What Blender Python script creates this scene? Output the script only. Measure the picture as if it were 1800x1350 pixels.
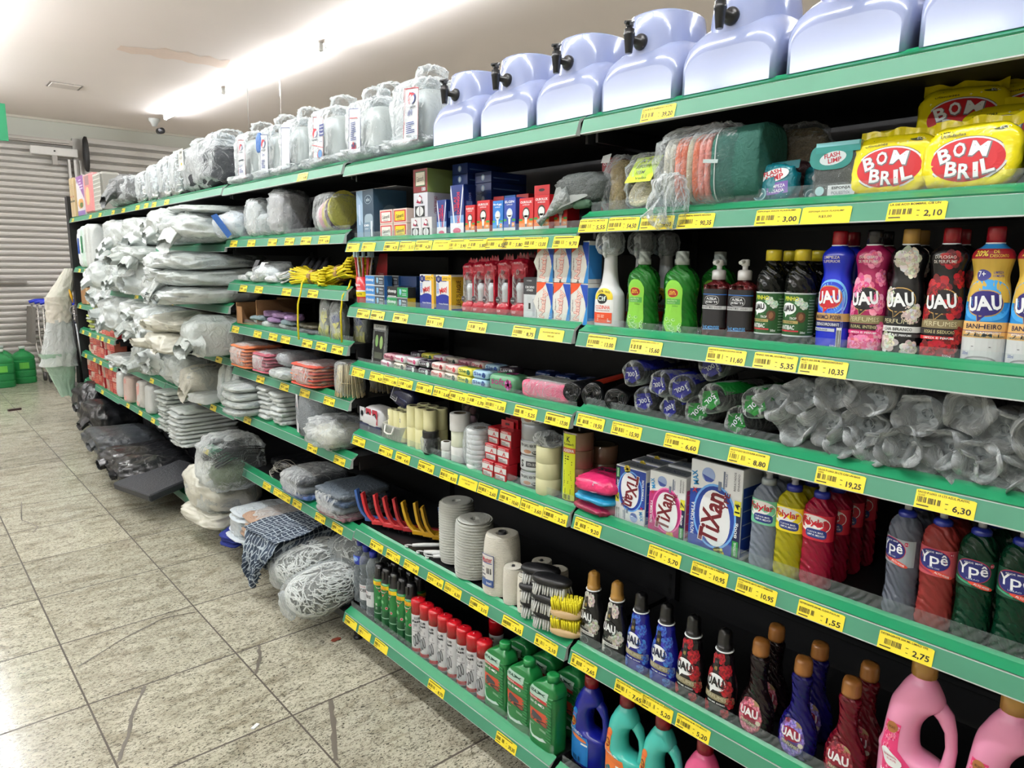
import bpy, math, random
from math import sin, cos, pi, radians, atan2, sqrt, hypot
from mathutils import Vector, Matrix, noise
for o in list(bpy.data.objects): bpy.data.objects.remove(o)
SC = bpy.context.scene
COL = SC.collection

# ---------------------------------------------------------------- camera, world, exposure
yaw, pitch, roll = radians(41.334), radians(9.512), radians(0.525)
F_ = Vector((sin(yaw)*cos(pitch), cos(yaw)*cos(pitch), -sin(pitch)))
R_ = Vector((cos(yaw), -sin(yaw), 0)); U_ = R_.cross(F_)
R2 = R_*cos(roll)+U_*sin(roll); U2 = U_*cos(roll)-R_*sin(roll)
cam = bpy.data.cameras.new('camera'); cam.sensor_width = 36; cam.lens = 1248.6/1800*36; cam.clip_start = .02; cam.clip_end = 60
camo = bpy.data.objects.new('camera', cam); COL.objects.link(camo)
camo.matrix_world = Matrix(((R2.x, U2.x, -F_.x, 0), (R2.y, U2.y, -F_.y, 0), (R2.z, U2.z, -F_.z, 1.6), (0, 0, 0, 1)))
SC.camera = camo
W = bpy.data.worlds.new('world'); SC.world = W; W.use_nodes = True
W.node_tree.nodes['Background'].inputs[0].default_value = (.9, .95, 1, 1)
W.node_tree.nodes['Background'].inputs[1].default_value = .05
SC.view_settings.view_transform = 'Standard'; SC.view_settings.look = 'None'; SC.view_settings.gamma = 1
SC.view_settings.use_curve_mapping = False
SC.view_settings.exposure = 0.22
SC.cycles.transparent_max_bounces = 24
CEIL = 3.53
TUBE_POWER = 90.0

# ---------------------------------------------------------------- materials
def lin(c):
    return tuple(((x/255)/12.92 if x/255 <= .04045 else ((x/255+.055)/1.055)**2.4) for x in c)
MATS = {}
def nt(name):
    m = bpy.data.materials.new(name); m.use_nodes = True
    n = m.node_tree; b = n.nodes['Principled BSDF']
    return m, n, b
def M(col, rough=.4, metal=0, var=.04, scale=25, bump=0, bscale=60, coat=0, spec=.5, name=None, trans=0, emit=0):
    key = (tuple(col), rough, metal, var, scale, bump, bscale, coat, spec, trans, emit)
    if key in MATS: return MATS[key]
    m, n, b = nt(name or 'paint_%d_%d_%d' % tuple(col))
    L = n.links; c = lin(col)
    tc = n.nodes.new('ShaderNodeTexCoord')
    nz = n.nodes.new('ShaderNodeTexNoise'); nz.inputs['Scale'].default_value = scale; nz.inputs['Detail'].default_value = 2
    L.new(tc.outputs['Object'], nz.inputs['Vector'])
    mx = n.nodes.new('ShaderNodeMix'); mx.data_type = 'RGBA'
    mx.inputs[6].default_value = tuple(x*(1-var) for x in c)+(1,); mx.inputs[7].default_value = tuple(min(1, x*(1+var)) for x in c)+(1,)
    L.new(nz.outputs['Fac'], mx.inputs[0]); L.new(mx.outputs[2], b.inputs['Base Color'])
    b.inputs['Roughness'].default_value = rough; b.inputs['Metallic'].default_value = metal
    b.inputs['Specular IOR Level'].default_value = spec; b.inputs['Coat Weight'].default_value = coat
    b.inputs['Coat Roughness'].default_value = .1
    b.inputs['Transmission Weight'].default_value = trans
    if emit:
        b.inputs['Emission Color'].default_value = c+(1,); b.inputs['Emission Strength'].default_value = emit
    if bump:
        n2 = n.nodes.new('ShaderNodeTexNoise'); n2.inputs['Scale'].default_value = bscale; n2.inputs['Detail'].default_value = 4
        n2.inputs['Distortion'].default_value = 1.2
        L.new(tc.outputs['Object'], n2.inputs['Vector'])
        bp = n.nodes.new('ShaderNodeBump'); bp.inputs['Strength'].default_value = bump; bp.inputs['Distance'].default_value = .01
        L.new(n2.outputs['Fac'], bp.inputs['Height']); L.new(bp.outputs['Normal'], b.inputs['Normal'])
    MATS[key] = m
    return m
def film(name, col=(235, 240, 240), lo=.12, hi=.75, rough=.16, scale=14, bump=.8, tint=(245, 248, 250), bdist=.02, dist=2.5):
    """thin crinkled plastic film: see-through where it faces us, milky on its folds"""
    key = ('film', name)
    if key in MATS: return MATS[key]
    m = bpy.data.materials.new(name); m.use_nodes = True; n = m.node_tree; L = n.links
    b = n.nodes['Principled BSDF']; out = n.nodes['Material Output']
    b.inputs['Base Color'].default_value = lin(col)+(1,); b.inputs['Roughness'].default_value = rough
    b.inputs['Specular IOR Level'].default_value = .8
    tc = n.nodes.new('ShaderNodeTexCoord')
    nz = n.nodes.new('ShaderNodeTexNoise'); nz.inputs['Scale'].default_value = scale; nz.inputs['Detail'].default_value = 5; nz.inputs['Distortion'].default_value = dist
    L.new(tc.outputs['Object'], nz.inputs['Vector'])
    bp = n.nodes.new('ShaderNodeBump'); bp.inputs['Strength'].default_value = bump; bp.inputs['Distance'].default_value = bdist
    L.new(nz.outputs['Fac'], bp.inputs['Height']); L.new(bp.outputs['Normal'], b.inputs['Normal'])
    lw = n.nodes.new('ShaderNodeLayerWeight'); lw.inputs['Blend'].default_value = .45
    L.new(bp.outputs['Normal'], lw.inputs['Normal'])
    rp = n.nodes.new('ShaderNodeMapRange'); rp.inputs[1].default_value = .35; rp.inputs[2].default_value = .8
    rp.inputs[3].default_value = lo; rp.inputs[4].default_value = hi
    ad = n.nodes.new('ShaderNodeMath'); ad.operation = 'MULTIPLY_ADD'; ad.inputs[1].default_value = .35
    L.new(nz.outputs['Fac'], ad.inputs[0]); L.new(lw.outputs['Facing'], ad.inputs[2]); L.new(ad.outputs[0], rp.inputs[0])
    tr = n.nodes.new('ShaderNodeBsdfTransparent'); tr.inputs[0].default_value = lin(tint)+(1,)
    mx = n.nodes.new('ShaderNodeMixShader')
    L.new(rp.outputs[0], mx.inputs[0]); L.new(tr.outputs[0], mx.inputs[1]); L.new(b.outputs[0], mx.inputs[2]); L.new(mx.outputs[0], out.inputs[0])
    MATS[key] = m
    return m
def clear(name, col, alpha=.35, rough=.08, tint=None, edge=.3):
    """smooth clear plastic or a coloured liquid behind it"""
    key = ('clear', name)
    if key in MATS: return MATS[key]
    m = bpy.data.materials.new(name); m.use_nodes = True; n = m.node_tree; L = n.links
    b = n.nodes['Principled BSDF']; out = n.nodes['Material Output']
    b.inputs['Base Color'].default_value = lin(col)+(1,); b.inputs['Roughness'].default_value = rough
    tc = n.nodes.new('ShaderNodeTexCoord'); wv = n.nodes.new('ShaderNodeTexWave'); wv.inputs['Scale'].default_value = 30; wv.inputs['Distortion'].default_value = 6
    wv.bands_direction = 'DIAGONAL'
    L.new(tc.outputs['Object'], wv.inputs['Vector'])
    bp = n.nodes.new('ShaderNodeBump'); bp.inputs['Strength'].default_value = .6; bp.inputs['Distance'].default_value = .004
    L.new(wv.outputs['Fac'], bp.inputs['Height']); L.new(bp.outputs['Normal'], b.inputs['Normal'])
    lw = n.nodes.new('ShaderNodeLayerWeight'); lw.inputs['Blend'].default_value = .35
    rp = n.nodes.new('ShaderNodeMapRange'); rp.inputs[3].default_value = alpha; rp.inputs[4].default_value = min(1, alpha+edge)
    L.new(lw.outputs['Facing'], rp.inputs[0])
    tr = n.nodes.new('ShaderNodeBsdfTransparent'); tr.inputs[0].default_value = lin(tint or col)+(1,)
    mx = n.nodes.new('ShaderNodeMixShader')
    L.new(rp.outputs[0], mx.inputs[0]); L.new(tr.outputs[0], mx.inputs[1]); L.new(b.outputs[0], mx.inputs[2]); L.new(mx.outputs[0], out.inputs[0])
    MATS[key] = m
    return m
WHITE = (238, 240, 240); BLACK = (14, 14, 16); YEL = (246, 222, 30); RED = (196, 26, 34); DRED = (130, 16, 24)
NAVY = (22, 30, 96); BLUE = (26, 80, 190); GREEN = (30, 130, 60); GOLD = (170, 120, 50)
def ink(col): return M(col, .45, var=.02)
def plast(col, r=.28, **k): return M(col, r, var=.03, coat=.2, **k)
fSHEL = M((20, 20, 22), .5, name='black_steel')
fGREEN = M((30, 136, 90), .34, var=.05, scale=6, coat=.15, name='green_rail')
fGREEN2 = M((62, 132, 102), .42, var=.06, scale=9, coat=0, name='green_strip')
fSILV = M((190, 196, 192), .3, name='clear_lip')
FENCE = clear('clear_fence', (235, 240, 240), .05, .04, (252, 254, 254), .08)
FILM = film('clear_bag_film', (244, 248, 248), .05, .62, .12, 16, .7)
FILMC = film('very_clear_film', (244, 248, 248), .03, .42, .1, 22, .5)
FILMW = film('milky_film', (230, 234, 232), .55, .95, .22, 10, .9)
FILMM = film('matte_roll_film', (222, 226, 226), .35, .9, .3, 12, .7, (226, 228, 228))
BAGW = M((204, 210, 208), .26, var=.05, scale=9, bump=1, bscale=16, coat=.35, name='white_bag')
BAGW2 = M((184, 191, 187), .24, var=.07, scale=7, bump=1, bscale=24, coat=.4, name='grey_white_bag')
BAGC = M((208, 206, 192), .3, var=.05, scale=9, bump=1, bscale=14, coat=.3, name='cream_bag')
BAGK = M((26, 27, 30), .28, var=.1, bump=1, bscale=14, coat=.3, name='black_bag')
BAGG = M((60, 64, 68), .35, var=.1, bump=.8, bscale=18, name='charcoal_bag')

# ---------------------------------------------------------------- mesh building
class MB:
    def __init__(s): s.v = []; s.f = []; s.mi = []; s.sm = []; s.ms = []
    def mat(s, m):
        if m not in s.ms: s.ms.append(m)
        return s.ms.index(m)
    def add(s, vs, fs, m, smooth=False):
        k = len(s.v); i = s.mat(m); s.v += [tuple(p) for p in vs]
        for f in fs: s.f.append(tuple(a+k for a in f)); s.mi.append(i); s.sm.append(smooth)
        return s
    def box(s, x0, x1, y0, y1, z0, z1, m, b=0):
        if b:
            pts = []
            for z, i in ((z0, b), (z0+b, 0), (z1-b, 0), (z1, b)):
                for (x, y) in ((x0+i+b*(i == 0), y0+i), (x1-i-b*(i == 0), y0+i), (x1-i, y0+i+b*(i == 0)), (x1-i, y1-i-b*(i == 0)), (x1-i-b*(i == 0), y1-i), (x0+i+b*(i == 0), y1-i), (x0+i, y1-i-b*(i == 0)), (x0+i, y0+i+b*(i == 0))):
                    pts.append((x, y, z))
            fs = [tuple(range(7, -1, -1)), tuple(range(24, 32))]
            for r in range(3):
                for j in range(8): fs.append((r*8+j, r*8+(j+1) % 8, r*8+8+(j+1) % 8, r*8+8+j))
            return s.add(pts, fs, m)
        return s.add([(x0, y0, z0), (x1, y0, z0), (x1, y1, z0), (x0, y1, z0), (x0, y0, z1), (x1, y0, z1), (x1, y1, z1), (x0, y1, z1)],
                     [(3, 2, 1, 0), (4, 5, 6, 7), (0, 1, 5, 4), (1, 2, 6, 5), (2, 3, 7, 6), (3, 0, 4, 7)], m)
    def grid(s, fn, nu, nv, m, cu=False, cv=False, smooth=True):
        vs = [fn(i/(nu if cu else nu-1), j/(nv if cv else nv-1)) for j in range(nv) for i in range(nu)]
        fs = []
        for j in range(nv if cv else nv-1):
            for i in range(nu if cu else nu-1):
                a = j*nu+i; b = j*nu+(i+1) % nu; c = ((j+1) % nv)*nu+(i+1) % nu; d = ((j+1) % nv)*nu+i
                fs.append((a, b, c, d))
        return s.add(vs, fs, m, smooth)
    def rings(s, rings, m, caps=(True, True), smooth=True):
        n = len(rings[0]); vs = [p for r in rings for p in r]; fs = []
        for j in range(len(rings)-1):
            for i in range(n): fs.append((j*n+i, j*n+(i+1) % n, (j+1)*n+(i+1) % n, (j+1)*n+i))
        k = len(s.v); s.add(vs, fs, m, smooth); i = s.mat(m)
        if caps[0]: s.f.append(tuple(k+a for a in range(n-1, -1, -1))); s.mi.append(i); s.sm.append(False)
        if caps[1]: s.f.append(tuple(k+(len(rings)-1)*n+a for a in range(n))); s.mi.append(i); s.sm.append(False)
        return s
    def lathe(s, prof, m, n=24, cx=0, cy=0, sy=1, caps=(True, True)):
        return s.rings([[(cx+r*cos(2*pi*i/n), cy+sy*r*sin(2*pi*i/n), z) for i in range(n)] for r, z in prof], m, caps)
    def tube(s, pts, r, m, n=8, caps=True):
        P = [Vector(p) for p in pts]; rs = r if isinstance(r, (list, tuple)) else [r]*len(P); R = []
        t0 = (P[1]-P[0]).normalized(); up = Vector((0, 0, 1)) if abs(t0.z) < .9 else Vector((1, 0, 0)); a = t0.cross(up).normalized()
        for i, p in enumerate(P):
            t = (P[min(i+1, len(P)-1)]-P[max(i-1, 0)]).normalized()
            a = (a-t*a.dot(t)).normalized(); b = t.cross(a)
            R.append([tuple(p+(a*cos(2*pi*k/n)+b*sin(2*pi*k/n))*rs[i]) for k in range(n)])
        return s.rings(R, m, (caps, caps))
    def build(s, name, parent=None, loc=(0, 0, 0), rot=None):
        me = bpy.data.meshes.new(name); me.from_pydata(s.v, [], s.f)
        for m in s.ms: me.materials.append(m)
        me.polygons.foreach_set('material_index', s.mi); me.polygons.foreach_set('use_smooth', s.sm); me.update()
        o = bpy.data.objects.new(name, me); COL.objects.link(o); o.location = loc
        if rot: o.rotation_euler = rot
        if parent: o.parent = parent
        return o
ORD = ['first', 'second', 'third', 'fourth', 'fifth', 'sixth', 'seventh', 'eighth', 'ninth', 'tenth', 'eleventh', 'twelfth', 'thirteenth', 'fourteenth', 'fifteenth', 'sixteenth', 'seventeenth', 'eighteenth', 'nineteenth', 'twentieth']
def tag(o, label, cat, group=None, kind=None):
    if label: o['label'] = label
    if cat: o['category'] = cat
    if group: o['group'] = group
    if kind: o['kind'] = kind
    return o
def root(name, label=None, cat=None, group=None):
    o = bpy.data.objects.new(name, None); o.empty_display_size = .03; COL.objects.link(o)
    return tag(o, label, cat, group)
def put(o, X, Y, Z, r=0, tx=0, ty=0, sc=None):
    """stand a thing (front = its own -y) on a shelf so that it faces the aisle"""
    o.location = (X, Y, Z); o.rotation_euler = (tx, ty, -pi/2+r)
    if sc: o.scale = sc if isinstance(sc, tuple) else (sc,)*3
    return o
def dup(r, label=None, group=None):
    n = r.copy(); COL.objects.link(n)
    for ch in list(r.children):
        c = ch.copy(); COL.objects.link(c); c.parent = n
        for g in list(ch.children):
            d = g.copy(); COL.objects.link(d); d.parent = c
    if label: n['label'] = label
    if group: n['group'] = group
    return n

# ---------------------------------------------------------------- writing and flat marks
TX = {}
def textmesh(s, bold=0):
    k = (s, bold)
    if k in TX: return TX[k]
    cu = bpy.data.curves.new('t', 'FONT'); cu.body = s; cu.size = 1; cu.resolution_u = 2; cu.offset = bold*.45; cu.align_x = 'CENTER'
    ob = bpy.data.objects.new('t', cu)
    me = bpy.data.meshes.new_from_object(ob)
    vs = [tuple(v.co) for v in me.vertices]; fs = [tuple(p.vertices) for p in me.polygons]
    bpy.data.objects.remove(ob); bpy.data.meshes.remove(me); bpy.data.curves.remove(cu)
    if vs:
        x0 = min(v[0] for v in vs); x1 = max(v[0] for v in vs); y0 = min(v[1] for v in vs); y1 = max(v[1] for v in vs)
        vs = [((v[0]-(x0+x1)/2)/max(x1-x0, 1e-6), (v[1]-(y0+y1)/2)/max(y1-y0, 1e-6)) for v in vs]
    TX[k] = (vs, fs)
    return TX[k]
class Decal:
    """flat marks laid over a surface; mp(s,t,d) gives the 3-D point at (s,t) and d off the surface"""
    def __init__(s, mp, mb=None): s.mp = mp; s.mb = mb or MB()
    def shape(s, pts, fs, m, d): s.mb.add([s.mp(a, b, d) for a, b in pts], fs, m); return s
    def rect(s, a0, a1, b0, b1, col, d=.0006, n=1, nb=1, rot=0):
        m = col if not isinstance(col, tuple) else ink(col); ca, cb = (a0+a1)/2, (b0+b1)/2
        pts = []
        for j in range(nb+1):
            for i in range(n+1):
                x = (a1-a0)*(i/n-.5); y = (b1-b0)*(j/nb-.5)
                pts.append((ca+x*cos(rot)-y*sin(rot), cb+x*sin(rot)+y*cos(rot)))
        fs = [(j*(n+1)+i, j*(n+1)+i+1, (j+1)*(n+1)+i+1, (j+1)*(n+1)+i) for j in range(nb) for i in range(n)]
        return s.shape(pts, fs, m, d)
    def ell(s, ca, cb, ra, rb, col, d=.0009, n=20, rings=2, rot=0, ex=1, j=0, seed=0):
        m = col if not isinstance(col, tuple) else ink(col); pts = [(ca, cb)]; rnd = random.Random(seed)
        for r in range(1, rings+1):
            for i in range(n):
                t = 2*pi*i/n; q = r/rings*(1+j*rnd.uniform(-1, 1))
                x = ra*q*math.copysign(abs(cos(t))**ex, cos(t)); y = rb*q*math.copysign(abs(sin(t))**ex, sin(t))
                pts.append((ca+x*cos(rot)-y*sin(rot), cb+x*sin(rot)+y*cos(rot)))
        fs = [(0, 1+i, 1+(i+1) % n) for i in range(n)]
        for r in range(rings-1):
            for i in range(n): fs.append((1+r*n+i, 1+(r+1)*n+i, 1+(r+1)*n+(i+1) % n, 1+r*n+(i+1) % n))
        return s.shape(pts, fs, m, d)
    def poly(s, pts, col, d=.0007):
        return s.shape(pts, [tuple(range(len(pts)))], col if not isinstance(col, tuple) else ink(col), d)
    def text(s, t, ca, cb, w, h, col, d=.0013, rot=0, bold=.02):
        vs, fs = textmesh(t, bold); m = col if not isinstance(col, tuple) else ink(col)
        pts = [(ca+x*w*cos(rot)-y*h*sin(rot), cb+x*w*sin(rot)+y*h*cos(rot)) for x, y in vs]
        if pts: s.shape(pts, fs, m, d)
        return s
    def bars(s, a0, a1, b0, b1, col=BLACK, d=.0011, n=16, seed=1):
        rnd = random.Random(seed); w = (a1-a0)/n
        for i in range(n):
            if rnd.random() < .8: s.rect(a0+i*w, a0+(i+rnd.uniform(.3, .75))*w, b0, b1, col, d)
        return s
    def lines(s, a0, a1, b0, b1, k, col, d=.0011, seed=2, th=.45):
        rnd = random.Random(seed); h = (b1-b0)/k
        for i in range(k):
            s.rect(a0, a0+(a1-a0)*rnd.uniform(.55, 1), b0+h*i, b0+h*(i+th), col, d)
        return s
    def build(s, name='label', parent=None): return s.mb.build(name, parent)
def front(y, tilt=0, z0=0): return lambda a, b, d: (a, y-d+tilt*(b-z0), b)
def side(x, sgn=1): return lambda a, b, d: (x+sgn*d, a*sgn, b)
def topf(z): return lambda a, b, d: (a, b, z+d)

# ---------------------------------------------------------------- lofted bottles
def cr(p, t):
    """smooth interpolation of rows p at parameter t"""
    n = len(p)-1; i = min(int(t), n-1); u = t-i
    a, b, c, d = p[max(i-1, 0)], p[i], p[i+1], p[min(i+2, n)]
    out = []
    for k in range(len(b)):
        m0 = (c[k]-a[k])/2; m1 = (d[k]-b[k])/2
        if (b[k]-a[k])*(c[k]-b[k]) <= 0: m0 = 0
        if (c[k]-b[k])*(d[k]-c[k]) <= 0: m1 = 0
        out.append((2*u**3-3*u*u+1)*b[k]+(u**3-2*u*u+u)*m0+(-2*u**3+3*u*u)*c[k]+(u**3-u*u)*m1)
    return out
class Bottle:
    """rows: (z, rx, ry[, cx, cy]); ex = superellipse power"""
    def __init__(s, rows, ex=1.0, k=4, n=28, twist=0, rib=None):
        rows = [tuple(r)+(0,)*(5-len(r)) for r in rows]; s.ex = ex
        s.r = [cr(rows, i/k) for i in range((len(rows)-1)*k+1)]; s.n = n; s.rib = rib; s.twist = twist
    def pt(s, row, th):
        z, rx, ry, cx, cy = row; x = sin(th); y = -cos(th); f = 1
        if s.rib: f = s.rib(z, th)
        return (cx+f*rx*math.copysign(abs(x)**s.ex, x), cy+f*ry*math.copysign(abs(y)**s.ex, y), z)
    def mesh(s, mb, m):
        R = [[s.pt(r, 2*pi*i/s.n) for i in range(s.n)] for r in s.r]
        return mb.rings(R, m)
    def at(s, z):
        rr = s.r
        if z <= rr[0][0]: return rr[0]
        for a, b in zip(rr, rr[1:]):
            if a[0] <= z <= b[0]:
                u = (z-a[0])/max(b[0]-a[0], 1e-9); return [p+(q-p)*u for p, q in zip(a, b)]
        return rr[-1]
    def map(s, ref, th0=0):
        def mp(a, b, d):
            row = s.at(b); r = [row[0], row[1]+d+.0004, row[2]+d+.0004, row[3], row[4]]
            p = s.pt(r, th0+a/ref); return (p[0], p[1], b)
        return mp

# ---------------------------------------------------------------- soft things
def nz(x, y, z, o=3):
    v = 0; a = 1
    for i in range(o):
        v += a*(1-2*abs(noise.noise(Vector((x, y, z))))); a *= .5; x *= 2.1; y *= 2.1; z *= 2.1
    return v*.5
def lump(mb, w, d, h, m, seed=0, amp=.1, fr=9, ex=.6, ez=.7, nu=36, nv=20, c=(0, 0, 0), flat=True, sag=0, stretch=(1, 1, 1), oct=3):
    """rounded soft parcel w x d x h resting on z=c[2]; amp = how crumpled, fr = fold frequency"""
    sd = seed*7.31
    def fn(u, v):
        th = 2*pi*u; ph = pi*(v-.5); cz = cos(ph); sz = sin(ph)
        q = lambda a, e: math.copysign(abs(a)**e, a)
        x = q(cos(th), ex)*q(cz, ez); y = q(sin(th), ex)*q(cz, ez); z = q(sz, ez)
        k = nz(x*w*fr*stretch[0]+sd, y*d*fr*stretch[1], z*h*fr*stretch[2]*1.5+sd, oct)
        f = 1+amp*(k-.3)*2
        Z = z*h/2*(1+amp*(k-.3)*1.2)+h/2
        if flat: Z = max(Z, .001+.0*u)
        return (c[0]+x*w/2*f, c[1]+y*d/2*f, c[2]+Z-sag*(abs(x)**2)*h)
    mb.grid(fn, nu, nv, m, cu=True)
    return mb
def sheetfrill(mb, c, r, h, m, seed=0, n=26, dirv=(0, 0, 1), folds=7, flare=1.6):
    """gathered mouth of a bag: flaring folded collar"""
    D = Vector(dirv).normalized(); A = D.orthogonal().normalized(); B = D.cross(A); rnd = random.Random(seed); ph = rnd.uniform(0, 6)
    C = Vector(c)
    def fn(u, v):
        t = 2*pi*u; rr = r*(.35+flare*v**1.3)*(1+.35*v*sin(folds*t+ph)+.2*v*sin(2.3*folds*t))
        p = C+A*rr*cos(t)+B*rr*sin(t)*.7+D*h*v*(1+.25*sin(3*t+ph))
        return tuple(p)
    mb.grid(fn, n, 6, m, cu=True)
    return mb
# ================================================================ the room
def floor_mat():
    m, n, b = nt('granite_floor'); L = n.links; N = n.nodes
    tc = N.new('ShaderNodeTexCoord')
    def math_(op, a, bb=None, c=None):
        x = N.new('ShaderNodeMath'); x.operation = op
        for i, q in enumerate((a, bb, c)):
            if q is None: continue
            if isinstance(q, (int, float)): x.inputs[i].default_value = q
            else: L.new(q, x.inputs[i])
        return x.outputs[0]
    sx = N.new('ShaderNodeSeparateXYZ'); L.new(tc.outputs['Object'], sx.inputs[0])
    ux = math_('DIVIDE', math_('SUBTRACT', sx.outputs[0], .407), .538); uy = math_('DIVIDE', math_('SUBTRACT', sx.outputs[1], 2.25), .545)
    def edge(u, w):
        f = math_('FRACT', u); f = math_('MINIMUM', f, math_('SUBTRACT', 1.0, f)); return math_('LESS_THAN', f, w)
    g = math_('MAXIMUM', edge(ux, .0062), edge(uy, .0078))
    # one shade and grain direction per slab
    cb = N.new('ShaderNodeCombineXYZ'); L.new(math_('FLOOR', ux), cb.inputs[0]); L.new(math_('FLOOR', uy), cb.inputs[1])
    wn = N.new('ShaderNodeTexWhiteNoise'); wn.noise_dimensions = '3D'; L.new(cb.outputs[0], wn.inputs['Vector'])
    sc = N.new('ShaderNodeVectorMath'); sc.operation = 'SCALE'; L.new(wn.outputs['Color'], sc.inputs[0]); sc.inputs['Scale'].default_value = 40
    ad = N.new('ShaderNodeVectorMath'); L.new(tc.outputs['Object'], ad.inputs[0]); L.new(sc.outputs[0], ad.inputs[1])
    mp = N.new('ShaderNodeMapping'); mp.inputs['Scale'].default_value = (1, 1.9, 1); mp.inputs['Rotation'].default_value = (0, 0, .25); L.new(ad.outputs[0], mp.inputs[0])
    def noise_(s, d, dist=0, src=mp):
        x = N.new('ShaderNodeTexNoise'); x.inputs['Scale'].default_value = s; x.inputs['Detail'].default_value = d; x.inputs['Distortion'].default_value = dist
        x.inputs['Roughness'].default_value = .62
        L.new(src.outputs[0], x.inputs['Vector']); return x.outputs['Fac']
    def ramp(f, *st):
        r = N.new('ShaderNodeValToRGB'); L.new(f, r.inputs[0]); e = r.color_ramp.elements
        e[0].position, e[0].color = st[0][0], lin(st[0][1])+(1,); e[1].position, e[1].color = st[-1][0], lin(st[-1][1])+(1,)
        for p, c in st[1:-1]: q = e.new(p); q.color = lin(c)+(1,)
        return r.outputs[0]
    def mix(f, a, c, bl='MIX'):
        x = N.new('ShaderNodeMix'); x.data_type = 'RGBA'; x.blend_type = bl
        for i, q in ((0, f), (6, a), (7, c)):
            if isinstance(q, tuple): x.inputs[i].default_value = q
            elif isinstance(q, float): x.inputs[i].default_value = q
            else: L.new(q, x.inputs[i])
        return x.outputs[2]
    base = ramp(noise_(9, 6, .6), (.3, (180, 177, 162)), (.5, (206, 203, 188)), (.72, (220, 219, 206)))
    grit = ramp(noise_(70, 4, .4), (.38, (120, 114, 100)), (.47, (235, 232, 220)), (1, (255, 255, 250)))
    c = mix(.75, base, grit, 'MULTIPLY')
    spk = ramp(noise_(105, 2, 1.0), (.36, (44, 42, 38)), (.43, (255, 255, 255)))
    c = mix(.95, c, spk, 'MULTIPLY')
    blo = ramp(noise_(3.2, 5, 1.5), (.34, (168, 160, 146)), (.5, (255, 255, 255)))
    c = mix(.55, c, blo, 'MULTIPLY')
    tv = N.new('ShaderNodeHueSaturation'); L.new(c, tv.inputs['Color']); L.new(math_('MULTIPLY_ADD', wn.outputs['Value'], .22, .88), tv.inputs['Value']); tint = tv.outputs[0]
    c = mix(g, tint, lin((74, 68, 58))+(1,))
    L.new(c, b.inputs['Base Color'])
    r = N.new('ShaderNodeMapRange'); r.inputs[3].default_value = .10; r.inputs[4].default_value = .24; L.new(noise_(14, 4), r.inputs[0])
    rr = math_('MAXIMUM', r.outputs[0], math_('MULTIPLY', g, .6)); L.new(rr, b.inputs['Roughness'])
    bp = N.new('ShaderNodeBump'); bp.inputs['Strength'].default_value = .25; bp.inputs['Distance'].default_value = .002; bp.invert = True
    L.new(g, bp.inputs['Height']); L.new(bp.outputs[0], b.inputs['Normal'])
    return m
def struct(mb, name): return tag(mb.build(name), None, None, kind='structure')
fl = struct(MB().box(-7, 8, -5, 12.0, -.1, 0, floor_mat()), 'floor')
# filled cracks in the slabs
crk = ink((104, 98, 88)); dc = Decal(lambda a, b, d: (a, b, d))
def crack(pts, w):
    rnd = random.Random(len(pts)+int(pts[0][0]*100)); Pp = []
    for (a, b), (c_, d_) in zip(pts, pts[1:]):
        for i in range(6): Pp.append((a+(c_-a)*i/6, b+(d_-b)*i/6))
    Pp.append(pts[-1]); Lf = []; Rt = []
    for i, p in enumerate(Pp):
        q = Pp[min(i+1, len(Pp)-1)]; o = Pp[max(i-1, 0)]; dx, dy = q[0]-o[0], q[1]-o[1]; l = hypot(dx, dy); ww = w*rnd.uniform(.6, 1.3); j = w*rnd.uniform(-.4, .4)
        Lf.append((p[0]-dy/l*(ww+j), p[1]+dx/l*(ww+j))); Rt.append((p[0]+dy/l*(ww-j), p[1]-dx/l*(ww-j)))
    n_ = len(Pp); dc.shape(Lf+Rt, [(i, i+1, n_+i+1, n_+i) for i in range(n_-1)], crk, .0012)
crack([(.597, 2.785), (.51, 2.62), (.47, 2.5), (.415, 2.39)], .006)
crack([(1.038, 2.786), (1.0, 2.68), (.948, 2.59)], .007)
crack([(1.09, 2.245), (1.03, 2.1), (.95, 1.935)], .009)
crack([(.95, 4.43), (1.1, 4.5), (1.3, 4.62)], .003); crack([(.55, 5.6), (.5, 5.2), (.56, 5.0), (.52, 4.9)], .003)
crack([(.43, 3.1), (.62, 3.22), (.8, 3.3), (.93, 3.27)], .004); crack([(1.2, 3.3), (1.26, 3.15), (1.38, 3.05)], .002); crack([(.96, 3.9), (1.2, 3.93), (1.42, 3.83)], .002)
ck = dc.build('crack_filler'); ck.parent = fl
tag(MB().box(0, .03, 0, .014, 0, .004, M(WHITE, .6)).build('paper_scrap', loc=(.81, 2.26, .0005), rot=(0, 0, .5)), 'tiny white scrap of paper lying on the stone floor', 'paper')
tag(lump(MB(), .035, .02, .008, M((140, 62, 40), .6), 3, .3, 60).build('dry_leaf', loc=(1.31, 2.62, 0)), 'small brown leaf fragment on the floor by the shelf foot', 'leaf')
ceilm = M((248, 236, 230), .85, var=.03, scale=1.2, name='ceiling_paint')
cl_ = struct(MB().box(-7, 8, -5, 12.0, CEIL, CEIL+.1, ceilm), 'ceiling')
pt = Decal(lambda a, b, d: (a, b, CEIL-d)); rnd = random.Random(4)
up_ = [(1.84+.9*i/14, 7.46+.05*sin(i*2.1)+.02*i/14+.26*max(0, 1-i/5)) for i in range(15)]; dn = [(2.82-.98*i/14, 7.60+.04*sin(i*1.7)+.10*(i/14)) for i in range(15)]
dn = [(x, max(y, 7.62)) for x, y in dn]; up_ = [(x, min(y-.22*(x-1.8)*.2-.12, 7.5)) for x, y in up_]
pt.poly(up_+dn, M((244, 222, 208), .9), .002)
pm = pt.build('ceiling_patch'); pm.parent = cl_
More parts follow.
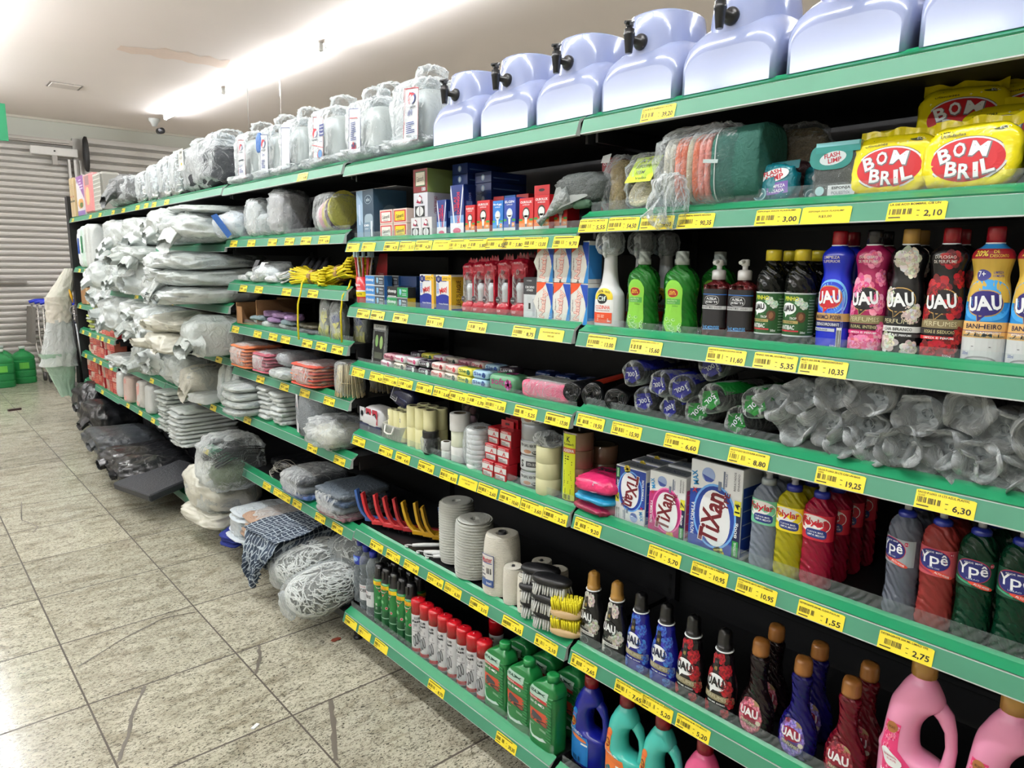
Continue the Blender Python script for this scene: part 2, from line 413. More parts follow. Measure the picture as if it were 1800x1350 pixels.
for n_, b in (('wall_back', (-7, 8, -5.1, -5, 0, CEIL)), ('wall_left', (-7.1, -7, -5, 12, 0, CEIL)), ('wall_right', (8, 8.1, -5, 12, 0, CEIL))):
    struct(MB().box(*b, M((226, 222, 214), .8, name='wall_paint')), n_)
wallm = M((190, 190, 180), .75, var=.03, scale=2, name='header_plaster')
wf = MB(); wf.box(-7, 8, 12.02, 12.15, 0, CEIL, wallm); wf.box(-7, 8, 11.96, 12.02, 3.25, CEIL, wallm); wf.box(2.2, 2.33, 11.9, 12.02, 0, 3.3, M((150, 146, 140), .4, metal=.5))
struct(wf, 'wall_front')
mould = struct(MB().box(-7, 8, 11.93, 11.96, CEIL-.03, CEIL, M((196, 190, 178), .7)), 'trim_1')
def shutter(x0, x1, z0, z1, p, name, y=11.97, dep=.022, prof=None):
    prof = prof or [(0, .1), (.06, 1), (.13, .15), (.2, .9), (.27, .1), (.34, .8), (.62, 1.0), (.9, .75), (.97, 0)]
    zs = []; z = z0
    while z < z1:
        for a, b in prof: zs.append((y-dep*b, z+a*p))
        z += p
    vs = [(x, a, b) for x in (x0, x1) for a, b in zs]; n_ = len(zs)
    mb = MB(); mb.add(vs, [(i, n_+i, n_+i+1, i+1) for i in range(n_-1)], M((206, 201, 196), .42, metal=.12, var=.06, scale=3, name='shutter_steel'))
    return struct(mb, name)
d1 = shutter(-7, 2.2, 0, 3.2, .083, 'door_1'); d2 = shutter(2.33, 8, 0, 3.3, .115, 'door_2', 11.95, .03)
g = MB(); g.box(-7, 2.2, 11.86, 11.95, 3.19, 3.26, M((160, 152, 144), .4, metal=.3)); g.box(-7, 2.15, 11.83, 11.86, 3.21, 3.24, M((176, 170, 162), .4)); g.build('shutter_housing', d1)
g = MB()
for x in (2.12, 2.19, 2.26): g.box(x, x+.03, 11.86, 11.92, 0, 3.0, M((168, 164, 158), .35, metal=.5))
g.build('guide_rail', d1)
g = MB()
g.lathe([(.02, 0), (.17, .0), (.2, .02), (.2, .05), (.16, .06), (.02, .06)], M((22, 20, 20), .5), 20)
o = g.build('gear_wheel', d2, (2.30, 11.75, 3.08), (0, pi/2, 0)); o.scale = (1.2, .4, 1)
g = MB(); g.box(0, .5, -.03, .03, 0, .02, M((150, 146, 140), .4)); g.build('lock_bar', d1, (1.0, 11.9, 1.3))
# emergency lamp over the shutter, camera, aisle sign, ceiling panel, hanging wires
r = root('emergency_light', 'white bar-shaped emergency light fixed above the roller shutter', 'light'); r.location = (1.68, 11.8, 3.03)
MB().box(0, .56, 0, .06, 0, .11, M((214, 210, 206), .5), .008).build('housing', r); MB().box(.25, .31, .01, .08, -.12, 0, M((170, 164, 158), .5)).build('bracket', r)
MB().lathe([(.012, 0), (.012, .01), (.002, .012)], ink((60, 60, 60)), 10).build('button', r, (.28, 0, .06), (pi/2, 0, 0))
r = root('security_camera', 'white dome security camera hanging from the ceiling above the shutters', 'camera'); r.location = (3.02, 10.9, CEIL)
MB().lathe([(.07, 0), (.07, -.03), (.05, -.05), (.03, -.1), (.0, -.1)], M(WHITE, .4), 18).build('mount', r)
MB().lathe([(.001, 0), (.04, .0), (.04, .1), (.001, .1)], M((40, 40, 44), .3), 16).build('lens_housing', r, (.03, -.06, -.17), (pi/2, 0, .2))
MB().lathe([(.001, 0), (.022, .0), (.018, .01)], M((110, 110, 116), .1), 12).build('lens', r, (.01, -.165, -.17), (pi/2, 0, .2))
r = root('aisle_sign', 'green hanging aisle sign with a white number at the left', 'sign'); r.location = (.86, 9, 2.79)
MB().box(-.25, .245, 0, .02, 0, .36, M((24, 128, 84), .5)).build('panel', r)
dd = Decal(front(-.001)); dd.text('6', .02, .17, .32, .24, WHITE, bold=.05); dd.build('number', r)
g = MB()
for x in (-.2, .2): g.tube([(x, .01, .36), (x, .01, .74)], .002, ink((150, 150, 150)), 5)
g.build('wire', r)
r = root('ceiling_panel', 'small rectangular access panel set in the ceiling', 'panel'); r.location = (1.75, 9.6, CEIL)
MB().box(-.14, .14, -.12, .12, -.012, 0, M((226, 214, 206), .6), .004).build('cover', r); MB().box(-.16, .16, -.14, .14, -.006, 0, M((150, 140, 134), .6)).build('frame', r)
for i, (x, y, l) in enumerate(((2.98, 7.5, .62), (3.33, 7.5, .48))):
    g = MB(); g.tube([(0, 0, 0), (.004, 0, -l*.4), (-.004, 0, -l*.7), (0, 0, -l)], .003, ink((150, 144, 138)), 5)
    if i: g.tube([(0, 0, -.06), (0, 0, -.22)], .008, ink((214, 208, 200)), 6)
    tag(g.build('hanging_wire', loc=(x, y, CEIL)), ['thin bare wire hanging from the ceiling, left one', 'thin wire with a white sleeve hanging from the ceiling'][i], 'wire')
# ---------------------------------------------------------------- tube lamps (each lamp lights from its own glass)
tubem, n, b = nt('lit_tube')
b.inputs['Base Color'].default_value = (.9, .95, 1, 1); b.inputs['Emission Color'].default_value = (.93, .975, 1, 1); b.inputs['Emission Strength'].default_value = TUBE_POWER
lampw = M((226, 226, 222), .5)
def tube_lamp(x0, y0, x1, y1, label, z=CEIL-.05, grp=None):
    r = root('tube_lamp', label, 'lamp', grp); l = hypot(x1-x0, y1-y0); r.location = (x0, y0, z); r.rotation_euler = (0, 0, atan2(y1-y0, x1-x0))
    MB().tube([(.05, 0, 0), (l-.05, 0, 0)], .017, tubem, 12).build('tube', r)
    g = MB(); g.tube([(.3, 0, .0), (.3, 0, .05)], .006, lampw, 6); g.tube([(l-.3, 0, .0), (l-.3, 0, .05)], .006, lampw, 6); g.build('clips', r)
    for a in (.035, l-.05):
        g = MB(); g.box(a-.012, a+.022, -.02, .02, -.022, .05, lampw, .004); g.build('socket', r)
    return r
def rowx(y): return 3.13-.0135*y*1.0+.0
ys = [10.55, 8.4, 6.12, 3.85, 1.55, -.75, -3.0]
for i in range(6):
    a, b_ = ys[i], ys[i+1]
    tube_lamp(3.27-.0215*a, a-.02, 3.27-.0215*b_, b_+.02, ['farthest lit ceiling tube of the visible row, nearest the shutter', 'second lit ceiling tube from the shutter', 'third lit ceiling tube from the shutter, wires hanging beyond it', 'nearest lit ceiling tube, cut off by the top edge', None, None][i] or 'lit ceiling tube behind the viewer in the right-hand row', grp=None if i < 4 else 'ceiling tubes behind the viewer')
for i in range(6):
    a, b_ = ys[i], ys[i+1]
    if i < 5: tube_lamp(.42, a-.02, .42, b_+.02, 'lit ceiling tube in the row above the aisle', CEIL-.22, 'ceiling tubes above the aisle')
for i in range(5): tube_lamp(-3.0, ys[i]-.02, -3.0, ys[i+1]+.02, 'unseen ceiling tube left of the aisle, added to brighten the ceiling', CEIL-.3, 'added unseen ceiling tubes left of the aisle')  # added row out of view, hung low to spread light over the ceiling

# ================================================================ the gondola
X0 = 1.393
BY = [.02, 1.322, 2.58, 3.89, 5.19, 6.55, 7.93]
XB = 1.90
for k in range(6):
    r = root('back_panel', 'black steel back panel behind the %s bay' % ['nearest', 'second', 'third', 'fourth', 'fifth', 'farthest'][k], 'panel'); r.location = (XB, BY[k], 0); L_ = BY[k+1]-BY[k]
    g = MB(); g.box(0, .02, .022, L_-.022, .08, 1.97, fSHEL)
    for j in range(6): g.box(-.001, 0, .03, L_-.03, .3+.28*j, .303+.28*j, ink((6, 6, 7)))
    g.build('panel', r)
for k, y in enumerate(BY):
    r = root('shelf_upright', 'black slotted shelf upright, %s from the camera' % ORD[k], 'upright'); r.location = (XB, y, 0)
    g = MB(); g.box(-.026, .04, -.02, .02, .02, 1.97 if k < 6 else 2.22, fSHEL); g.build('post', r)
    g = MB()
    for j in range(36): g.box(-.0268, -.026, -.006, .006, .12+j*.05, .14+j*.05, ink((2, 2, 2)))
    g.build('slots', r)
    r = root('base_rail', 'black base rail with levelling foot under the shelving, %s from the camera' % ORD[k], 'foot'); r.location = (1.385, y, 0)
    g = MB(); g.box(0, XB-1.385-.03, -.018, .018, .03, .062, fSHEL); g.box(0, .02, -.02, .02, .012, .075, fSHEL); g.build('rail', r); g = MB(); g.lathe([(.022, 0), (.022, .008), (.007, .012), (.007, .04)], M((12, 12, 12), .4), 12, .01, 0); g.build('levelling_foot', r)
tag(MB().box(1.385, XB+.5, BY[-1]+.022, BY[-1]+.13, .04, 2.2, fSHEL).build('side_panel'), 'black side panel closing the far end of the shelving', 'panel')
DESC = {'39,20': ('SUPORTE P GARRAFAO 10 LTRS', 'BRANCO'), '5,55': ('BUCHA VEGETAL METADE', ''), '54,50': ('BUCHA VEGETAL MEDIA REDONDA', ''), '78,00': ('BUCHA VEGETAL MEIA REDONDA', ''), '90,35': ('BUCHA VEGETAL GIGANTE REDONDA', ''),
 '3,00': ('ESPONJA INOX FLASHLIMP', ''), 'R$3,00': ('ESPONJA INOX FLASHLIMP', ''), '2,10': ('LA DE ACO BOMBRIL C/8 UN', ''), '13,00': ('DESENGORDURANTE 500 ML CIF', ''), '15,60': ('SABONETE LIQUIDO ERVA DOCE 1 LT', 'ASA JESTE'),
 '11,60': ('SABONETE LIQUIDO DOVINO 500 ML', 'EVEN'), '5,35': ('PINHO 500 ML ANTIBAC UAU', ''), '10,35': ('MULTI USO 500 ML DESENGORDURANT', 'E UAU'), 'R$3,60': ('ALGODAO 80G NATHY', ''),
 '19,50': ('SACO P LIXO 200 LTS C/20 UN', 'EXTRA'), '15,90': ('SACO P LIXO 100 LTS POLO C/20 UN', 'BAIA'), '6,60': ('SACO P LIXO 100 LTS SUPER ECONO', 'MICA'), '8,80': ('SACO P LIXO 50 LTS SUPER ECONOM', 'ICA'), '19,25': ('SACO P LIXO 30 LTS C/50 UN BAIA', 'ROSINHA'), '6,30': ('SACO P LIXO 15 LTS AZUL PLASTIC', 'OS GUFE'),
 '9,20': ('DETERGENTE EM PO 800 G SURF', 'LAVANDA'), '5,70': ('DETERGENTE EM PO 400 G PRIMAVER', 'A TIXAN'), '10,95': ('DETERGENTE EM PO 800 G PRIMAVER', 'A TIXAN'), '1,55': ('DETERGENTE 500 ML CLEAR POLYLAR', ''), '2,75': ('DETERGENTE 500 ML LIMAO YPE', ''),
 '7,65': ('AMACIANTE 500 ML CARINHOSO', 'UAU'), '5,20': ('DESINFETANTE 500 ML CHA BRANCO', 'UAU')}
tagy = M((246, 224, 48), .35, var=.03, coat=.4, name='yellow_ticket')
def price_tag(par, y, price, x=0, z=0, w=.097, lod=0, k=0):
    """ticket in the rail; par-local; strip leans outward going down"""
    rnd = random.Random(int(y*991)+k)
    mp = lambda a, b, d: (x-.0105*(.5-b/.036)-.0035-d, y-a, z-.021+b)
    dl = Decal(mp); h = .033
    pts = [(-w/2, -.017), (w/2, -.017), (w/2, .013), (w/2-.004, .0145), (w*.22, .0145), (w*.18, .0155), (0, .0155), (-.03*w/.1, .016), (-w/2+.006, .016), (-w/2, .0145)]
    j = rnd.uniform(-.0012, .0012); pts = [(a, b+j) for a, b in pts]
    dl.poly(pts, tagy, 0)
    d1_, d2_ = DESC.get(price, ('PRODUTO 500 UN', ''))
    blk = ink((60, 52, 10))
    if price.startswith('R$'):
        dl.text(d1_, 0, .006, w*.72, .0045, blk, .0006, bold=.01); dl.text(price, 0, -.004, w*.26, .0055, blk, .0006); return dl.build('price_tag', par)
    if lod < 2:
        if price in DESC: dl.text(d1_, -.004, .0115, w*.86, .0036, ink((36, 30, 6)), .0006, bold=.04)
        else: dl.lines(-w*.44, w*.3, .0095, .013, 1, blk, .0006, th=.7)
        if d2_: dl.text(d2_, -w*.4, .0065, w*.12, .003, blk, .0006, bold=0)
        dl.bars(-w*.46, -.006, -.0065, .0035, blk, .0006, 15, int(y*100)); dl.rect(-w*.46, -w*.25, -.0125, -.0105, blk, .0006); dl.rect(.001, .006, -.001, .0002, blk, .0006); dl.rect(.002, .006, -.0095, -.0085, blk, .0006)
    else:
        dl.rect(-w*.4, -w*.05, -.005, .003, ink((120, 106, 24)), .0006)
    if price: dl.text(price, w*.29, -.0065, w*.30, .0125, ink((14, 12, 6)), .0006, bold=.04)
    return dl.build('price_tag', par)
BAYN = ['nearest', 'second', 'third', 'fourth', 'fifth', 'farthest']
SH = {}
def shelf(bay, n, z, tags=(), fence=0, xf=X0, y0=None, y1=None, rail=True, lod=0, label=None, dark=False):
    ya = BY[bay-1]+.008 if y0 is None else y0; yb = BY[bay]-.008 if y1 is None else y1; L_ = yb-ya; ym = (ya+yb)/2
    lab = label or 'black steel shelf with green price rail, %s from the top in the %s bay' % (ORD[n-1], BAYN[bay-1])
    r = root('shelf', lab, 'shelf', None); r.location = (xf, ym, z); h = L_/2
    g = MB(); g.box(.028, XB-xf-.03, -h+.004, h-.004, -.022, 0, fSHEL); g.box(.01, .03, -h+.004, h-.004, -.036, -.002, fSHEL)
    for s_ in (-1, 1): g.box(.04, XB-xf-.03, s_*(h-.01)-.004, s_*(h-.01)+.004, -.06, -.02, fSHEL)
    g.build('shelf_board', r)
    pr = r
    if rail:
        g = MB(); a = fGREEN; b = fGREEN2
        prof = [(.030, .012), (.022, .006), (.006, -.001), (-.001, -.004), (.002, -.007), (-.001, -.0085), (-.0125, -.0425), (-.0125, -.045), (.004, -.045), (.006, -.012)]
        col = [a, a, a, a, fSILV, b, fSILV, fSILV, b]
        for i in range(len(prof)-1):
            (xa, za), (xb, zb) = prof[i], prof[i+1]
            g.add([(xa, -h, za), (xb, -h, zb), (xb, h, zb), (xa, h, za)], [(0, 3, 2, 1)], col[i])
        for s_ in (-h, h): g.add([(p[0], s_, p[1]) for p in prof], [tuple(range(len(prof)))], fSILV)
        pr = g.build('price_rail', r)
    if fence:
        g = MB(); g.box(.026, .028, -h+.01, h-.01, .0, fence, FENCE); g.build('product_stop', r)
    for k, (y, p) in enumerate(tags): price_tag(pr, y-ym, p, 0, -.006, lod=lod, k=k)
    SH[(bay, n)] = z
    return r
T = lambda ys, ps: list(zip(ys, ps))
shelf(1, 1, 1.976, T([1.073], ['39,20']))
shelf(1, 2, 1.729, T([1.265, 1.165, 1.063, .956, .76, .498], ['5,55', '54,50', '78,00', '90,35', '3,00', '2,10'])+[(.66, 'R$3,00')], .035)
shelf(1, 3, 1.432, T([1.225, 1.081, .859, .743, .641], ['13,00', '15,60', '11,60', '5,35', '10,35']), .028)
shelf(1, 4, 1.214, T([1.255, 1.132, .964, .789, .589, .402], ['19,50', '15,90', '6,60', '8,80', '19,25', '6,30']), .03)
shelf(1, 5, .92, T([1.255, .998, .869, .749, .604, .44], ['9,20', '5,70', '10,95', '10,95', '1,55', '2,75']), .04)
shelf(1, 6, .508, T([1.255, 1.09, .998, .89], ['7,65', '7,65', '5,20', '5,20']), .04)
shelf(1, 7, .145, xf=1.33, fence=.04)
shelf(2, 1, 1.976)
shelf(2, 2, 1.69, T([2.514, 2.397, 2.237, 2.133, 2.032, 1.838, 1.742, 1.652, 1.575, 1.479, 1.361], ['', '', '4,20', '5,15', '4,20', '3,90', '5,80', '6,50', '5,80', '13,00', '9,70'])+[(1.93, 'R$3,00')], .03, lod=1)
shelf(2, 3, 1.436, T([2.448, 2.342, 2.184, 1.969, 1.744, 1.524, 1.411], ['4,65', '4,40', '7,80', '3,95', '9,00', '8,75', 'R$3,60']), .03, lod=1)
shelf(2, 4, 1.20, T([2.5, 2.36, 2.26, 2.16, 2.038, 1.933, 1.846, 1.749, 1.651, 1.513, 1.38], ['3,10', '4,20', '1,90', '1,60', '1,85', '3,60', '1,75', '1,70', '1,35', '5,25', '17,00']), .025, lod=1)
shelf(2, 5, .916, T([2.51, 2.305, 2.185, 2.033, 1.897, 1.79, 1.688, 1.58, 1.48, 1.381], ['14,00', '3,30', '4,45', '7,00', '8,55', 'R$3,60', '2,60', '10,60', '3,60', '3,25']), .035, lod=1)
shelf(2, 6, .505, T([2.39, 2.266, 2.138, 1.983, 1.877, 1.731, 1.561, 1.409], ['3,60', '1,70', '36,40', '8,30', '6,30', '3,15', '3,15', '2,10']), lod=1)
shelf(2, 7, .15, T([2.506, 2.393, 2.265, 1.893, 1.515], ['', '', '', '8,70', '30,30']), .04, xf=1.33, lod=1)
for z, n_, ts in ((1.988, 1, [2.932]), (1.722, 2, [3.763, 3.527, 3.274, 3.088, 2.922, 2.754]), (1.497, 3, [3.662, 3.464, 3.141, 2.876]), (1.275, 4, [3.805, 3.506, 3.318, 3.176, 2.95, 2.813, 2.67]), (1.046, 5, [3.498, 3.212, 2.993, 2.757]), (.80, 6, [3.704, 2.939, 2.681]), (.486, 7, [3.486, 3.351, 3.25, 3.127, 2.884, 2.722])):
    shelf(3, n_, z, T(ts, ['4,90']*9), .03 if n_ in (2, 4) else 0, lod=1)
shelf(3, 8, .125, xf=1.335, rail=False)
for z, n_, ts in ((1.995, 1, [4.856, 5.129]), (1.70, 2, []), (1.37, 3, [4.9]), (1.085, 4, [4.085]), (.785, 5, [4.228, 4.479]), (.486, 6, [4.863, 4.41]), (.115, 7, [])):
    shelf(4, n_, z, T(ts, ['']*9), lod=2, xf=X0 if z > .2 else 1.335)
for z, n_, ts in ((1.998, 1, [5.316, 5.529, 5.918, 6.227]), (1.66, 2, []), (1.37, 3, [5.741, 5.415]), (1.08, 4, []), (.782, 5, [5.5]), (.48, 6, [5.888, 5.551, 6.258]), (.11, 7, [])):
    shelf(5, n_, z, T(ts, ['']*9), lod=2, xf=X0 if z > .2 else 1.335)
for z, n_, ts in ((2.0, 1, [6.664, 7.022, 7.766]), (1.54, 2, [7.667, 7.42, 6.798]), (1.2, 3, [7.79, 7.21, 7.011, 6.842, 6.679]), (.96, 4, [7.761, 7.465, 7.142, 6.969, 6.741]), (.735, 5, [7.729, 7.366, 7.118, 6.72]), (.465, 6, [7.619, 7.154]), (.105, 7, [])):
    shelf(6, n_, z, T(ts, ['']*9), lod=2, xf=X0 if z > .2 else 1.335)
# ================================================================ bottles of the nearest bay
def lathed_cap(parent, r, z0, z1, m, name='cap', cx=0, cy=0, ribs=0, top=.92, ring=None):
    g = MB(); n = 24
    def rr(i, k): return r*(1+(.03 if ribs and i % 2 else 0)*k)
    R = [[(cx+rr(i, 0)*q*cos(2*pi*i/n), cy+rr(i, 0)*q*sin(2*pi*i/n), z) for i in range(n)] if q < .99 else [(cx+rr(i, 1)*q*cos(2*pi*i/n), cy+rr(i, 1)*q*sin(2*pi*i/n), z) for i in range(n)] for q, z in ((1, z0), (1.0, z0+(z1-z0)*.9), (top, z1), (top*.5, z1+.0005))]
    g.rings(R, m)
    if ring: g.lathe([(r*1.04, z0-.002), (r*1.04, z0+.001), (r*.9, z0+.001)], ring, 24, cx, cy)
    return g.build(name, parent)
def bubble(d, ca, cb, a, b, col, ring=None, dd=.0008, tailx=-.3):
    if ring: d.ell(ca, cb, a*1.07, b*1.09, ring, dd-.0002, 26); d.poly([(ca+a*(tailx-.25), cb-b*.7), (ca+a*(tailx+.3), cb-b*.9), (ca+a*(tailx-.12), cb-b*1.62)], ring, dd-.0002)
    d.ell(ca, cb, a, b, col, dd, 26); d.poly([(ca+a*(tailx-.2), cb-b*.75), (ca+a*(tailx+.25), cb-b*.9), (ca+a*(tailx-.1), cb-b*1.5)], col, dd)
def flower(d, ca, cb, r, col, dk, seed=0, dd=.0006, k=5):
    rnd = random.Random(seed)
    for j in range(k):
        q = 1-j/k; n_ = 7 if j < 2 else 5
        for i in range(n_):
            t = 2*pi*i/n_+j*.7; c_ = [min(255, max(0, x+rnd.uniform(-14, 14)*1)) for x in (col if (i+j) % 2 else dk)]
            c_ = tuple(int(x/12)*12 for x in c_)
            d.ell(ca+r*.55*q*cos(t), cb+r*.55*q*sin(t), r*.46*q+.0012, r*.36*q+.001, c_, dd+.00005*j, 10, 1, rot=t)
UAUV = dict(
 blue=dict(b=(24, 44, 190), cap=(150, 16, 30), bub=(190, 26, 40), t1=('LIMPEZA', 'SUPERIOR'), l1='MAXIMO PODER', l2='DESENGORDURANTE', c1=(190, 150, 90), c2=NAVY, bt=(60, 120, 225)),
 pink=dict(b=(160, 30, 84), cap=(24, 22, 26), bub=(18, 16, 20), t1=('EXPLOSAO', 'DE PERFUME'), l1='PERFUMES', l2='FLORAL INTENSE', c1=(132, 122, 84), c2=(34, 20, 26), fl=((236, 150, 180), (214, 84, 130)), c3=(220, 60, 130)),
 white=dict(b=(18, 18, 20), cap=(172, 132, 60), bub=(14, 14, 16), t1=('MAIS', 'PERFUME'), l1='PERFUMES', l2='CHA BRANCO', c1=(20, 20, 22), c2=(226, 226, 222), fl=((226, 220, 206), (190, 182, 166)), c3=(60, 60, 60)),
 red=dict(b=(20, 16, 18), cap=(140, 14, 26), bub=(18, 14, 16), t1=('EXPLOSAO', 'DE PERFUME'), l1='PERFUMES', l2='ROSAS E SEDUCAO', c1=(132, 118, 84), c2=(30, 18, 20), fl=((176, 20, 34), (110, 8, 18)), c3=(210, 40, 50)),
 bath=dict(b=(52, 144, 214), cap=(150, 14, 30), bub=(42, 32, 110), t1=('20% DE', 'DESCONTO'), l1='BANHEIRO', l2='7 EM 1', c1=(226, 180, 110), c2=(226, 180, 110), top=(206, 170, 66), c3=(90, 200, 200)))
CB = Bottle([(0, .028, .018), (.003, .0325, .0225), (.03, .0335, .023), (.10, .0325, .0225), (.135, .030, .0215), (.155, .0262, .020), (.172, .0285, .021), (.187, .0318, .022), (.199, .0285, .0205), (.208, .018, .015), (.213, .0135, .0130), (.217, .0130, .0130)], .82, 4, 32)
def uau_cleaner(kind, label):
    v = UAUV[kind]; r = root('cleaner_bottle', label, 'bottle')
    g = MB(); CB.mesh(g, plast(v['b'], .2)); g.build('body', r)
    g = MB(); g.lathe([(.0145, .212), (.0142, .238), (.0135, .2405), (.004, .241)], plast(v['cap'], .25), 24); g.lathe([(.0148, .211), (.0148, .2125), (.0148, .2135)], ink(WHITE), 24); g.build('cap', r)
    mp = CB.map(.033); d = Decal(mp)
    if 'fl' in v:
        a, b = v['fl']
        for i, (x, z, q) in enumerate(((-.012, .135, .024), (.018, .10, .022), (.008, .185, .017), (-.018, .02, .020), (.012, .026, .022), (.03, .15, .016), (-.03, .09, .015), (.036, .05, .016)) if kind != 'white' else ((.006, .186, .024), (.016, .165, .015), (-.02, .118, .016), (.022, .086, .02), (-.018, .03, .02), (.022, .018, .018))): flower(d, x, z, q, a, b, i+3)
    if kind == 'bath':
        d.rect(-.05, .05, .004, .05, (206, 208, 208), .0003, 14); d.rect(-.05, .05, .112, .2, v['top'], .0003, 14, 12); d.rect(-.048, .048, .186, .203, (166, 22, 36), .0005, 14, 4)
        d.ell(0, .115, .045, .036, (60, 160, 226), .0005, 28); d.rect(-.05, .05, .05, .056, (70, 190, 196), .0005, 14); d.rect(-.05, .05, .056, .062, (40, 36, 140), .0005, 14)
        d.text('COMPETENTE PARA UM BANHEIRO', 0, .053, .07, .003, (20, 90, 100)); d.text('ANTIBAC NANOPROTECT', 0, .059, .052, .004, WHITE)
        d.rect(-.012, .012, .034, .035, (60, 60, 60)); d.ell(0, .006, .026, .012, (150, 150, 150), .0005); d.ell(0, .005, .024, .010, (206, 208, 208), .0007); d.text('500ml', -.022, .022, .012, .006, (60, 80, 160))
        d.text('20%', -.014, .195, .022, .010, (250, 226, 80), bold=.04); d.text('DE', .006, .198, .008, .005, (250, 226, 80)); d.text('DESCONTO', .012, .191, .026, .005, (250, 226, 80)); d.ell(-.010, .158, .012, .010, (62, 62, 140), .0006); d.text('7+', -.011, .160, .013, .010, WHITE); d.text('LIMPEZA', .014, .163, .018, .004, (62, 62, 140)); d.text('COMPLETA', .015, .157, .021, .004, (62, 62, 140))
    else:
        d.text(v['t1'][0], -.002, .189, .030, .0055, (220, 214, 206), rot=0); d.text(v['t1'][1], -.002, .181, .034, .0055, (220, 214, 206))
        d.text('500ml', .014, .012, .014, .006, (226, 226, 230))
    if kind == 'blue':
        for q in (.030, .036): d.ell(.004, .108, q, q*1.05, (120, 190, 240), .0004, 30); d.ell(.002, .106, q-.0022, q*1.05-.003, v['bt'] if q < .033 else (30, 60, 200), .0005, 30)
        d.rect(.026, .031, .05, .11, (130, 140, 220), .0006); d.rect(.018, .030, .008, .05, WHITE, .0006); d.bars(.019, .029, .01, .045, n=9)
    d.rect(-.05, .05, .062, .078, v['c1'], .0006, 14); d.rect(-.05, .05, .050, .061, v['c2'], .0006, 14)
    tc = (20, 16, 60) if kind in ('blue', 'bath') else (206, 198, 160)
    d.text(v['l1'], 0, .070, .052, .0085, tc, bold=.02 if kind in ('blue', 'bath') else 0); d.text(v['l2'], 0, .0555, .046, .006, WHITE if kind == 'blue' else (40, 36, 30) if kind in ('white', 'bath') else (200, 190, 140))
    if 'c3' in v and kind != 'bath': d.rect(-.05, .05, .041, .0475, v['c3'], .0006, 14); d.text('LIMPEZA E PERFUME', 0, .0442, .046, .0035, WHITE)
    if kind == 'blue': d.rect(-.05, .014, .041, .0475, (190, 196, 206), .0006, 10); d.text('MULTIUSO', -.012, .0442, .026, .0035, (40, 50, 90))
    bubble(d, -.002, .110, .0265, .0215, v['bub'], (190, 150, 80), tailx=-.1); d.text('UAU', -.002, .110, .047, .026, WHITE, .0016, rot=.12, bold=.09)
    d.build('label', r)
    return r
z3 = 1.432
put(uau_cleaner('blue', 'blue cleaner bottle with red cap beside the yellow-capped pine bottles'), 1.452, .658, z3, -.12)
a = put(uau_cleaner('pink', 'pink floral cleaner bottle with black cap, beside the blue one'), 1.452, .590, z3, .02)
b_ = put(uau_cleaner('white', 'black cleaner bottle with white roses and a gold cap'), 1.452, .525, z3, -.04)
c_ = put(uau_cleaner('red', 'black cleaner bottle with red roses and dark red cap'), 1.452, .457, z3, .05)
d_ = put(uau_cleaner('bath', 'light blue bathroom cleaner bottle, full bottle beside the red-rose one'), 1.452, .389, z3, .08)
for i, (o, y, l) in enumerate(((d_, .321, 'light blue bathroom cleaner bottle cut by the right edge'),)): put(dup(o, l), 1.452, y, z3, .1)
for o, y, l in ((c_, .462, 'second-row cleaner bottle with dark red cap behind the red-rose bottle'), (b_, .532, 'second-row gold-capped cleaner bottle behind the white-rose bottle'), (a, .597, 'second-row black-capped pink bottle behind the first pink one')):
    put(dup(o, l), 1.52, y, z3, 0)
put(dup(bpy.data.objects['cleaner_bottle'], 'second-row red-capped blue bottle behind the first blue one'), 1.52, .663, z3)
# pine cleaner
PB = Bottle([(0, .024, .024), (.004, .030, .030), (.02, .031, .031), (.03, .0305, .0305), (.115, .0305, .0305), (.122, .032, .032), (.14, .0315, .0315), (.155, .028, .028), (.172, .0165, .0165), (.178, .0135, .0135), (.188, .0135, .0135)], 1, 4, 28)
def pine(label):
    r = root('pine_cleaner_bottle', label, 'bottle'); g = MB(); PB.mesh(g, clear('dark_pine_liquid', (16, 18, 16), .7, .08, (60, 66, 60))); g.build('body', r)
    lathed_cap(r, .0165, .182, .205, plast((206, 186, 40)), ribs=1)
    d = Decal(PB.map(.0305)); d.rect(-.095, .095, .028, .113, (36, 84, 40), .0003, 30); d.rect(-.095, .095, .113, .116, (196, 200, 200), .0005, 30); d.rect(-.095, .095, .025, .028, (196, 200, 200), .0005, 30)
    for i in range(26):
        rnd = random.Random(i); x = rnd.uniform(-.04, .04); z = rnd.uniform(.04, .108); d.rect(x-.006, x+.006, z, z+.0012, (86, 140, 70), .0005, rot=rnd.uniform(-1, 1))
    d.text('PINHO', -.004, .104, .030, .009, (226, 226, 60), bold=.03); bubble(d, -.010, .083, .017, .0125, WHITE); d.text('UAU', -.010, .084, .026, .013, (20, 20, 24), .0016, .1, .08)
    d.ell(.017, .066, .009, .011, (96, 60, 40), .0009, 12, j=.1); d.ell(.017, .066, .005, .007, (140, 96, 66), .0011, 8, j=.2)
    for i, (x, z) in enumerate(((.012, .098), (.022, .09))): flower(d, x, z, .008, (226, 236, 226), (190, 210, 190), i)
    d.text('TROP', .002, .063, .014, .005, WHITE); d.rect(-.04, .012, .052, .058, (170, 150, 90), .0007, 6); d.text('LIMPEZA PERFUMADA', -.012, .055, .03, .003, (40, 50, 30)); d.text('ANTIBAC', -.010, .044, .032, .009, WHITE, bold=.03); d.rect(-.035, .014, .035, .038, (190, 40, 60), .0007, 5); d.text('500ml', .022, .034, .010, .005, WHITE)
    for k in range(12): d.rect(.032, .048, .034+k*.006, .036+k*.006, (150, 170, 150), .0006, 3)
    d.build('label', r); return r
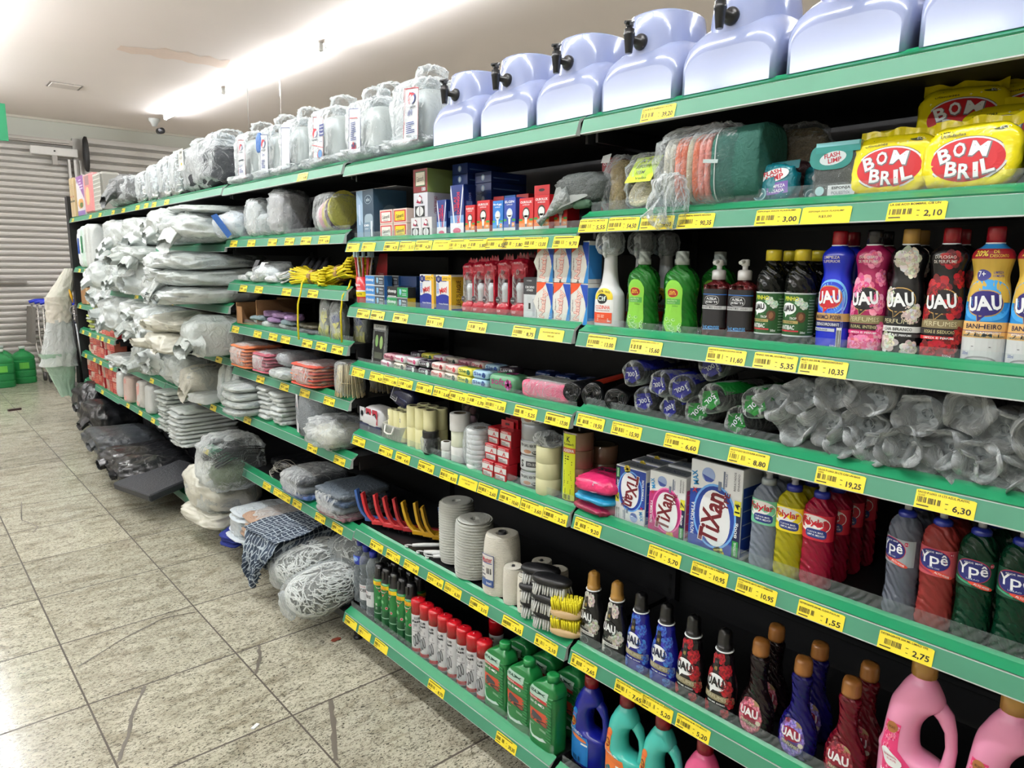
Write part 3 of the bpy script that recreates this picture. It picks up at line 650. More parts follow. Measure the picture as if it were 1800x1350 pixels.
a = put(pine('yellow-capped dark pine cleaner bottle, left of the front two'), 1.452, .798, z3)
put(dup(a, 'yellow-capped dark pine cleaner bottle beside the blue cleaner'), 1.452, .733, z3, .05)
put(dup(a, 'yellow-capped pine cleaner bottle in the second row, left'), 1.53, .80, z3); put(dup(a, 'yellow-capped pine cleaner bottle in the second row, right'), 1.53, .735, z3)
# dark red pump bottles
DB = Bottle([(0, .025, .02), (.004, .0295, .024), (.02, .0305, .0245), (.118, .0305, .0245), (.126, .0295, .024), (.131, .021, .018), (.136, .0125, .0125), (.142, .012, .012)], .55, 3, 32)
def pump(label):
    r = root('pump_soap_bottle', label, 'bottle'); g = MB(); DB.mesh(g, clear('dark_red_soap', (84, 22, 24), .55, .06, (140, 40, 34))); g.build('body', r)
    g = MB(); w = plast((216, 216, 214)); g.lathe([(.0155, .139), (.0155, .158), (.013, .161), (.006, .162), (.006, .170), (.009, .171), (.009, .183), (.007, .185)], w, 20); g.tube([(0, 0, .179), (0, -.014, .180), (0, -.022, .177)], .0045, w, 8); g.build('pump', r)
    d = Decal(DB.map(.034)); k = (22, 20, 22); d.rect(-.045, .045, .030, .118, k, .0003, 16); d.rect(-.045, .045, .105, .1065, (40, 110, 190), .0006, 16); d.ell(0, .092, .014, .011, (176, 176, 176), .0006); d.ell(0, .092, .0128, .0098, k, .0008)
    d.text('ASA', 0, .096, .014, .006, (210, 210, 210), bold=.05); d.text('JESTE', 0, .088, .019, .006, (210, 210, 210), bold=.05); d.rect(-.045, .045, .072, .080, (190, 190, 190), .0006, 16); d.text('SABONETE LIQUIDO', 0, .076, .048, .005, (30, 30, 30)); d.text('Intense', .002, .032, .032, .010, (90, 160, 220), rot=.08, bold=0); d.rect(-.018, .02, .0255, .0265, (90, 160, 220), .0008, 4, rot=.08); d.text('2 em 1', -.024, .029, .008, .003, (190, 190, 190))
    d.build('label', r); return r
a = put(pump('dark red soap bottle with white pump, left one beside the green soap'), 1.452, .931, z3); put(dup(a, 'dark red soap bottle with white pump, beside the pine cleaner'), 1.452, .865, z3)
# green soap
GB = Bottle([(0, .038, .024), (.005, .045, .029), (.03, .045, .029), (.06, .040, .028), (.085, .0395, .028), (.12, .044, .029), (.145, .041, .027), (.16, .028, .021), (.168, .016, .016), (.173, .0145, .0145)], .8, 4, 32)
def gsoap(label):
    r = root('green_soap_bottle', label, 'bottle'); g = MB(); GB.mesh(g, clear('green_soap', (30, 120, 36), .62, .06, (60, 170, 50))); g.build('body', r)
    g = MB(); c = clear('frosted_cap', (206, 214, 206), .6, .2); g.lathe([(.0165, .172), (.0165, .186), (.0145, .187), (.0145, .204), (.004, .205)], c, 24); g.build('cap', r)
    d = Decal(GB.map(.046))
    pts = []
    for i in range(28):
        t = 2*pi*i/28; w_ = .029*(1-.14*cos(2*sin(t)*1.6)*(abs(sin(t)) < .7)); pts.append((-.004+w_*cos(t)*(1 if sin(t) > 0 else 1.02), .072+.064*math.copysign(abs(sin(t))**.8, sin(t))))
    n_ = len(pts); inner = [(-.004+(p[0]+.004)*.5, .072+(p[1]-.072)*.5) for p in pts]
    d.shape([(-.004, .072)]+inner+pts, [(0, 1+i, 1+(i+1) % n_) for i in range(n_)]+[(1+i, 1+n_+i, 1+n_+(i+1) % n_, 1+(i+1) % n_) for i in range(n_)], ink((128, 196, 60)), .0004)
    d.ell(-.004, .105, .0135, .011, (226, 190, 70), .0007); d.ell(-.004, .105, .0125, .010, (150, 20, 24), .0009); d.text('ASA', -.004, .108, .013, .005, (236, 200, 60), bold=.05); d.text('JESTE', -.004, .102, .017, .005, (236, 200, 60), bold=.05)
    d.rect(-.024, .016, .078, .091, (70, 150, 60), .0007, 5); d.text('SABONETE', -.006, .087, .026, .004, (190, 220, 170)); d.text('LIQUIDO', -.008, .081, .022, .004, (190, 220, 170)); d.text('500ml', .004, .074, .012, .0035, (60, 110, 40))
    for i in range(26):
        rnd = random.Random(i+40); x = rnd.uniform(-.027, .018); z = rnd.uniform(.014, .044); q = rnd.uniform(.002, .0048); d.ell(x, z, q, q, (216, 236, 206), .0007, 10, 1); d.ell(x+.0004, z+.0003, q*.78, q*.78, (110, 180, 70), .0009, 10, 1)
    d.build('label', r); return r
a = put(gsoap('large green liquid soap bottle, left one beside the white spray'), 1.455, 1.150, z3); put(dup(a, 'large green liquid soap bottle, right one'), 1.455, 1.035, z3)
put(dup(a, 'green soap bottle standing behind the left one'), 1.54, 1.10, z3); put(dup(a, 'green soap bottle standing behind the right one'), 1.545, .99, z3)
# white spray cleaner
SB = Bottle([(0, .036, .022), (.004, .042, .027), (.04, .043, .028), (.085, .042, .027), (.10, .037, .025), (.118, .025, .020), (.15, .0185, .017), (.185, .0165, .0155), (.20, .0155, .0150)], .8, 4, 30)
def spray(label):
    r = root('spray_bottle', label, 'bottle'); w = plast((224, 226, 226)); g = MB(); SB.mesh(g, w); g.build('body', r)
    g = MB(); g.lathe([(.0185, .195), (.0185, .212), (.013, .216)], w, 20); g.rings([[(x*s, y, .214+z) for x, y, z in ((-.009, -.018, 0), (.009, -.018, 0), (.009, .022, 0), (-.009, .022, 0))] for s, z in ((1, 0),)]+[[(sx*.011*q, y, .214+zz) for sx, y in ((-1, -.024), (1, -.024), (1, .024), (-1, .024))] for q, zz in ((1, .014), (.8, .036), (.5, .040))], w, smooth=False)
    g.tube([(0, -.02, .240), (0, -.034, .240)], .006, w, 8); g.build('spray_head', r)
    g = MB(); g.tube([(0, -.022, .226), (0, -.030, .214), (0, -.028, .198), (0, -.022, .190)], [.006, .006, .005, .004], w, 8); g.build('trigger', r)
    g = MB(); lump(g, .055, .075, .065, FILM, 5, .1, 40, c=(0, -.004, .195)); g.build('shrink_film', r)
    d = Decal(SB.map(.044)); d.rect(-.034, .026, .018, .046, (222, 76, 34), .0005, 10, 2); d.ell(-.002, .088, .030, .022, (240, 214, 50), .0004, 24); d.rect(-.034, .030, .046, .08, (236, 238, 236), .0005, 10, 2); d.ell(-.004, .082, .0135, .0135, (20, 30, 30), .0009); d.text('Cif', -.004, .083, .020, .013, (220, 236, 226), .0016, bold=.05)
    d.text('35%', -.010, .101, .018, .007, (40, 30, 20), rot=.2, bold=.04); d.text('GRATIS', .010, .1, .016, .005, (40, 30, 20), rot=-.2); d.text('COZINHA', -.002, .060, .042, .010, (220, 70, 40), bold=.02); d.text('DESENGORDURANTE', -.002, .051, .040, .003, (150, 60, 40)); d.lines(-.016, .016, .024, .042, 4, (244, 200, 180)); d.text('500ml', .017, .024, .010, .005, WHITE)
    d.build('label', r); return r
a = put(spray('white spray cleaner bottle with orange label beside the toothpaste-like boxes'), 1.455, 1.262, z3, .05); put(dup(a, 'white spray cleaner bottle in shade behind the labelled one'), 1.54, 1.225, z3); put(dup(a, 'white spray cleaner bottle farthest back of the three'), 1.625, 1.21, z3)

# ================================================================ detergent shelf of the nearest bay
z5 = .92
def box3(r, w, dp, h, m, name='carton', b=.0008): return MB().box(-w/2, w/2, -dp/2, dp/2, 0, h, m, b).build(name, r)
def tixan(kind, w, h, dp, label, flip=False):
    r = root('soap_powder_box', label, 'box'); c = {'blue': (24, 60, 150), 'pink': (176, 36, 110)}[kind]; wm = M((226, 228, 228), .35, coat=.3)
    box3(r, w, dp, h, wm); sgn = -1 if flip else 1
    def F(a, b, d): return (a*sgn, -dp/2-d, (b if not flip else h-b))
    dl = Decal(F); s = h/.19
    dl.poly([(-w/2, h*.02), (w*.36, h*.02), (w*.36, h*.52), (0, h*.74), (-w/2, h*.66)], c, .0004)
    dl.ell(-.0*w, h*.42, w*.42, h*.36, (110, 170, 230) if kind == 'blue' else (230, 110, 170), .0006, 30); dl.ell(-.0*w, h*.42, w*.385, h*.335, c, .0007, 30); dl.ell(.01*w, h*.40, w*.30, h*.31, (232, 234, 236), .0009, 30, rot=.1)
    dl.text('TiXan', -.05*w, h*.40, h*.60, w*.40, (240, 240, 240), .0011, rot=pi/2-.12, bold=.12); dl.text('TiXan', -.05*w, h*.40, h*.585, w*.375, (110, 20, 34), .0014, rot=pi/2-.12, bold=.07)
    dl.text('YPE', w*.22, h*.62, h*.2, w*.10, (110, 20, 34), rot=pi/2-.12, bold=.05)
    dl.rect(w*.36, w*.5, h*.02, h*.6, (24, 28, 70), .0005); dl.rect(w*.37, w*.49, h*.5, h*.66, (226, 220, 60), .0009); dl.text('14' if w > .12 else '7', w*.43, h*.58, h*.1, w*.09, (20, 20, 30), rot=pi/2, bold=.05); dl.text('800g' if w > .12 else '400g', w*.43, h*.34, h*.17, w*.07, WHITE, rot=pi/2, bold=.03); dl.rect(w*.37, w*.48, h*.05, h*.22, (40, 140, 60), .0009); dl.text('+SUSTENTAVEL', w*.425, h*.135, h*.15, w*.045, WHITE, rot=pi/2)
    dl.text('NOVA FORMULA', -w*.42, h*.34, h*.36, w*.075, WHITE, rot=pi/2, bold=.03); dl.text('X', -w*.4, h*.66, w*.1, h*.05, (200, 30, 50), bold=.06); dl.text('MAX', -w*.4, h*.80, h*.16, w*.11, (40, 140, 200), rot=pi/2+.2, bold=.05)
    dl.ell(-w*.15, h*.86, w*.13, w*.13, (150, 170, 210), .0006, 20); dl.poly([(-w*.27, h*.86), (-w*.03, h*.82), (-w*.08, h*.79), (-w*.2, h*.785)], (60, 80, 160), .0008); dl.lines(w*.05, w*.11, h*.72, h*.94, 1, (110, 120, 140)); dl.rect(w*.14, w*.17, h*.75, h*.94, (110, 120, 140)); dl.text('BRANCAS', w*.2, h*.85, h*.14, w*.035, (60, 80, 130), rot=pi/2); dl.text('RESULTADOS', w*.36, h*.86, h*.2, w*.035, (70, 70, 80), rot=pi/2); dl.text('ENSAIADO', w*.43, h*.86, h*.18, w*.035, (70, 70, 80), rot=pi/2)
    flower(dl, w*.12, h*.04, w*.1, (236, 214, 90), (214, 190, 60), 2, k=2)
    dl.build('front_print', r)
    dl = Decal(lambda a, b, d: (w/2+d, -a, b)); dl.rect(-dp/2+.004, dp/2-.004, .01, h*.8, c if kind == 'blue' else (190, 60, 120), .0004)
    for k in range(5): dl.rect(-dp/2+.008, dp/2-.008, .02+k*h*.15, .02+k*h*.15+h*.012, (160, 170, 190), .0006)
    dl.build('side_print', r)
    dl = Decal(topf(h)); dl.rect(-w/2+.006, w/2-.006, -dp/2+.01, dp/2-.004, (120, 126, 130), .0004); dl.text('TiXan', 0, 0, w*.6, dp*.3, (40, 50, 90), .0006); dl.build('top_print', r)
    return r
put(tixan('blue', .100, .155, .055, 'blue soap powder box standing upside down beside the pink packs', True), 1.462, 1.152, z5)
put(tixan('pink', .108, .165, .06, 'pink and white soap powder box in the middle of the three'), 1.465, 1.035, z5, .03)
put(tixan('blue', .140, .222, .085, 'largest blue and white soap powder box beside the clear detergent'), 1.475, .895, z5)
for i, (x, y) in enumerate(((1.53, 1.155), (1.60, 1.16))): put(tixan('blue', .100, .155, .055, 'blue soap powder box %s behind the upside-down one' % ['directly', 'farther'][i], True), x, y, z5)
put(tixan('pink', .108, .165, .06, 'pink soap powder box directly behind the pink one'), 1.54, 1.035, z5); put(tixan('blue', .140, .222, .085, 'large soap powder box directly behind the largest one'), 1.575, .895, z5)
def pouch(w, d, h, m, seed, label, nm, cat, txt=None, amp=.06, fr=20):
    r = root(nm, label, cat); lump(MB(), w, d, h, m, seed, amp, fr, ex=.45, ez=.8, nu=40, nv=18).build('wrapper', r)
    if txt:
        dl = Decal(front(-d/2*.96, .0)); txt(dl, w, h); dl.build('print', r)
    return r
SF = dict(pink=(226, 50, 110), blue=(30, 150, 196), wine=(150, 30, 70))
def surft(dl, w, h):
    dl.text('Surf', 0, h*.5, w*.3, h*.35, (60, 30, 120), rot=-.05, bold=.05); dl.ell(0, h*.5, w*.2, h*.3, (240, 190, 214), .0004)
for i, (c, dz, h, l) in enumerate((('wine', 0, .03, 'wine-coloured refill pack at the bottom of the small stack'), ('blue', .030, .026, 'blue refill pack between the pink and wine ones'), ('pink', .056, .055, 'shiny pink refill pack on top of the small stack'))):
    p = pouch(.135, .15, h, plast(SF[c], .22, bump=.7, bscale=20), i+2, l, 'refill_pack', 'pack', surft if c == 'pink' else None, .1)
    put(p, 1.475, 1.268, z5+dz, .15*(i-1))
    if c == 'pink':
        dl = Decal(lambda a, b, d: (a, b, h*1.02+d)); dl.text('surf', .01, .01, .08, .035, (26, 20, 40), .001, bold=.05); dl.text('5+1', .0, -.03, .03, .014, (26, 20, 40), .001); dl.build('top_print', p)
PLB = Bottle([(0, .026, .022), (.004, .032, .027), (.03, .033, .028), (.10, .0315, .027), (.115, .0325, .0275), (.165, .0325, .0275), (.182, .029, .0255), (.196, .018, .017), (.203, .0125, .0125), (.207, .012, .012)], .8, 4, 30)
def polylar(col, lc, label, capc, nm='polylar'):
    r = root('detergent_bottle', label, 'bottle'); g = MB(); PLB.mesh(g, clear('%s_liquid_%d' % (nm, col[0]), col, .5, .06)); g.build('body', r)
    g = MB(); g.lathe([(.0165, .200), (.0165, .208), (.015, .213), (.008, .214)], plast(capc), 20); g.lathe([(.0075, .213), (.0062, .222), (.0085, .224), (.0085, .229), (.002, .231)], plast((190, 192, 192)), 16); g.build('cap', r)
    d = Decal(PLB.map(.034)); d.rect(-.05, .05, .112, .168, lc, .0003, 16, 2); d.ell(-.002, .147, .038, .019, (230, 228, 224), .0006, 28); d.text('Polylar', -.002, .150, .056, .019, (190, 24, 40), .0012, bold=.04); d.ell(.006, .127, .021, .010, (30, 50, 120), .0009, 24, ex=.6); d.text('LAVA MAIS,', .006, .130, .026, .0045, WHITE, .0013); d.text('LIMPA MELHOR!', .006, .124, .032, .0045, WHITE, .0013); d.text('Clear', -.030, .128, .014, .006, (60, 60, 60))
    d.build('label', r); return r
GR = (150, 156, 156)
P1 = put(polylar((150, 160, 176), (110, 190, 150), 'clear blue-grey detergent bottle beside the largest powder box', GR, 'clr'), 1.452, .772, z5)
P2 = put(polylar((200, 190, 30), (236, 214, 30), 'yellow detergent bottle with blue cap', (30, 40, 130), 'yel'), 1.452, .712, z5)
P3 = put(polylar((176, 24, 60), (196, 30, 50), 'front crimson detergent bottle with blue cap', (30, 40, 130), 'crim'), 1.452, .651, z5)
put(dup(P1, 'clear detergent bottle behind the first clear one'), 1.52, .768, z5); put(dup(P2, 'yellow detergent bottle behind the first yellow one'), 1.52, .706, z5)
for i in range(3): put(dup(P3, 'crimson detergent bottle, %s behind the front crimson one' % ORD[i]), 1.52+.068*i, .648, z5)
put(dup(P1, 'clear detergent bottle farthest back in its file'), 1.59, .768, z5)
YB = Bottle([(0, .024, .021), (.004, .030, .026), (.025, .0315, .027), (.07, .0285, .0245), (.10, .030, .026), (.14, .031, .027), (.175, .0305, .0265), (.195, .026, .023), (.208, .015, .015), (.213, .0125, .0125)], .85, 4, 32, rib=lambda z, t: 1+.018*sin(6*t+z*150)*(1 if z < .11 else 0))
def ype(col, lc, label, nm):
    r = root('detergent_bottle', label, 'bottle'); g = MB(); YB.mesh(g, clear('ype_liquid_%s' % nm, col, .5, .07)); g.build('body', r)
    g = MB(); g.lathe([(.0165, .205), (.0165, .213), (.012, .219), (.007, .220)], plast((26, 40, 130)), 20); g.lathe([(.007, .218), (.0065, .228), (.0125, .230), (.0125, .234), (.003, .2355)], plast((206, 208, 210)), 20); g.build('cap', r)
    d = Decal(YB.map(.031)); d.rect(-.046, .046, .112, .165, lc, .0003, 16, 3); d.ell(-.002, .143, .0285, .0215, (180, 40, 70), .0006, 28); d.ell(-.002, .143, .027, .020, (28, 36, 110), .0009, 28); d.text('Ypê', -.002, .143, .045, .027, (236, 238, 240), .0014, rot=.06, bold=.03)
    d.text('RENDE MAIS', -.002, .158, .024, .003, WHITE, .0013, rot=.1); d.ell(.027, .158, .0042, .0042, (170, 30, 60), .0011, 14); d.text('+1', .027, .158, .006, .004, WHITE, .0013); d.text('LIMAO' if nm[0] == 'g' else 'CLEAR CARE', 0, .128, .016, .003, (200, 210, 220), .0013)
    d.rect(-.034, .0, .119, .123, (60, 150, 110) if nm[0] == 'g' else (150, 40, 70), .0007, 4, rot=-.25); d.ell(.014, .117, .020, .0045, (214, 70, 50), .001, 18, rot=-.25); d.text('ALTO PODER', .014, .117, .026, .004, WHITE, .0013, rot=-.25)
    if nm == 'clear': d.rect(-.046, -.024, .112, .165, (206, 208, 208), .0008, 4); d.bars(-.044, -.038, .12, .16, n=6); d.rect(-.034, -.028, .125, .14, (150, 160, 40), .001)
    d.build('label', r); return r
Y1 = put(ype((120, 126, 140), (150, 160, 164), 'clear detergent bottle with a blue oval label, leftmost of that brand', 'clear'), 1.452, .482, z5, -.5)
Y2 = put(ype((170, 64, 60), (190, 80, 90), 'salmon-red detergent bottle with blue oval label', 'red'), 1.452, .420, z5)
Y3 = put(ype((10, 62, 40), (10, 70, 50), 'dark green detergent bottle, left one, blue oval label', 'g1'), 1.452, .357, z5, .05)
put(dup(Y3, 'dark green detergent bottle cut by the right edge'), 1.452, .293, z5, .05)
for o, y, l in ((Y1, .478, 'clear detergent bottle behind the leftmost oval-labelled one'), (Y2, .417, 'salmon-red detergent bottle in the second row'), (Y3, .352, 'dark green detergent bottle in the second row')): put(dup(o, l), 1.52, y, z5)
put(dup(Y2, 'salmon-red detergent bottle in the third row'), 1.59, .45, z5)
# ================================================================ softeners of the nearest bay
z6 = .508
AB = Bottle([(0, .030, .020), (.004, .0385, .0265), (.03, .0395, .027), (.085, .0375, .026), (.11, .033, .024), (.135, .0265, .0215), (.15, .0245, .020), (.160, .0235, .019), (.168, .019, .017), (.172, .0165, .0165)], .85, 4, 32)
AV = dict(white=(20, 20, 22), blue=(24, 26, 130), red=(18, 14, 18))
def softener(kind, label):
    r = root('softener_bottle', label, 'bottle'); g = MB(); AB.mesh(g, plast(AV[kind], .2)); g.build('body', r)
    cm = plast((162, 120, 54) if kind == 'white' else (16, 16, 18)); g = MB()
    R = []
    for z, q, f in ((.172, .0195, 0), (.182, .0195, 0), (.183, .0182, 0), (.195, .018, .10), (.216, .0168, .2), (.221, .0135, .22)):
        R.append([(q*(1-f*(i % 8 < 3))*cos(2*pi*i/24), q*(1-f*(i % 8 < 3))*sin(2*pi*i/24), z+(.004 if (i % 8 < 3) and z > .21 else 0)) for i in range(24)])
    g.rings(R, cm); g.build('cap', r)
    g = MB(); g.lathe([(.0215, .1705), (.0225, .172), (.0215, .1735)], ink(WHITE), 24); g.build('neck_ring', r)
    d = Decal(AB.map(.039)); fa = {'white': ((214, 210, 200), (170, 166, 156)), 'blue': ((70, 120, 200), (40, 60, 160)), 'red': ((180, 24, 40), (120, 10, 24))}[kind]
    sp = ((.018, .125, .018), (.022, .085, .022), (-.02, .15, .014), (.006, .155, .014), (-.03, .11, .014), (.035, .13, .014), (.036, .05, .016), (-.03, .02, .014)) if kind != 'white' else ((.012, .145, .02), (-.014, .15, .018), (.02, .07, .026), (-.032, .03, .018), (-.02, .12, .018))
    for i, (x, z, q) in enumerate(sp): flower(d, x, z, q, *fa, i+10)
    k = (20, 20, 22)
    d.rect(-.018, .000, .115, .152, k, .0008, 3, rot=.05); d.ell(-.011, .127, .002, .005, (150, 130, 70), .0012, 8); d.ell(-.006, .127, .0025, .006, (150, 130, 70), .0012, 8); d.rect(-.014, -.004, .14, .146, (70, 70, 70), .0011)
    if kind == 'white': d.rect(-.05, .05, .004, .058, k, .0006, 14, 2); d.rect(-.03, .026, .040, .049, (226, 226, 222), .0009, 8); d.text('CHA BRANCO', 0, .0445, .036, .005, (50, 50, 50)); d.ell(-.004, .022, .011, .011, (120, 120, 120), .0009); d.ell(-.004, .022, .0095, .0095, k, .0011); d.text('PERFUME', .0, .058, .03, .005, (170, 170, 160))
    else: d.rect(-.05, .05, .046, .062, (140, 130, 100), .0007, 14); d.text('PERFUMES', -.002, .055, .050, .009, (210, 204, 176), bold=0); d.text('PARFUME INTENSO', 0, .040, .042, .004, WHITE); flower(d, .022, .02, .012, *fa, 20)
    bubble(d, -.006, .092, .026, .021, WHITE if kind != 'white' else k); d.text('UAU', -.006, .093, .044, .023, (24, 28, 60) if kind == 'blue' else (24, 22, 24) if kind == 'red' else WHITE, .0016, .05, .09)
    d.build('label', r); return r
for k, ys_, ls in (('white', (1.288, 1.200), ('black and white softener bottle with gold cap, beside the yellow brushes', 'black and white softener bottle with gold cap, right of its twin')), ('blue', (1.115, 1.031), ('blue softener bottle with black cap, left of the pair', 'blue softener bottle with black cap, right of the pair')), ('red', (.948, .858), ('black and red rose softener bottle, left of the pair', 'black and red rose softener bottle, right of the pair'))):
    o = put(softener(k, ls[0]), 1.455, ys_[0], z6, -.02); put(dup(o, ls[1]), 1.455, ys_[1], z6, .03)
TB = Bottle([(0, .026, .018), (.005, .037, .025), (.025, .043, .028), (.055, .043, .028), (.085, .036, .025), (.11, .025, .0205), (.135, .0195, .018), (.16, .0185, .0175), (.18, .021, .0185), (.192, .0225, .0185), (.196, .018, .016), (.200, .014, .014)], .9, 4, 34, rib=lambda z, t: 1+(.05*sin(2*t+z*60) if .09 < z < .19 else 0))
def twist(col, fc, label):
    r = root('twisted_softener_bottle', label, 'bottle'); g = MB(); TB.mesh(g, clear('twist_%d_%d' % (col[0], col[2]), col, .72, .05)); g.build('body', r)
    g = MB(); n_ = 24; cm = plast((150, 98, 44), .35)
    g.rings([[(q*(1+.06*((i % 8) < 4)*f)*cos(2*pi*i/n_), q*(1+.06*((i % 8) < 4)*f)*sin(2*pi*i/n_), z) for i in range(n_)] for z, q, f in ((.200, .0185, 0), (.206, .0195, .3), (.228, .0185, 1), (.236, .016, 1), (.238, .008, 0))], cm); g.build('cap', r)
    d = Decal(TB.map(.043)); d.ell(-.004, .052, .031, .044, tuple(int(x*.75) for x in fc), .0004, 28, 3)
    for i in range(9):
        rnd = random.Random(i+5); t = i*.7; flower(d, -.004+.022*cos(t), .052+.034*sin(t), .009, tuple(min(255, x+50) for x in fc), fc, i, k=3)
    flower(d, -.016, .085, .009, (130, 20, 50), (90, 10, 30), 2, k=3); d.ell(.008, .085, .014, .008, (150, 130, 90), .0006, 14, rot=-.4); bubble(d, -.004, .060, .023, .016, (140, 24, 50)); d.text('UAU', -.004, .061, .042, .021, (236, 236, 236), .0017, .02, .09); d.rect(-.024, .018, .030, .040, (110, 104, 80), .0008, 5, rot=-.15); d.text('PERFUMES', -.004, .035, .038, .007, (214, 208, 180), .0012, rot=-.15, bold=0); d.ell(.018, .042, .006, .006, (214, 208, 190), .0012, 12)
    d.build('label', r); return r
t1 = put(twist((26, 14, 16), (180, 90, 110), 'black twisted-neck softener bottle with bronze cap'), 1.455, .765, z6)
t2 = put(twist((20, 16, 96), (110, 90, 170), 'deep blue twisted-neck softener bottle with bronze cap'), 1.455, .662, z6)
t3 = put(twist((104, 12, 28), (130, 24, 40), 'wine-red twisted-neck softener bottle with bronze cap'), 1.455, .556, z6)
put(dup(t1, 'black twisted-neck softener bottle in the second row'), 1.545, .775, z6); put(dup(t2, 'deep blue twisted-neck softener bottle in the second row'), 1.545, .668, z6); put(dup(t3, 'wine-red twisted-neck softener bottle in the second row'), 1.545, .556, z6)
def jug(col, label, w, h, dp, capc, lab, nm='jug_bottle', neckcol=None):
    """big bottle with a side handle: outline with a real hole, thickened and rounded"""
    r = root(nm, label, 'bottle'); m = plast(col, .25)
    # body column of cross sections; handle as a tube on its right
    B = Bottle([(0, w*.36, dp*.38, -w*.02), (.006, w*.46, dp*.48, 0), (h*.12, w*.49, dp*.5, 0), (h*.30, w*.49, dp*.5, 0), (h*.36, w*.46, dp*.5, -w*.03), (h*.42, w*.27, dp*.46, -w*.21), (h*.56, w*.23, dp*.44, -w*.20), (h*.66, w*.27, dp*.44, -w*.13), (h*.72, w*.33, dp*.44, -w*.03), (h*.78, w*.29, dp*.42, 0), (h*.84, w*.21, dp*.36, 0), (h*.875, w*.15, w*.15, 0), (h*.90, w*.14, w*.14, 0)], .9, 4, 30)
    g = MB(); B.mesh(g, m); g.build('body', r)
    g = MB(); g.tube([(w*.20, 0, h*.73), (w*.33, 0, h*.68), (w*.41, 0, h*.6), (w*.44, 0, h*.5), (w*.42, 0, h*.40), (w*.37, 0, h*.31)], [w*.13, w*.12, w*.085, w*.08, w*.09, w*.12], m, 12); g.build('handle', r)
    lathed_cap(r, w*.165, h*.885, h, plast(capc), ribs=1)
    d = Decal(B.map(w*.48)); lab(d, w, h); d.build('label', r); return r
def asal(c1, c2):
    def f(d, w, h):
        pts = [(-w*.44, h*.04), (w*.1, h*.04), (w*.16, h*.2), (w*.1, h*.34), (-w*.02, h*.5), (-w*.14, h*.6), (-w*.34, h*.64), (-w*.44, h*.58)]
        d.rect(-w*.46, w*.12, h*.05, h*.36, c1, .0006, 8, 6); d.rect(-w*.46, -w*.06, h*.35, h*.60, c1, .0006, 6, 8); d.ell(-w*.2, h*.59, w*.17, h*.05, c1, .0006, 20)
        d.ell(-w*.22, h*.48, w*.17, h*.055, (236, 200, 60), .0009); d.ell(-w*.22, h*.48, w*.155, h*.05, (140, 20, 24), .0011); d.text('ASA', -w*.22, h*.497, w*.17, h*.026, (236, 200, 60), .0015, bold=.05); d.text('JESTE', -w*.22, h*.463, w*.22, h*.026, (236, 200, 60), .0015, bold=.05)
        d.text('MULTIUSO' if c2 == 0 else 'Stilette', -w*.16, h*.39, w*.42, h*.032, WHITE, .0015, rot=-.1, bold=.04); d.text('ORIGINAL' if c2 == 0 else 'DESINFETANTE', -w*.2, h*.57, w*.3, h*.014, (226, 60, 60), .0013)
        d.ell(-w*.14, h*.33, w*.22, h*.022, (226, 120, 60), .0011, 18, rot=-.15); d.rect(-w*.05, w*.1, h*.27, h*.29, WHITE, .0009, 2); d.bars(-w*.3, -w*.05, h*.06, h*.12)
        if c2:
            for i in range(5): flower(d, -w*.36+w*.1*i, h*(.2+.03*sin(i*2)), w*.05, (40, 110, 120), (60, 130, 140), i, k=2)
    return f
zd = .145
put(jug((16, 24, 130), 'royal blue handled cleaner bottle with dark red cap on the bottom shelf', .125, .285, .07, DRED, asal((30, 120, 196), 0)), 1.43, 1.262, zd, .1)
j = put(jug((70, 190, 176), 'turquoise handled bottle with red cap beside the royal blue one', .125, .292, .07, DRED, asal((236, 126, 60), 1)), 1.43, 1.13, zd, .1)
put(dup(j, 'turquoise handled bottle with red cap, right of its twin'), 1.43, 1.008, zd, .05)
j = put(jug((222, 90, 140), 'pink handled bottle with red cap on the bottom shelf', .125, .292, .07, DRED, asal((230, 60, 110), 1)), 1.43, .880, zd)
put(dup(j, 'pink handled bottle mostly hidden, only red cap showing at bottom edge'), 1.43, .745, zd)
def babyl(d, w, h):
    d.rect(-w*.42, w*.16, h*.06, h*.27, (236, 236, 238), .0006, 8, 4); d.rect(-w*.40, w*.04, h*.26, h*.58, (226, 60, 120), .0006, 7, 8)
    for i in range(14):
        rnd = random.Random(i); flower(d, rnd.uniform(-w*.38, 0), rnd.uniform(h*.28, h*.56), .007, (246, 150, 186), (206, 30, 90), i, k=2)
    d.ell(-w*.16, h*.55, w*.16, h*.035, (170, 110, 60), .0012, 20); d.text('AMACIANTE', -w*.16, h*.55, w*.2, h*.016, (90, 50, 20), .0015); d.ell(-w*.22, h*.36, w*.155, h*.055, WHITE, .0012, 20); d.text('PERFUMA E PROTEGE', -w*.22, h*.37, w*.22, h*.012, (206, 60, 110), .0015); d.text('SUAVE', -w*.22, h*.35, w*.15, h*.012, (206, 60, 110), .0015)
    d.text('Baby', -w*.13, h*.215, w*.5, h*.07, (190, 30, 60), .0015, bold=.05); d.text('Soft', -w*.13, h*.125, w*.42, h*.06, (190, 30, 60), .0015, bold=.05)
j = put(jug((232, 150, 184), 'large pale pink fabric softener bottle with handle and gold cap', .135, .345, .075, (170, 128, 60), babyl), 1.46, .425, z6, .08)
put(dup(j, 'large pale pink softener bottle cut by the right edge'), 1.46, .275, z6, .08)
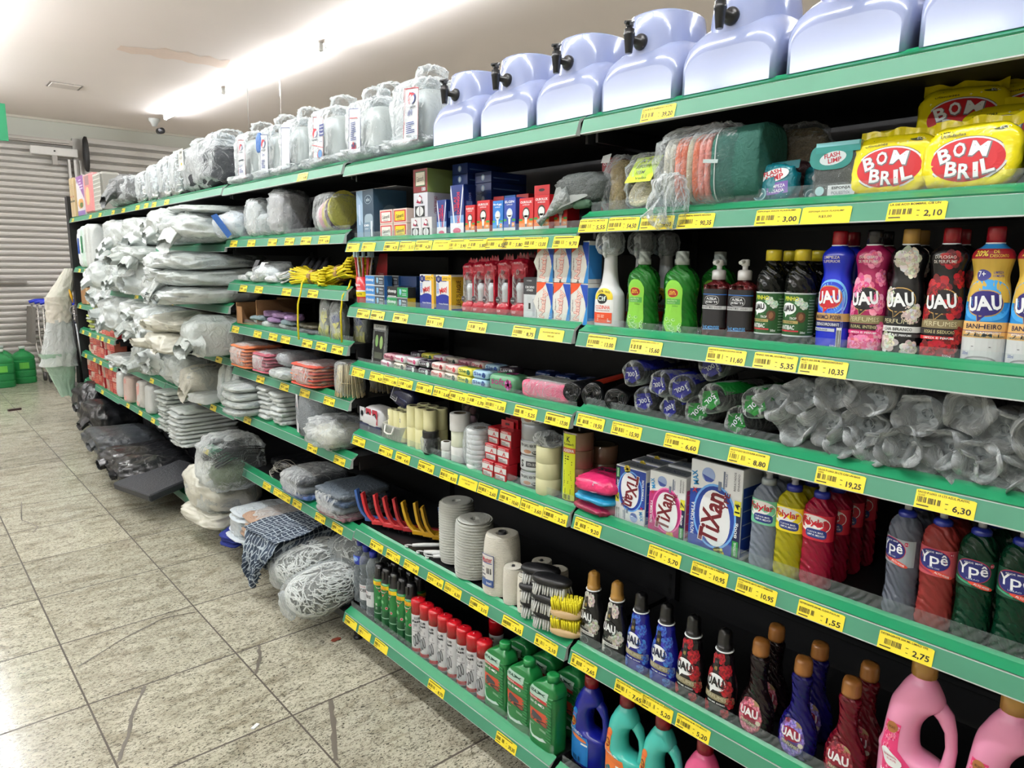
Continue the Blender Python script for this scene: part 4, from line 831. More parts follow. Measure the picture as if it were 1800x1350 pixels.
# ================================================================ water-jug stands on the top shelf
z1 = 1.984
LAV = M((150, 160, 196), .18, var=.02, scale=3, coat=.5, name='lavender_white_plastic')
def stand_shape(g, m, w=.235, dp=.23, h=.215):
    # lower body with arched shoulders
    def sil(k):  # half outline of the shoulder block, k = inset
        pts = [(-w/2+k, 0)]
        for i in range(9):
            t = pi/2*i/8; pts.append((-w/2+k+(.062)*(1-cos(t)), .085+(.072-k)*sin(t)))
        return pts
    def full(k): p = sil(k); return p+[(-x, z) for x, z in reversed(p)]
    R = []
    for y, k, zt in ((-.131, .014, .58), (-.128, .006, .66), (-.119, .001, .76), (-.095, 0, .87), (-.06, 0, .97), (-.02, 0, 1), (dp/2-.03, 0, 1), (dp/2, .01, .9)):
        R.append([(x, y, z*zt) for x, z in full(k)])
    R = [list(reversed(r)) for r in R]
    g.rings(R, m, smooth=True)
    # tower, open half-cylinder tapering upward with a rim
    n = 36; R = []
    for z, a, b in ((.0, .094, .102), (.06, .094, .104), (.12, .092, .104), (.17, .089, .100), (h-.004, .083, .094), (h, .081, .092), (h-.002, .078, .089), (h-.08, .078, .089)):
        R.append([(a*math.copysign(abs(sin(2*pi*i/n))**.8, sin(2*pi*i/n)), -.016-b*math.copysign(abs(cos(2*pi*i/n))**.9, cos(2*pi*i/n)), z) for i in range(n)])
    g.rings(R, m)
def tap(r, m=None, y=-.122, z=.146):
    k = plast((26, 27, 30), .3); g = MB()
    R = lambda q, yy: [(q*cos(2*pi*i/18), yy, z+q*sin(2*pi*i/18)) for i in range(18)]
    g.rings([R(.019, y+.006), R(.019, y-.001), R(.015, y-.006), R(.0085, y-.007), R(.0085, y-.034)], k); g.build('tap_stem', r)
    g = MB(); g.lathe([(.0075, z-.034), (.0085, z-.032), (.0125, z+.004), (.0135, z+.006), (.0135, z+.012), (.012, z+.013), (.012, z+.020), (.007, z+.021), (.007, z+.028)], k, 18, 0, y-.040); g.build('tap_body', r)
    g = MB(); g.tube([(0, y-.028, z+.040), (0, y-.040, z+.034), (0, y-.056, z+.032)], [.005, .006, .004], k, 8); g.box(-.006, .006, y-.047, y-.033, z+.026, z+.034, k); g.build('tap_lever', r)
def stand(label):
    r = root('water_jug_stand', label, 'water stand', 'lavender white water stands on the top shelf'); g = MB(); stand_shape(g, LAV); g.build('body', r); tap(r)
    d = Decal(lambda a, b, dd: (a, -.016-.1*sqrt(max(.05, 1-(a/.09)**2))-.006-dd, b)); e = M((206, 212, 236), .3); 
    for i in range(20):
        t = 2*pi*i/20; 
        if 3 < i < 17 or i == 0: d.rect(-.004+.011*cos(t)-.0018, -.004+.011*cos(t)+.0018, .190+.011*sin(t)-.001, .190+.011*sin(t)+.001, e, .0)
    d.build('embossed_mark', r)
    return r
s0 = stand('lavender white water stand with black tap, leftmost of the unbagged row')
put(s0, 1.545, 1.905, z1)
for i, (y, l) in enumerate(((1.655, 'second'), (1.408, 'third'), (1.165, 'fourth'), (.92, 'fifth'), (.668, 'sixth'), (.42, 'seventh'))):
    put(dup(s0, 'lavender white water stand with black tap, %s from the left of the unbagged row' % l), 1.545, y, z1)
OFFW = M((190, 194, 190), .3, var=.02, coat=.2, name='off_white_plastic')
def terra(d, s, x, z, kind):
    rd, bl = (190, 30, 44), (36, 50, 120)
    def logo(cx, cz, q):
        d.ell(cx, cz, q, q*.8, bl, .0006, 20); d.ell(cx-q*.1, cz-q*.1, q*.8, q*.62, (214, 218, 220), .0008, 20); d.poly([(cx-q, cz-q*.1), (cx-q*.5, cz+q*.9), (cx+q*.9, cz+q*.5), (cx+q*.3, cz+q*.35), (cx-q*.2, cz+q*.1), (cx-q*.55, cz-q*.9)], rd, .001); d.text('terraplas', cx, cz-q*1.2, q*2.1, q*.45, (50, 50, 60), .001, bold=.04)
    if kind == 0: logo(x, z+.06, .02); d.rect(x-.03, x+.032, z-.005, z, (40, 44, 60), .0006, rot=.02); d.text('Suporte', x, z-.03, .04, .010, bl); d.lines(x-.024, x+.026, z-.062, z-.04, 4, bl)
    if kind == 1: logo(x, z+.05, .024); d.text('Terra', x, z+.0, .03, .014, bl); d.lines(x-.022, x+.02, z-.06, z-.02, 6, bl)
    if kind == 2: logo(x-.02, z+.03, .023); d.rect(x+.018, x+.058, z+.012, z+.058, bl, .0006); d.text('Suporte', x+.038, z+.048, .032, .009, WHITE, .001); d.text('de Agua', x+.038, z+.035, .03, .009, WHITE, .001); d.text('Portatil', x+.038, z+.022, .03, .009, WHITE, .001); d.rect(x-.05, x+.05, z-.026, z-.0235, rd, .0006, rot=-.2); d.ell(x+.02, z-.06, .022, .02, (150, 60, 60), .0006); d.ell(x+.024, z-.058, .018, .016, (90, 140, 190), .0008); d.text('Trekking', x+.03, z-.01, .03, .007, bl)
    if kind == 3: d.rect(x-.03, x+.03, z+.05, z+.053, rd, .0006, rot=-.1); d.lines(x-.022, x+.022, z-.03, z+.04, 10, bl); flower(d, x, z-.055, .018, (60, 60, 110), (170, 40, 60), 3, k=2)
    if kind == 4:
        d.rect(x-.032, x-.0305, z-.06, z+.09, rd, .0006, rot=-.06); d.rect(x-.03, x+.04, z+.088, z+.0895, rd, .0006); logo(x+.01, z+.055, .024); d.bars(x-.012, x+.02, z+.0, z+.018, bl, .001, 10); d.lines(x-.022, x+.032, z-.058, z-.018, 6, bl)
def bagged(seed, label, w, h, kind, px=0, ears=1, hole=False):
    r = root('bagged_water_stand', label, 'water stand'); g = MB(); R = []
    n = 28
    for z, a, b in ((.001, .095, .1), (.06, .095, .1), (.13, .088, .094), (.185, .078, .082), (.205, .068, .07), (.212, .03, .03)):
        R.append([(a*w/.24*math.copysign(abs(sin(2*pi*i/n))**.6, sin(2*pi*i/n)), -b*math.copysign(abs(cos(2*pi*i/n))**.6, cos(2*pi*i/n)), z*h/.24) for i in range(n)])
    g.rings(R, OFFW)
    if hole: g.lathe([(.009, 0), (.009, .002), (.0, .002)], M((130, 132, 130), .4), 14, 0, 0)
    g.build('body', r)
    p_ = MB(); p_.add([(px-.042, -.127, .03), (px+.046, -.128, .03), (px+.046, -.123, .19*h/.24), (px-.036, -.123, .2*h/.24)], [(0, 1, 2, 3)], M((212, 216, 218), .3, bump=.3, bscale=12)); p_.add([(px-.045, -.1275, .028), (px+.049, -.1285, .028), (px+.049, -.1235, .193*h/.24), (px-.039, -.1235, .203*h/.24), (px-.042, -.1275, .03), (px+.046, -.1285, .03), (px+.046, -.1235, .19*h/.24), (px-.036, -.1235, .2*h/.24)], [(0, 1, 5, 4), (1, 2, 6, 5), (2, 3, 7, 6), (3, 0, 4, 7)], ink([(150, 40, 50), (60, 64, 110)][kind % 2]))
    d = Decal(lambda a, b, dd: (a, -.130-dd+.03*max(0, b-.03), b), p_); terra(d, 1, px, .11*h/.24, kind); d.build('printed_panel', r)
    g = MB(); lump(g, w*1.04, .24, h*1.0, FILM, seed, .09, 14, ex=.45, ez=.45, nu=56, nv=30); lump(g, w*1.2, .29, .05, FILM, seed+9, .25, 30, ex=.6, ez=.7, nu=44, nv=12)
    for e in range(ears):
        cx = (e-.5*(ears-1))*.11; lump(g, .09, .10, .075, FILM, seed+e+3, .3, 30, ex=.8, ez=.8, nu=26, nv=14, c=(cx, 0, h*.93), flat=False)
    g.build('clear_bag', r)
    return r
for i, (y, w, h, k, px, ears, l) in enumerate(((2.20, .24, .245, 4, .045, 1, 'bagged water stand with round hole, right beside the unbagged row'), (2.525, .25, .235, 3, -.02, 2, 'bagged water stand whose bag stands up in two tall ears'), (2.85, .25, .25, 2, .0, 1, 'bagged water stand with blue square print on its bag'), (3.17, .22, .25, 9, 0, 1, 'plain bagged water stand with no print in front'), (3.41, .22, .25, 1, .0, 1, 'bagged water stand with blue paper tucked inside'), (3.71, .24, .26, 0, .02, 1, 'leftmost bagged water stand with red and blue logo'))):
    r = bagged(i+1, l, w, h, k, px, ears); put(r, 1.545, y, 1.99)
    if i == 4: pouch_ = MB(); lump(pouch_, .06, .02, .09, M((60, 110, 180), .4, bump=.5), 3, .15, 30); pouch_.build('blue_paper', r, (-.06, -.118, .13))
# ================================================================ second shelf, nearest bay: bath sponges and scourers
z2 = 1.733
def bagfilm(r, w, d, h, seed, amp=.12, m=None, c=(0, 0, 0), name='clear_bag', fr=16, ears=0, **k):
    g = MB(); lump(g, w, d, h, m or FILMC, seed, amp, fr, ex=.6, ez=.6, nu=44, nv=24, c=c, **k); return g.build(name, r)
r = root('mesh_bag', 'grey net bag tied at one corner, left end of the nearest second shelf', 'bag')
g = MB(); lump(g, .17, .10, .085, M((92, 98, 96), .4, bump=1, bscale=120), 2, .12, 20, c=(.02, 0, .03)); g.build('net', r)
g = MB()
for i in range(26):
    t = i/25; g.tube([(-.085, -.045, .01), (-.02-.02*t, -.055, .03+.05*t), (.06, -.055+.03*t, .05+.05*t), (.10, -.02, .07+.02*t)], .0009, ink((190, 194, 192)), 4)
g.build('white_cords', r); g = MB(); lump(g, .06, .02, .026, M((50, 84, 60), .6), 2, .2, 40, c=(.045, -.042, .02)); g.build('label_inside', r)
g = MB(); g.tube([(.0, -.03, .06), (-.04, -.036, .045), (-.075, -.045, .018), (-.09, -.05, .008), (-.11, -.06, -.01)], [.034, .026, .012, .005, .012], M((150, 156, 154), .35, bump=1, bscale=60), 12); g.build('tied_end', r); put(r, 1.47, 1.385, z2, 0, .1)
STRAW = M((176, 152, 104), .85, var=.25, scale=90, bump=1, bscale=180, name='loofah'); STRAWD = M((116, 98, 70), .9, var=.2, scale=80, bump=1, bscale=150)
r = root('loofah', 'whole brown loofah sponge in a clear bag', 'sponge'); g = MB(); g.lathe([(.012, .0), (.028, .01), (.032, .05), (.036, .1), (.034, .135), (.01, .14)], STRAW, 20); g.lathe([(.009, .02), (.009, .021), (.001, .021)], M((30, 24, 16), .9), 12); g.build('sponge', r); bagfilm(r, .085, .09, .15, 4); put(r, 1.48, 1.262, z2, 0, -.15)
g = MB(); g.add([(-.05, -.04, .13), (-.012, -.05, .125), (-.012, -.045, .15), (-.05, -.035, .15)], [(0, 1, 2, 3)], FILMW); g.build('bag_flap', r)
r = root('loofah_rounds', 'stack of round oatmeal bath sponges bagged with a lime-green note', 'sponge')
for i in range(5):
    g = MB(); g.lathe([(.03, 0), (.046, .002), (.049, .007), (.046, .012), (.03, .0135)], M((206, 194, 160), .9, var=.12, scale=60, bump=1, bscale=120), 26, sy=1.15)
    g.build('round_sponge', r, (0, -.012+.019*i, .052+.006*i), (.9, 0, 0)); 
bagfilm(r, .125, .14, .145, 6, c=(0, .02, 0)); dl = Decal(lambda a, b, d: (a, -.062-d+(b-.07)*.75, b)); dl.rect(-.035, .045, .07, .135, (206, 232, 60), .0); dl.text('A 7', 0, .125, .03, .010, (60, 90, 40)); dl.text('SUPORTE', .0, .110, .044, .008, (90, 110, 50)); dl.text('ITEM', .0, .095, .026, .008, (90, 110, 50)); dl.text('Velas', .01, .08, .036, .007, (90, 110, 50)); dl.build('note', r); put(r, 1.475, 1.155, z2)
r = root('sponge_pad_bag', 'large clear bag of orange, pink and green shower pads hanging over the shelf edge', 'bag')
cols = [(206, 200, 180), (198, 192, 172), (226, 120, 86), (222, 110, 76), (206, 190, 160), (224, 116, 80), (236, 150, 136), (230, 144, 130), (40, 120, 100)]
for i, c_ in enumerate(cols):
    g = MB(); x = -.085+.016*i; R = []
    for dx, q in ((0, .9), (.002, 1), (.011, 1), (.014, .9)):
        R.append([(x+dx+.01*cos(t)*0, .0+q*.062*math.copysign(abs(cos(t))**.6, cos(t)), .088+q*.078*math.copysign(abs(sin(t))**.6, sin(t))) for t in [2*pi*k/24 for k in range(24)]])
    g.rings(R, M(c_, .85, var=.12, scale=50, bump=.8, bscale=120)); g.build('pad', r)
g = MB(); R = []
for dx, q in ((.0, .95), (.004, 1), (.10, 1), (.104, .9)): R.append([(.056+dx, q*.064*math.copysign(abs(cos(t))**.55, cos(t)), .09+q*.082*math.copysign(abs(sin(t))**.55, sin(t))) for t in [2*pi*k/28 for k in range(28)]])
g.rings(R, M((34, 92, 80), .7, bump=.4)); g.build('green_pad_block', r)
g = MB(); g.rings([[(.0555+dx, q*.0655*math.copysign(abs(cos(t))**.55, cos(t)), .09+q*.0835*math.copysign(abs(sin(t))**.55, sin(t))) for t in [2*pi*k/28 for k in range(28)]] for dx, q in ((0, 1.0), (.0015, 1.01), (.003, 1))], M((200, 206, 200), .8), caps=(False, False)); g.build('edge_binding', r)
dl = Decal(lambda a, b, d: (a, -.070-d, b)); dl.rect(.03, .068, .093, .101, (206, 220, 214), 0, rot=-.1); dl.build('sticker', r)
bagfilm(r, .25, .155, .185, 11, .10); g = MB(); sheetfrill(g, (-.06, -.09, .02), .03, .05, FILM, 7, dirv=(-.1, -.5, -1), flare=.5); lump(g, .10, .03, .12, FILM, 5, .2, 24, c=(-.05, -.085, -.045), flat=False); g.build('bag_tail', r); put(r, 1.47, .985, z2)
def teal(label, w, h, seed, txt2, rr):
    r = root('scourer_pack', label, 'sponge'); g = MB(); lump(g, w, .05, h, plast((18, 118, 130), .25, bump=.5), seed, .12, 26, ex=.5, ez=.6); g.add([(-w*.5, -.002, h*.86), (w*.5, -.002, h*.9), (w*.5, .002, h*1.12), (-w*.5, .002, h*1.08)], [(0, 1, 2, 3)], plast((24, 130, 142), .25)); g.build('wrapper', r)
    d = Decal(front(-.0255)); d.ell(.005, h*.68, w*.34, h*.16, WHITE, .0006, rot=.2); d.text('FLASH', 0, h*.75, w*.42, h*.12, (190, 20, 40), .001, .2, .06); d.text('LIMP', .006, h*.62, w*.4, h*.14, (190, 20, 40), .001, .2, .06); d.rect(-w*.1, w*.4, h*.2, h*.5, (110, 80, 160), .0006, rot=.1); d.text('LIMPEZA', w*.15, h*.40, w*.36, h*.08, WHITE, .001, .1); d.text('PESADA', w*.15, h*.28, w*.34, h*.08, WHITE, .001, .1); d.ell(-w*.26, h*.22, w*.16, w*.16, (140, 190, 196), .0008); d.ell(-w*.26, h*.22, w*.13, w*.13, (30, 110, 120), .001); d.poly([(-w*.33, h*.2), (-w*.24, h*.15), (-w*.17, h*.24), (-w*.27, h*.28)], (200, 206, 206), .0012)
    d.build('print', r); return r
put(teal('small teal scourer pack leaning beside the pad bag', .068, .062, 3, '', 0), 1.458, .888, z2, 0, -.1); put(teal('larger teal scourer pack with purple panel', .09, .082, 5, '', 0), 1.455, .808, z2, .1, -.12)
put(teal('teal scourer pack half hidden behind the silver sponge packs', .08, .085, 8, '', 0), 1.53, .735, z2, .2)
GLIT = M((150, 150, 146), .3, metal=.6, var=.5, scale=400, bump=1, bscale=400, name='silver_mesh')
def silver(label):
    r = root('silver_sponge_pack', label, 'sponge'); g = MB(); lump(g, .085, .03, .098, GLIT, 4, .03, 20, ex=.3, ez=.4); g.build('sponge', r)
    d = Decal(front(-.0165)); d.ell(-.012, .085, .042, .026, (20, 124, 116), .0002, 24, ex=.7); d.rect(-.043, .043, .092, .112, (24, 134, 126), .0004); d.rect(-.043, .04, .104, .112, (130, 200, 206), .0008); d.ell(-.008, .081, .026, .013, (200, 210, 210), .0006, rot=.15); d.text('FLASH', -.010, .087, .030, .009, (170, 20, 40), .001, .15, .05); d.text('LIMP', -.004, .077, .026, .009, (170, 20, 40), .001, .15, .05); d.rect(-.012, .04, .008, .028, (200, 204, 204), .0006); d.text('ESPONJA', .014, .022, .036, .007, (20, 20, 24), .001, 0, .05); d.text('POLIESTER', .014, .013, .036, .006, (110, 116, 120), .001); d.ell(-.028, .018, .009, .009, (160, 196, 196), .0006)
    d.build('print', r); g = MB(); g.box(-.044, .044, -.0155, .0155, .001, .112, FILMC); g.build('clear_wrapper', r); return r
a = put(silver('silver glitter sponge pack with teal header, front one'), 1.455, .675, z2, .06, -.06)
for i in range(2): put(dup(a, 'silver sponge pack %s behind the front one' % ['directly', 'two'][i]), 1.495+.04*i, .655-.012*i, z2, .06, -.06)
YM = plast((236, 218, 20), .22, bump=.5, bscale=14)
def bombril(label, seed, t=0):
    r = root('steel_wool_bag', label, 'bag'); w, h, dp = .15, .115, .055; g = MB(); lump(g, w, dp, h, YM, seed, .05, 14, ex=.4, ez=.55, nu=48, nv=24)
    g.grid(lambda u, v: (w*.46*(2*u-1), .003*sin(9*u)+.004*sin(23*u), h*.93+.022*v+.003*sin(14*u)), 24, 3, YM); g.build('bag', r)
    mp = lambda a, b, d: (a, -dp/2*(max(0, 1-abs(a/(w/2))**5)*max(.0, 1-abs((b-h/2)/(h/2))**3.6))**.5*1.02-.0012-d, b)
    d = Decal(mp); rd = random.Random(seed)
    for i in range(34):
        x, z = rd.uniform(-.062, .062), rd.uniform(.012, .104); q = rd.uniform(.002, .004); d.poly([(x, z+q), (x+q*.25, z+q*.25), (x+q, z), (x+q*.25, z-q*.25), (x, z-q), (x-q*.25, z-q*.25), (x-q, z), (x-q*.25, z+q*.25)], (248, 244, 170), .0004)
    d.ell(0, .050, .062, .0405, (90, 20, 20), .0006, 36, 5); d.ell(0, .050, .061, .0395, (226, 228, 226), .0009, 36, 5); d.ell(0, .050, .0575, .0365, (196, 24, 34), .0013, 36, 5)
    for i, (ch, x, z, ro) in enumerate((('B', -.036, .060, .35), ('O', -.013, .068, .12), ('M', .018, .067, -.15), ('B', -.022, .036, -.02), ('R', -.001, .031, 0), ('I', .016, .032, .1), ('L', .033, .038, .25))):
        ww = {'I': .008, 'M': .028}.get(ch, .019); d.text(ch, x+.0006, z-.0008, ww*1.12, .028, (120, 120, 124), .0018, ro, .08); d.text(ch, x, z, ww, .025, (236, 238, 238), .0023, ro, .06)
    d.text('1001', -.040, .104, .020, .007, (30, 26, 10), .001, .1, .03); d.text('Utilidades', -.028, .095, .040, .006, (30, 26, 10), .001, .05)
    d.ell(.048, .101, .018, .005, (80, 84, 40), .0009, 16); d.text('ECO', .05, .101, .016, .006, (236, 236, 226), .0013)
    d.build('print', r); return r
b1 = put(bombril('yellow steel-wool bag with red oval, left of the front two', 3), 1.462, .575, z2, .02, -.14); b2 = put(bombril('yellow steel-wool bag with red oval, right of the front two', 5), 1.45, .440, z2, -.03, -.12)
for i, (x, y, dz, ro) in enumerate(((1.56, .57, .02, 1.2), (1.56, .43, .06, .2), (1.57, .50, .115, .9), (1.62, .40, .12, .3), (1.57, .30, .09, .2))): put(dup(b1, 'yellow steel-wool bag in shade, %s of the pile at the back' % ORD[i]), x, y, z2+dz*.8, ro*.3, -.2)
r = pouch(.11, .06, .125, M((70, 92, 86), .4, bump=.6), 7, 'grey-green sponge pack with lime band cut by the right edge', 'sponge_pack', 'sponge', lambda d, w, h: (d.rect(-w*.5, w*.5, h*.55, h*.68, (130, 190, 40), .001, 6), d.text('CONT. 4 ESPONJAS', 0, h*.48, w*.7, h*.05, WHITE, .001))); put(r, 1.46, .305, z2)
r = root('cut_loofah', 'big flat brown loofah in clear wrap behind the teal packs', 'sponge'); g = MB(); lump(g, .13, .05, .17, STRAWD, 3, .05, 14, ex=.4, ez=.5); g.build('sponge', r); bagfilm(r, .14, .065, .18, 3); put(r, 1.57, .82, z2, .1)
r = root('dark_sponge_pack', 'dark maroon sponge pack behind the teal packs', 'sponge'); lump(MB(), .09, .04, .095, M((50, 16, 24), .4, bump=.7), 5, .1, 20).build('pack', r); put(r, 1.53, .80, z2)
# ================================================================ fourth shelf, nearest bay: bin-bag rolls
z4 = 1.218
def roll(mb, r0, L_, m, seed=0, c=(0, 0, 0), rings=3, wob=.06, endm=None):
    """roll lying with its axis along y, front end at y=0"""
    n = 26; sd = seed*3.3; R = []
    prof = [(.25, .006), (.55, .0), (.8, .004), (.96, .001), (1.0, .008)]+[(1, L_*k/4) for k in range(1, 5)]
    for q, y in prof: R.append([(c[0]+r0*q*cos(2*pi*i/n)*(1+wob*sin(3*2*pi*i/n+sd+y*9)), c[1]+y+(.004*sin(5*2*pi*i/n+sd) if q < 1 else 0), c[2]+r0+r0*q*sin(2*pi*i/n)*(1+wob*cos(2*2*pi*i/n+sd))) for i in range(n)])
    mb.rings(R, m)
    for k in range(rings):
        q = r0*(.35+.55*k/max(rings-1, 1)); mb.tube([(c[0]+q*cos(t), c[1]+.001-.002*sin(3*t+k), c[2]+r0+q*sin(t)) for t in [2*pi*i/20 for i in range(21)]], r0*.05, endm or m, 5, False)
    return mb
for i, (y, l, q) in enumerate(((1.368, 'black bin-bag roll, leftmost, beside the pink sponge pack', .030), (1.29, 'black bin-bag roll with orange band, second from the left', .033), (1.205, 'black bin-bag roll, third from the left', .032))):
    r = root('bin_bag_roll', l, 'bag roll'); roll(MB(), q, .26, BAGK, i, rings=5).build('roll', r)
    if i == 1: d = Decal(lambda a, b, dd: (.033*sin(a/.033)*1.06, b, .033+.033*cos(a/.033)*1.06+dd)); d.rect(-.03, .02, .03, .2, (196, 60, 40), .001, 6); d.build('band', r)
    put(r, 1.425, y, z4, .15*(i-1)+.25)
def tiproll(col, label, seed, q=.034, L_=.24, word='100L', lab=True):
    r = root('wrapped_bag_roll', label, 'bag roll'); roll(MB(), q*.82, L_, M((26, 27, 34), .35, bump=.6), seed, c=(0, .01, q*.16), rings=0).build('roll', r)
    R = MB(); n = 28; rr = []
    for qq, y in ((.15, .010), (.5, -.002), (.85, -.006), (1.0, .004), (1, .06), (1, .14), (1, L_)): rr.append([(q*qq*cos(2*pi*i/n)*(1+.06*sin(i*.9+y*30+seed)), y+.006*sin(i*.9+seed), q+q*qq*sin(2*pi*i/n)*(1+.06*cos(i*.67+y*25+seed))) for i in range(n)])
    R.rings(rr, FILM, caps=(False, False)); R.build('clear_wrapper', r)
    d = Decal(lambda a, b, dd: (a, .004-dd+.3*abs(a)**1.5, q+b)); cm = plast(col, .25, bump=.4)
    d.poly([(-q*.6, q*.45), (q*.55, q*.62), (q*.8, -q*.2), (q*.1, -q*.72), (-q*.66, -q*.5)], cm, .008); d.text(word, 0, -.02*q, q*.95, q*.34, (214, 218, 230), .0088, rot=pi+.15+seed*.1, bold=.03)
    if lab:
        for k in range(3): d.ell(q*.38+k*.003, q*.25-k*.005, .0022, .0022, (214, 218, 230), .009, 8, 1)
    d.build('end_label', r)
    g = MB(); g.rings([[(q*1.02*cos(t), y, q+q*1.02*sin(t)) for t in [pi*.1+pi*.5*k/6 for k in range(7)]]+[(q*.9*cos(t), y, q+q*.9*sin(t)) for t in [pi*.6-pi*.5*k/6 for k in range(7)]] for y in (.012, .12, .2)], cm); g.build('side_label', r)
    return r
NV = (30, 34, 130); GN = (20, 120, 44)
SPB = [(1.155, .068, NV, 'blue-labelled bag roll, upper left of the heap'), (1.128, 0, NV, 'blue-labelled bag roll, bottom left of the heap'), (1.072, .052, NV, 'blue-labelled bag roll in the middle row, left'), (1.003, .05, NV, 'bright blue-labelled bag roll in the middle row, right'), (1.048, -.006, NV, 'blue-labelled bag roll, bottom right of the blue ones'), (.945, .108, NV, 'blue-labelled bag roll topmost of the heap'), (.918, .035, GN, 'green-labelled bag roll with open frilled end'), (.808, .04, GN, 'green and yellow labelled bag roll, right one'), (.97, -.004, GN, 'green-labelled bag roll lying at the bottom of the heap'), (.86, -.012, GN, 'green and white bag roll lying low between the green ones')]
for i, (y, dz, c_, l) in enumerate(SPB):
    r = tiproll(c_, l, i, .034 if c_ == NV else .036, .24, '100L' if c_ == NV else '50L'); put(r, 1.43+(.03 if dz > .09 else 0)+(.0 if dz > .01 else .02), y, z4+dz+.006, .25*sin(i*2.7), 0, .06*sin(i*4))
CLEARR = [(.712, .0, .040), (.637, .088, .036), (.560, .086, .040), (.474, .062, .037), (.395, .082, .037), (.344, .055, .036), (.647, .012, .037), (.573, .022, .039), (.500, .0, .036), (.427, .008, .035), (.368, -.002, .035), (.30, .0, .036), (.755, .045, .034), (.70, .07, .033), (.29, .06, .036), (.61, -.008, .03), (.54, -.01, .03), (.46, -.012, .03), (.395, -.014, .03), (.33, -.014, .03)]
for i, (y, dz, q) in enumerate(CLEARR):
    r = root('clear_bag_roll', 'milky clear bin-bag roll, %s of the heap at the right' % ORD[i], 'bag roll', 'milky clear bin-bag rolls'); r['label'] = 'milky clear plastic bag roll in the heap at the right of the nearest bay'
    roll(MB(), q*.8, .25, M((150, 156, 156), .35, bump=1, bscale=20, var=.1), i, c=(0, .02, q*.15), rings=1).build('roll', r)
    g = MB(); n = 30; R = []
    for qq, yy in ((.55, .03), (.8, .004), (1.12, -.02-.012*sin(i)), (1.0, .012), (1.02, .1), (1.0, .25)): R.append([(q*qq*cos(2*pi*k/n)*(1+.10*sin(k*.63+i*2+yy*20)), yy+(.012*sin(k*.84+i)+.008*sin(k*.42+i*3))*(qq > .7), q+q*qq*sin(2*pi*k/n)*(1+.10*cos(k*.84+i+yy*15))) for k in range(n)])
    g.rings(R, FILMM, caps=(False, False)); g.build('loose_wrapper', r); put(r, 1.435+(.0 if dz > .05 else .0)+.008*sin(i*3), y, z4+dz+.014, .3*sin(i*1.9), 0, .05*sin(i))
# ================================================================ second bay
def carton(w, dp, h, base, label, nm, cat, fr=None, sd=None, tp=None, group=None):
    r = root(nm, label, cat, group); MB().box(-w/2, w/2, -dp/2, dp/2, 0, h, base if not isinstance(base, tuple) else plast(base, .35), .0008).build('carton', r)
    if fr: d = Decal(front(-dp/2)); fr(d, w, h); d.build('front_print', r)
    if sd: d = Decal(lambda a, b, dd: (w/2+dd, a, b)); sd(d, dp, h); d.build('side_print', r)
    if tp: d = Decal(topf(h)); tp(d, w, dp); d.build('top_print', r)
    return r
Z2 = 1.694
def absf(d, w, h):
    d.rect(-w*.5, -w*.12, 0, h, (120, 150, 176), .0004); d.poly([(-w*.5, h), (-w*.12, h*.72), (-w*.12, h*.3), (-w*.5, h*.55)], (150, 176, 200), .0006); d.rect(-w*.36, -w*.28, h*.3, h*.72, (186, 200, 220), .0008); d.ell(w*.2, h*.80, w*.2, h*.09, (150, 170, 180), .0006); d.ell(w*.2, h*.80, w*.18, h*.08, (40, 66, 84), .0008); d.text('abs', w*.2, h*.80, w*.22, h*.07, (190, 204, 210), .0011)
    d.ell(w*.22, h*.35, w*.25, h*.16, (150, 168, 180), .0006, 24, ex=.6); d.rect(-w*.06, w*.3, h*.04, h*.34, (110, 136, 156), .0009); d.text('BOMBA', w*.1, h*.28, w*.3, h*.045, WHITE, .0012, bold=.05); d.text('DAGUA', w*.1, h*.21, w*.2, h*.025, WHITE, .0012); d.rect(w*.34, w*.44, h*.05, h*.36, (206, 212, 220), .0011)
put(carton(.155, .14, .185, (44, 70, 90), 'tall slate-blue pump carton beside the soap cubes', 'pump_carton', 'box', absf, lambda d, w, h: d.ell(0, h*.4, w*.3, h*.3, (90, 110, 124))), 1.50, 2.49, Z2, -.1)
def gab(c):
    def f(d, w, h):
        d.rect(-w*.44, w*.44, h*.1, h*.9, (190, 40, 50), .0004); d.rect(-w*.36, w*.36, h*.18, h*.82, c, .0006); d.text('Gaboardi', 0, h*.5, w*.56, h*.26, (30, 26, 26), .0009, .08, .03); d.lines(-w*.2, w*.2, h*.24, h*.3, 1, (90, 70, 60))
    return f
for i, (y, dz, c_, l) in enumerate(((2.335, 0, (226, 222, 214), 'white-labelled soap cube, bottom left of the four'), (2.24, 0, (226, 200, 40), 'yellow-labelled soap cube, bottom right of the four'), (2.335, .052, (226, 222, 214), 'white-labelled soap cube, top left of the four'), (2.24, .052, (226, 200, 40), 'yellow-labelled soap cube, top right of the four'))):
    put(carton(.088, .07, .051, (222, 200, 190), l, 'soap_cube_box', 'box', gab(c_)), 1.46, y, Z2+dz)
def razor(d, w, h):
    d.rect(-w*.4, w*.3, h*.02, h*.46, (24, 24, 26), .0004); d.ell(-w*.05, h*.24, w*.26, h*.2, (214, 214, 214), .0006); d.rect(-w*.07, -w*.03, h*.06, h*.42, (24, 24, 26), .0009); d.poly([(-w*.3, h*.6), (-w*.05, h*.92), (w*.12, h*.8), (0, h*.55)], (150, 20, 60), .0006); d.ell(-w*.05, h*.74, w*.12, h*.1, (226, 226, 226), .0009); d.text('dk', w*.12, h*.62, w*.2, h*.14, (30, 30, 30), .0009)
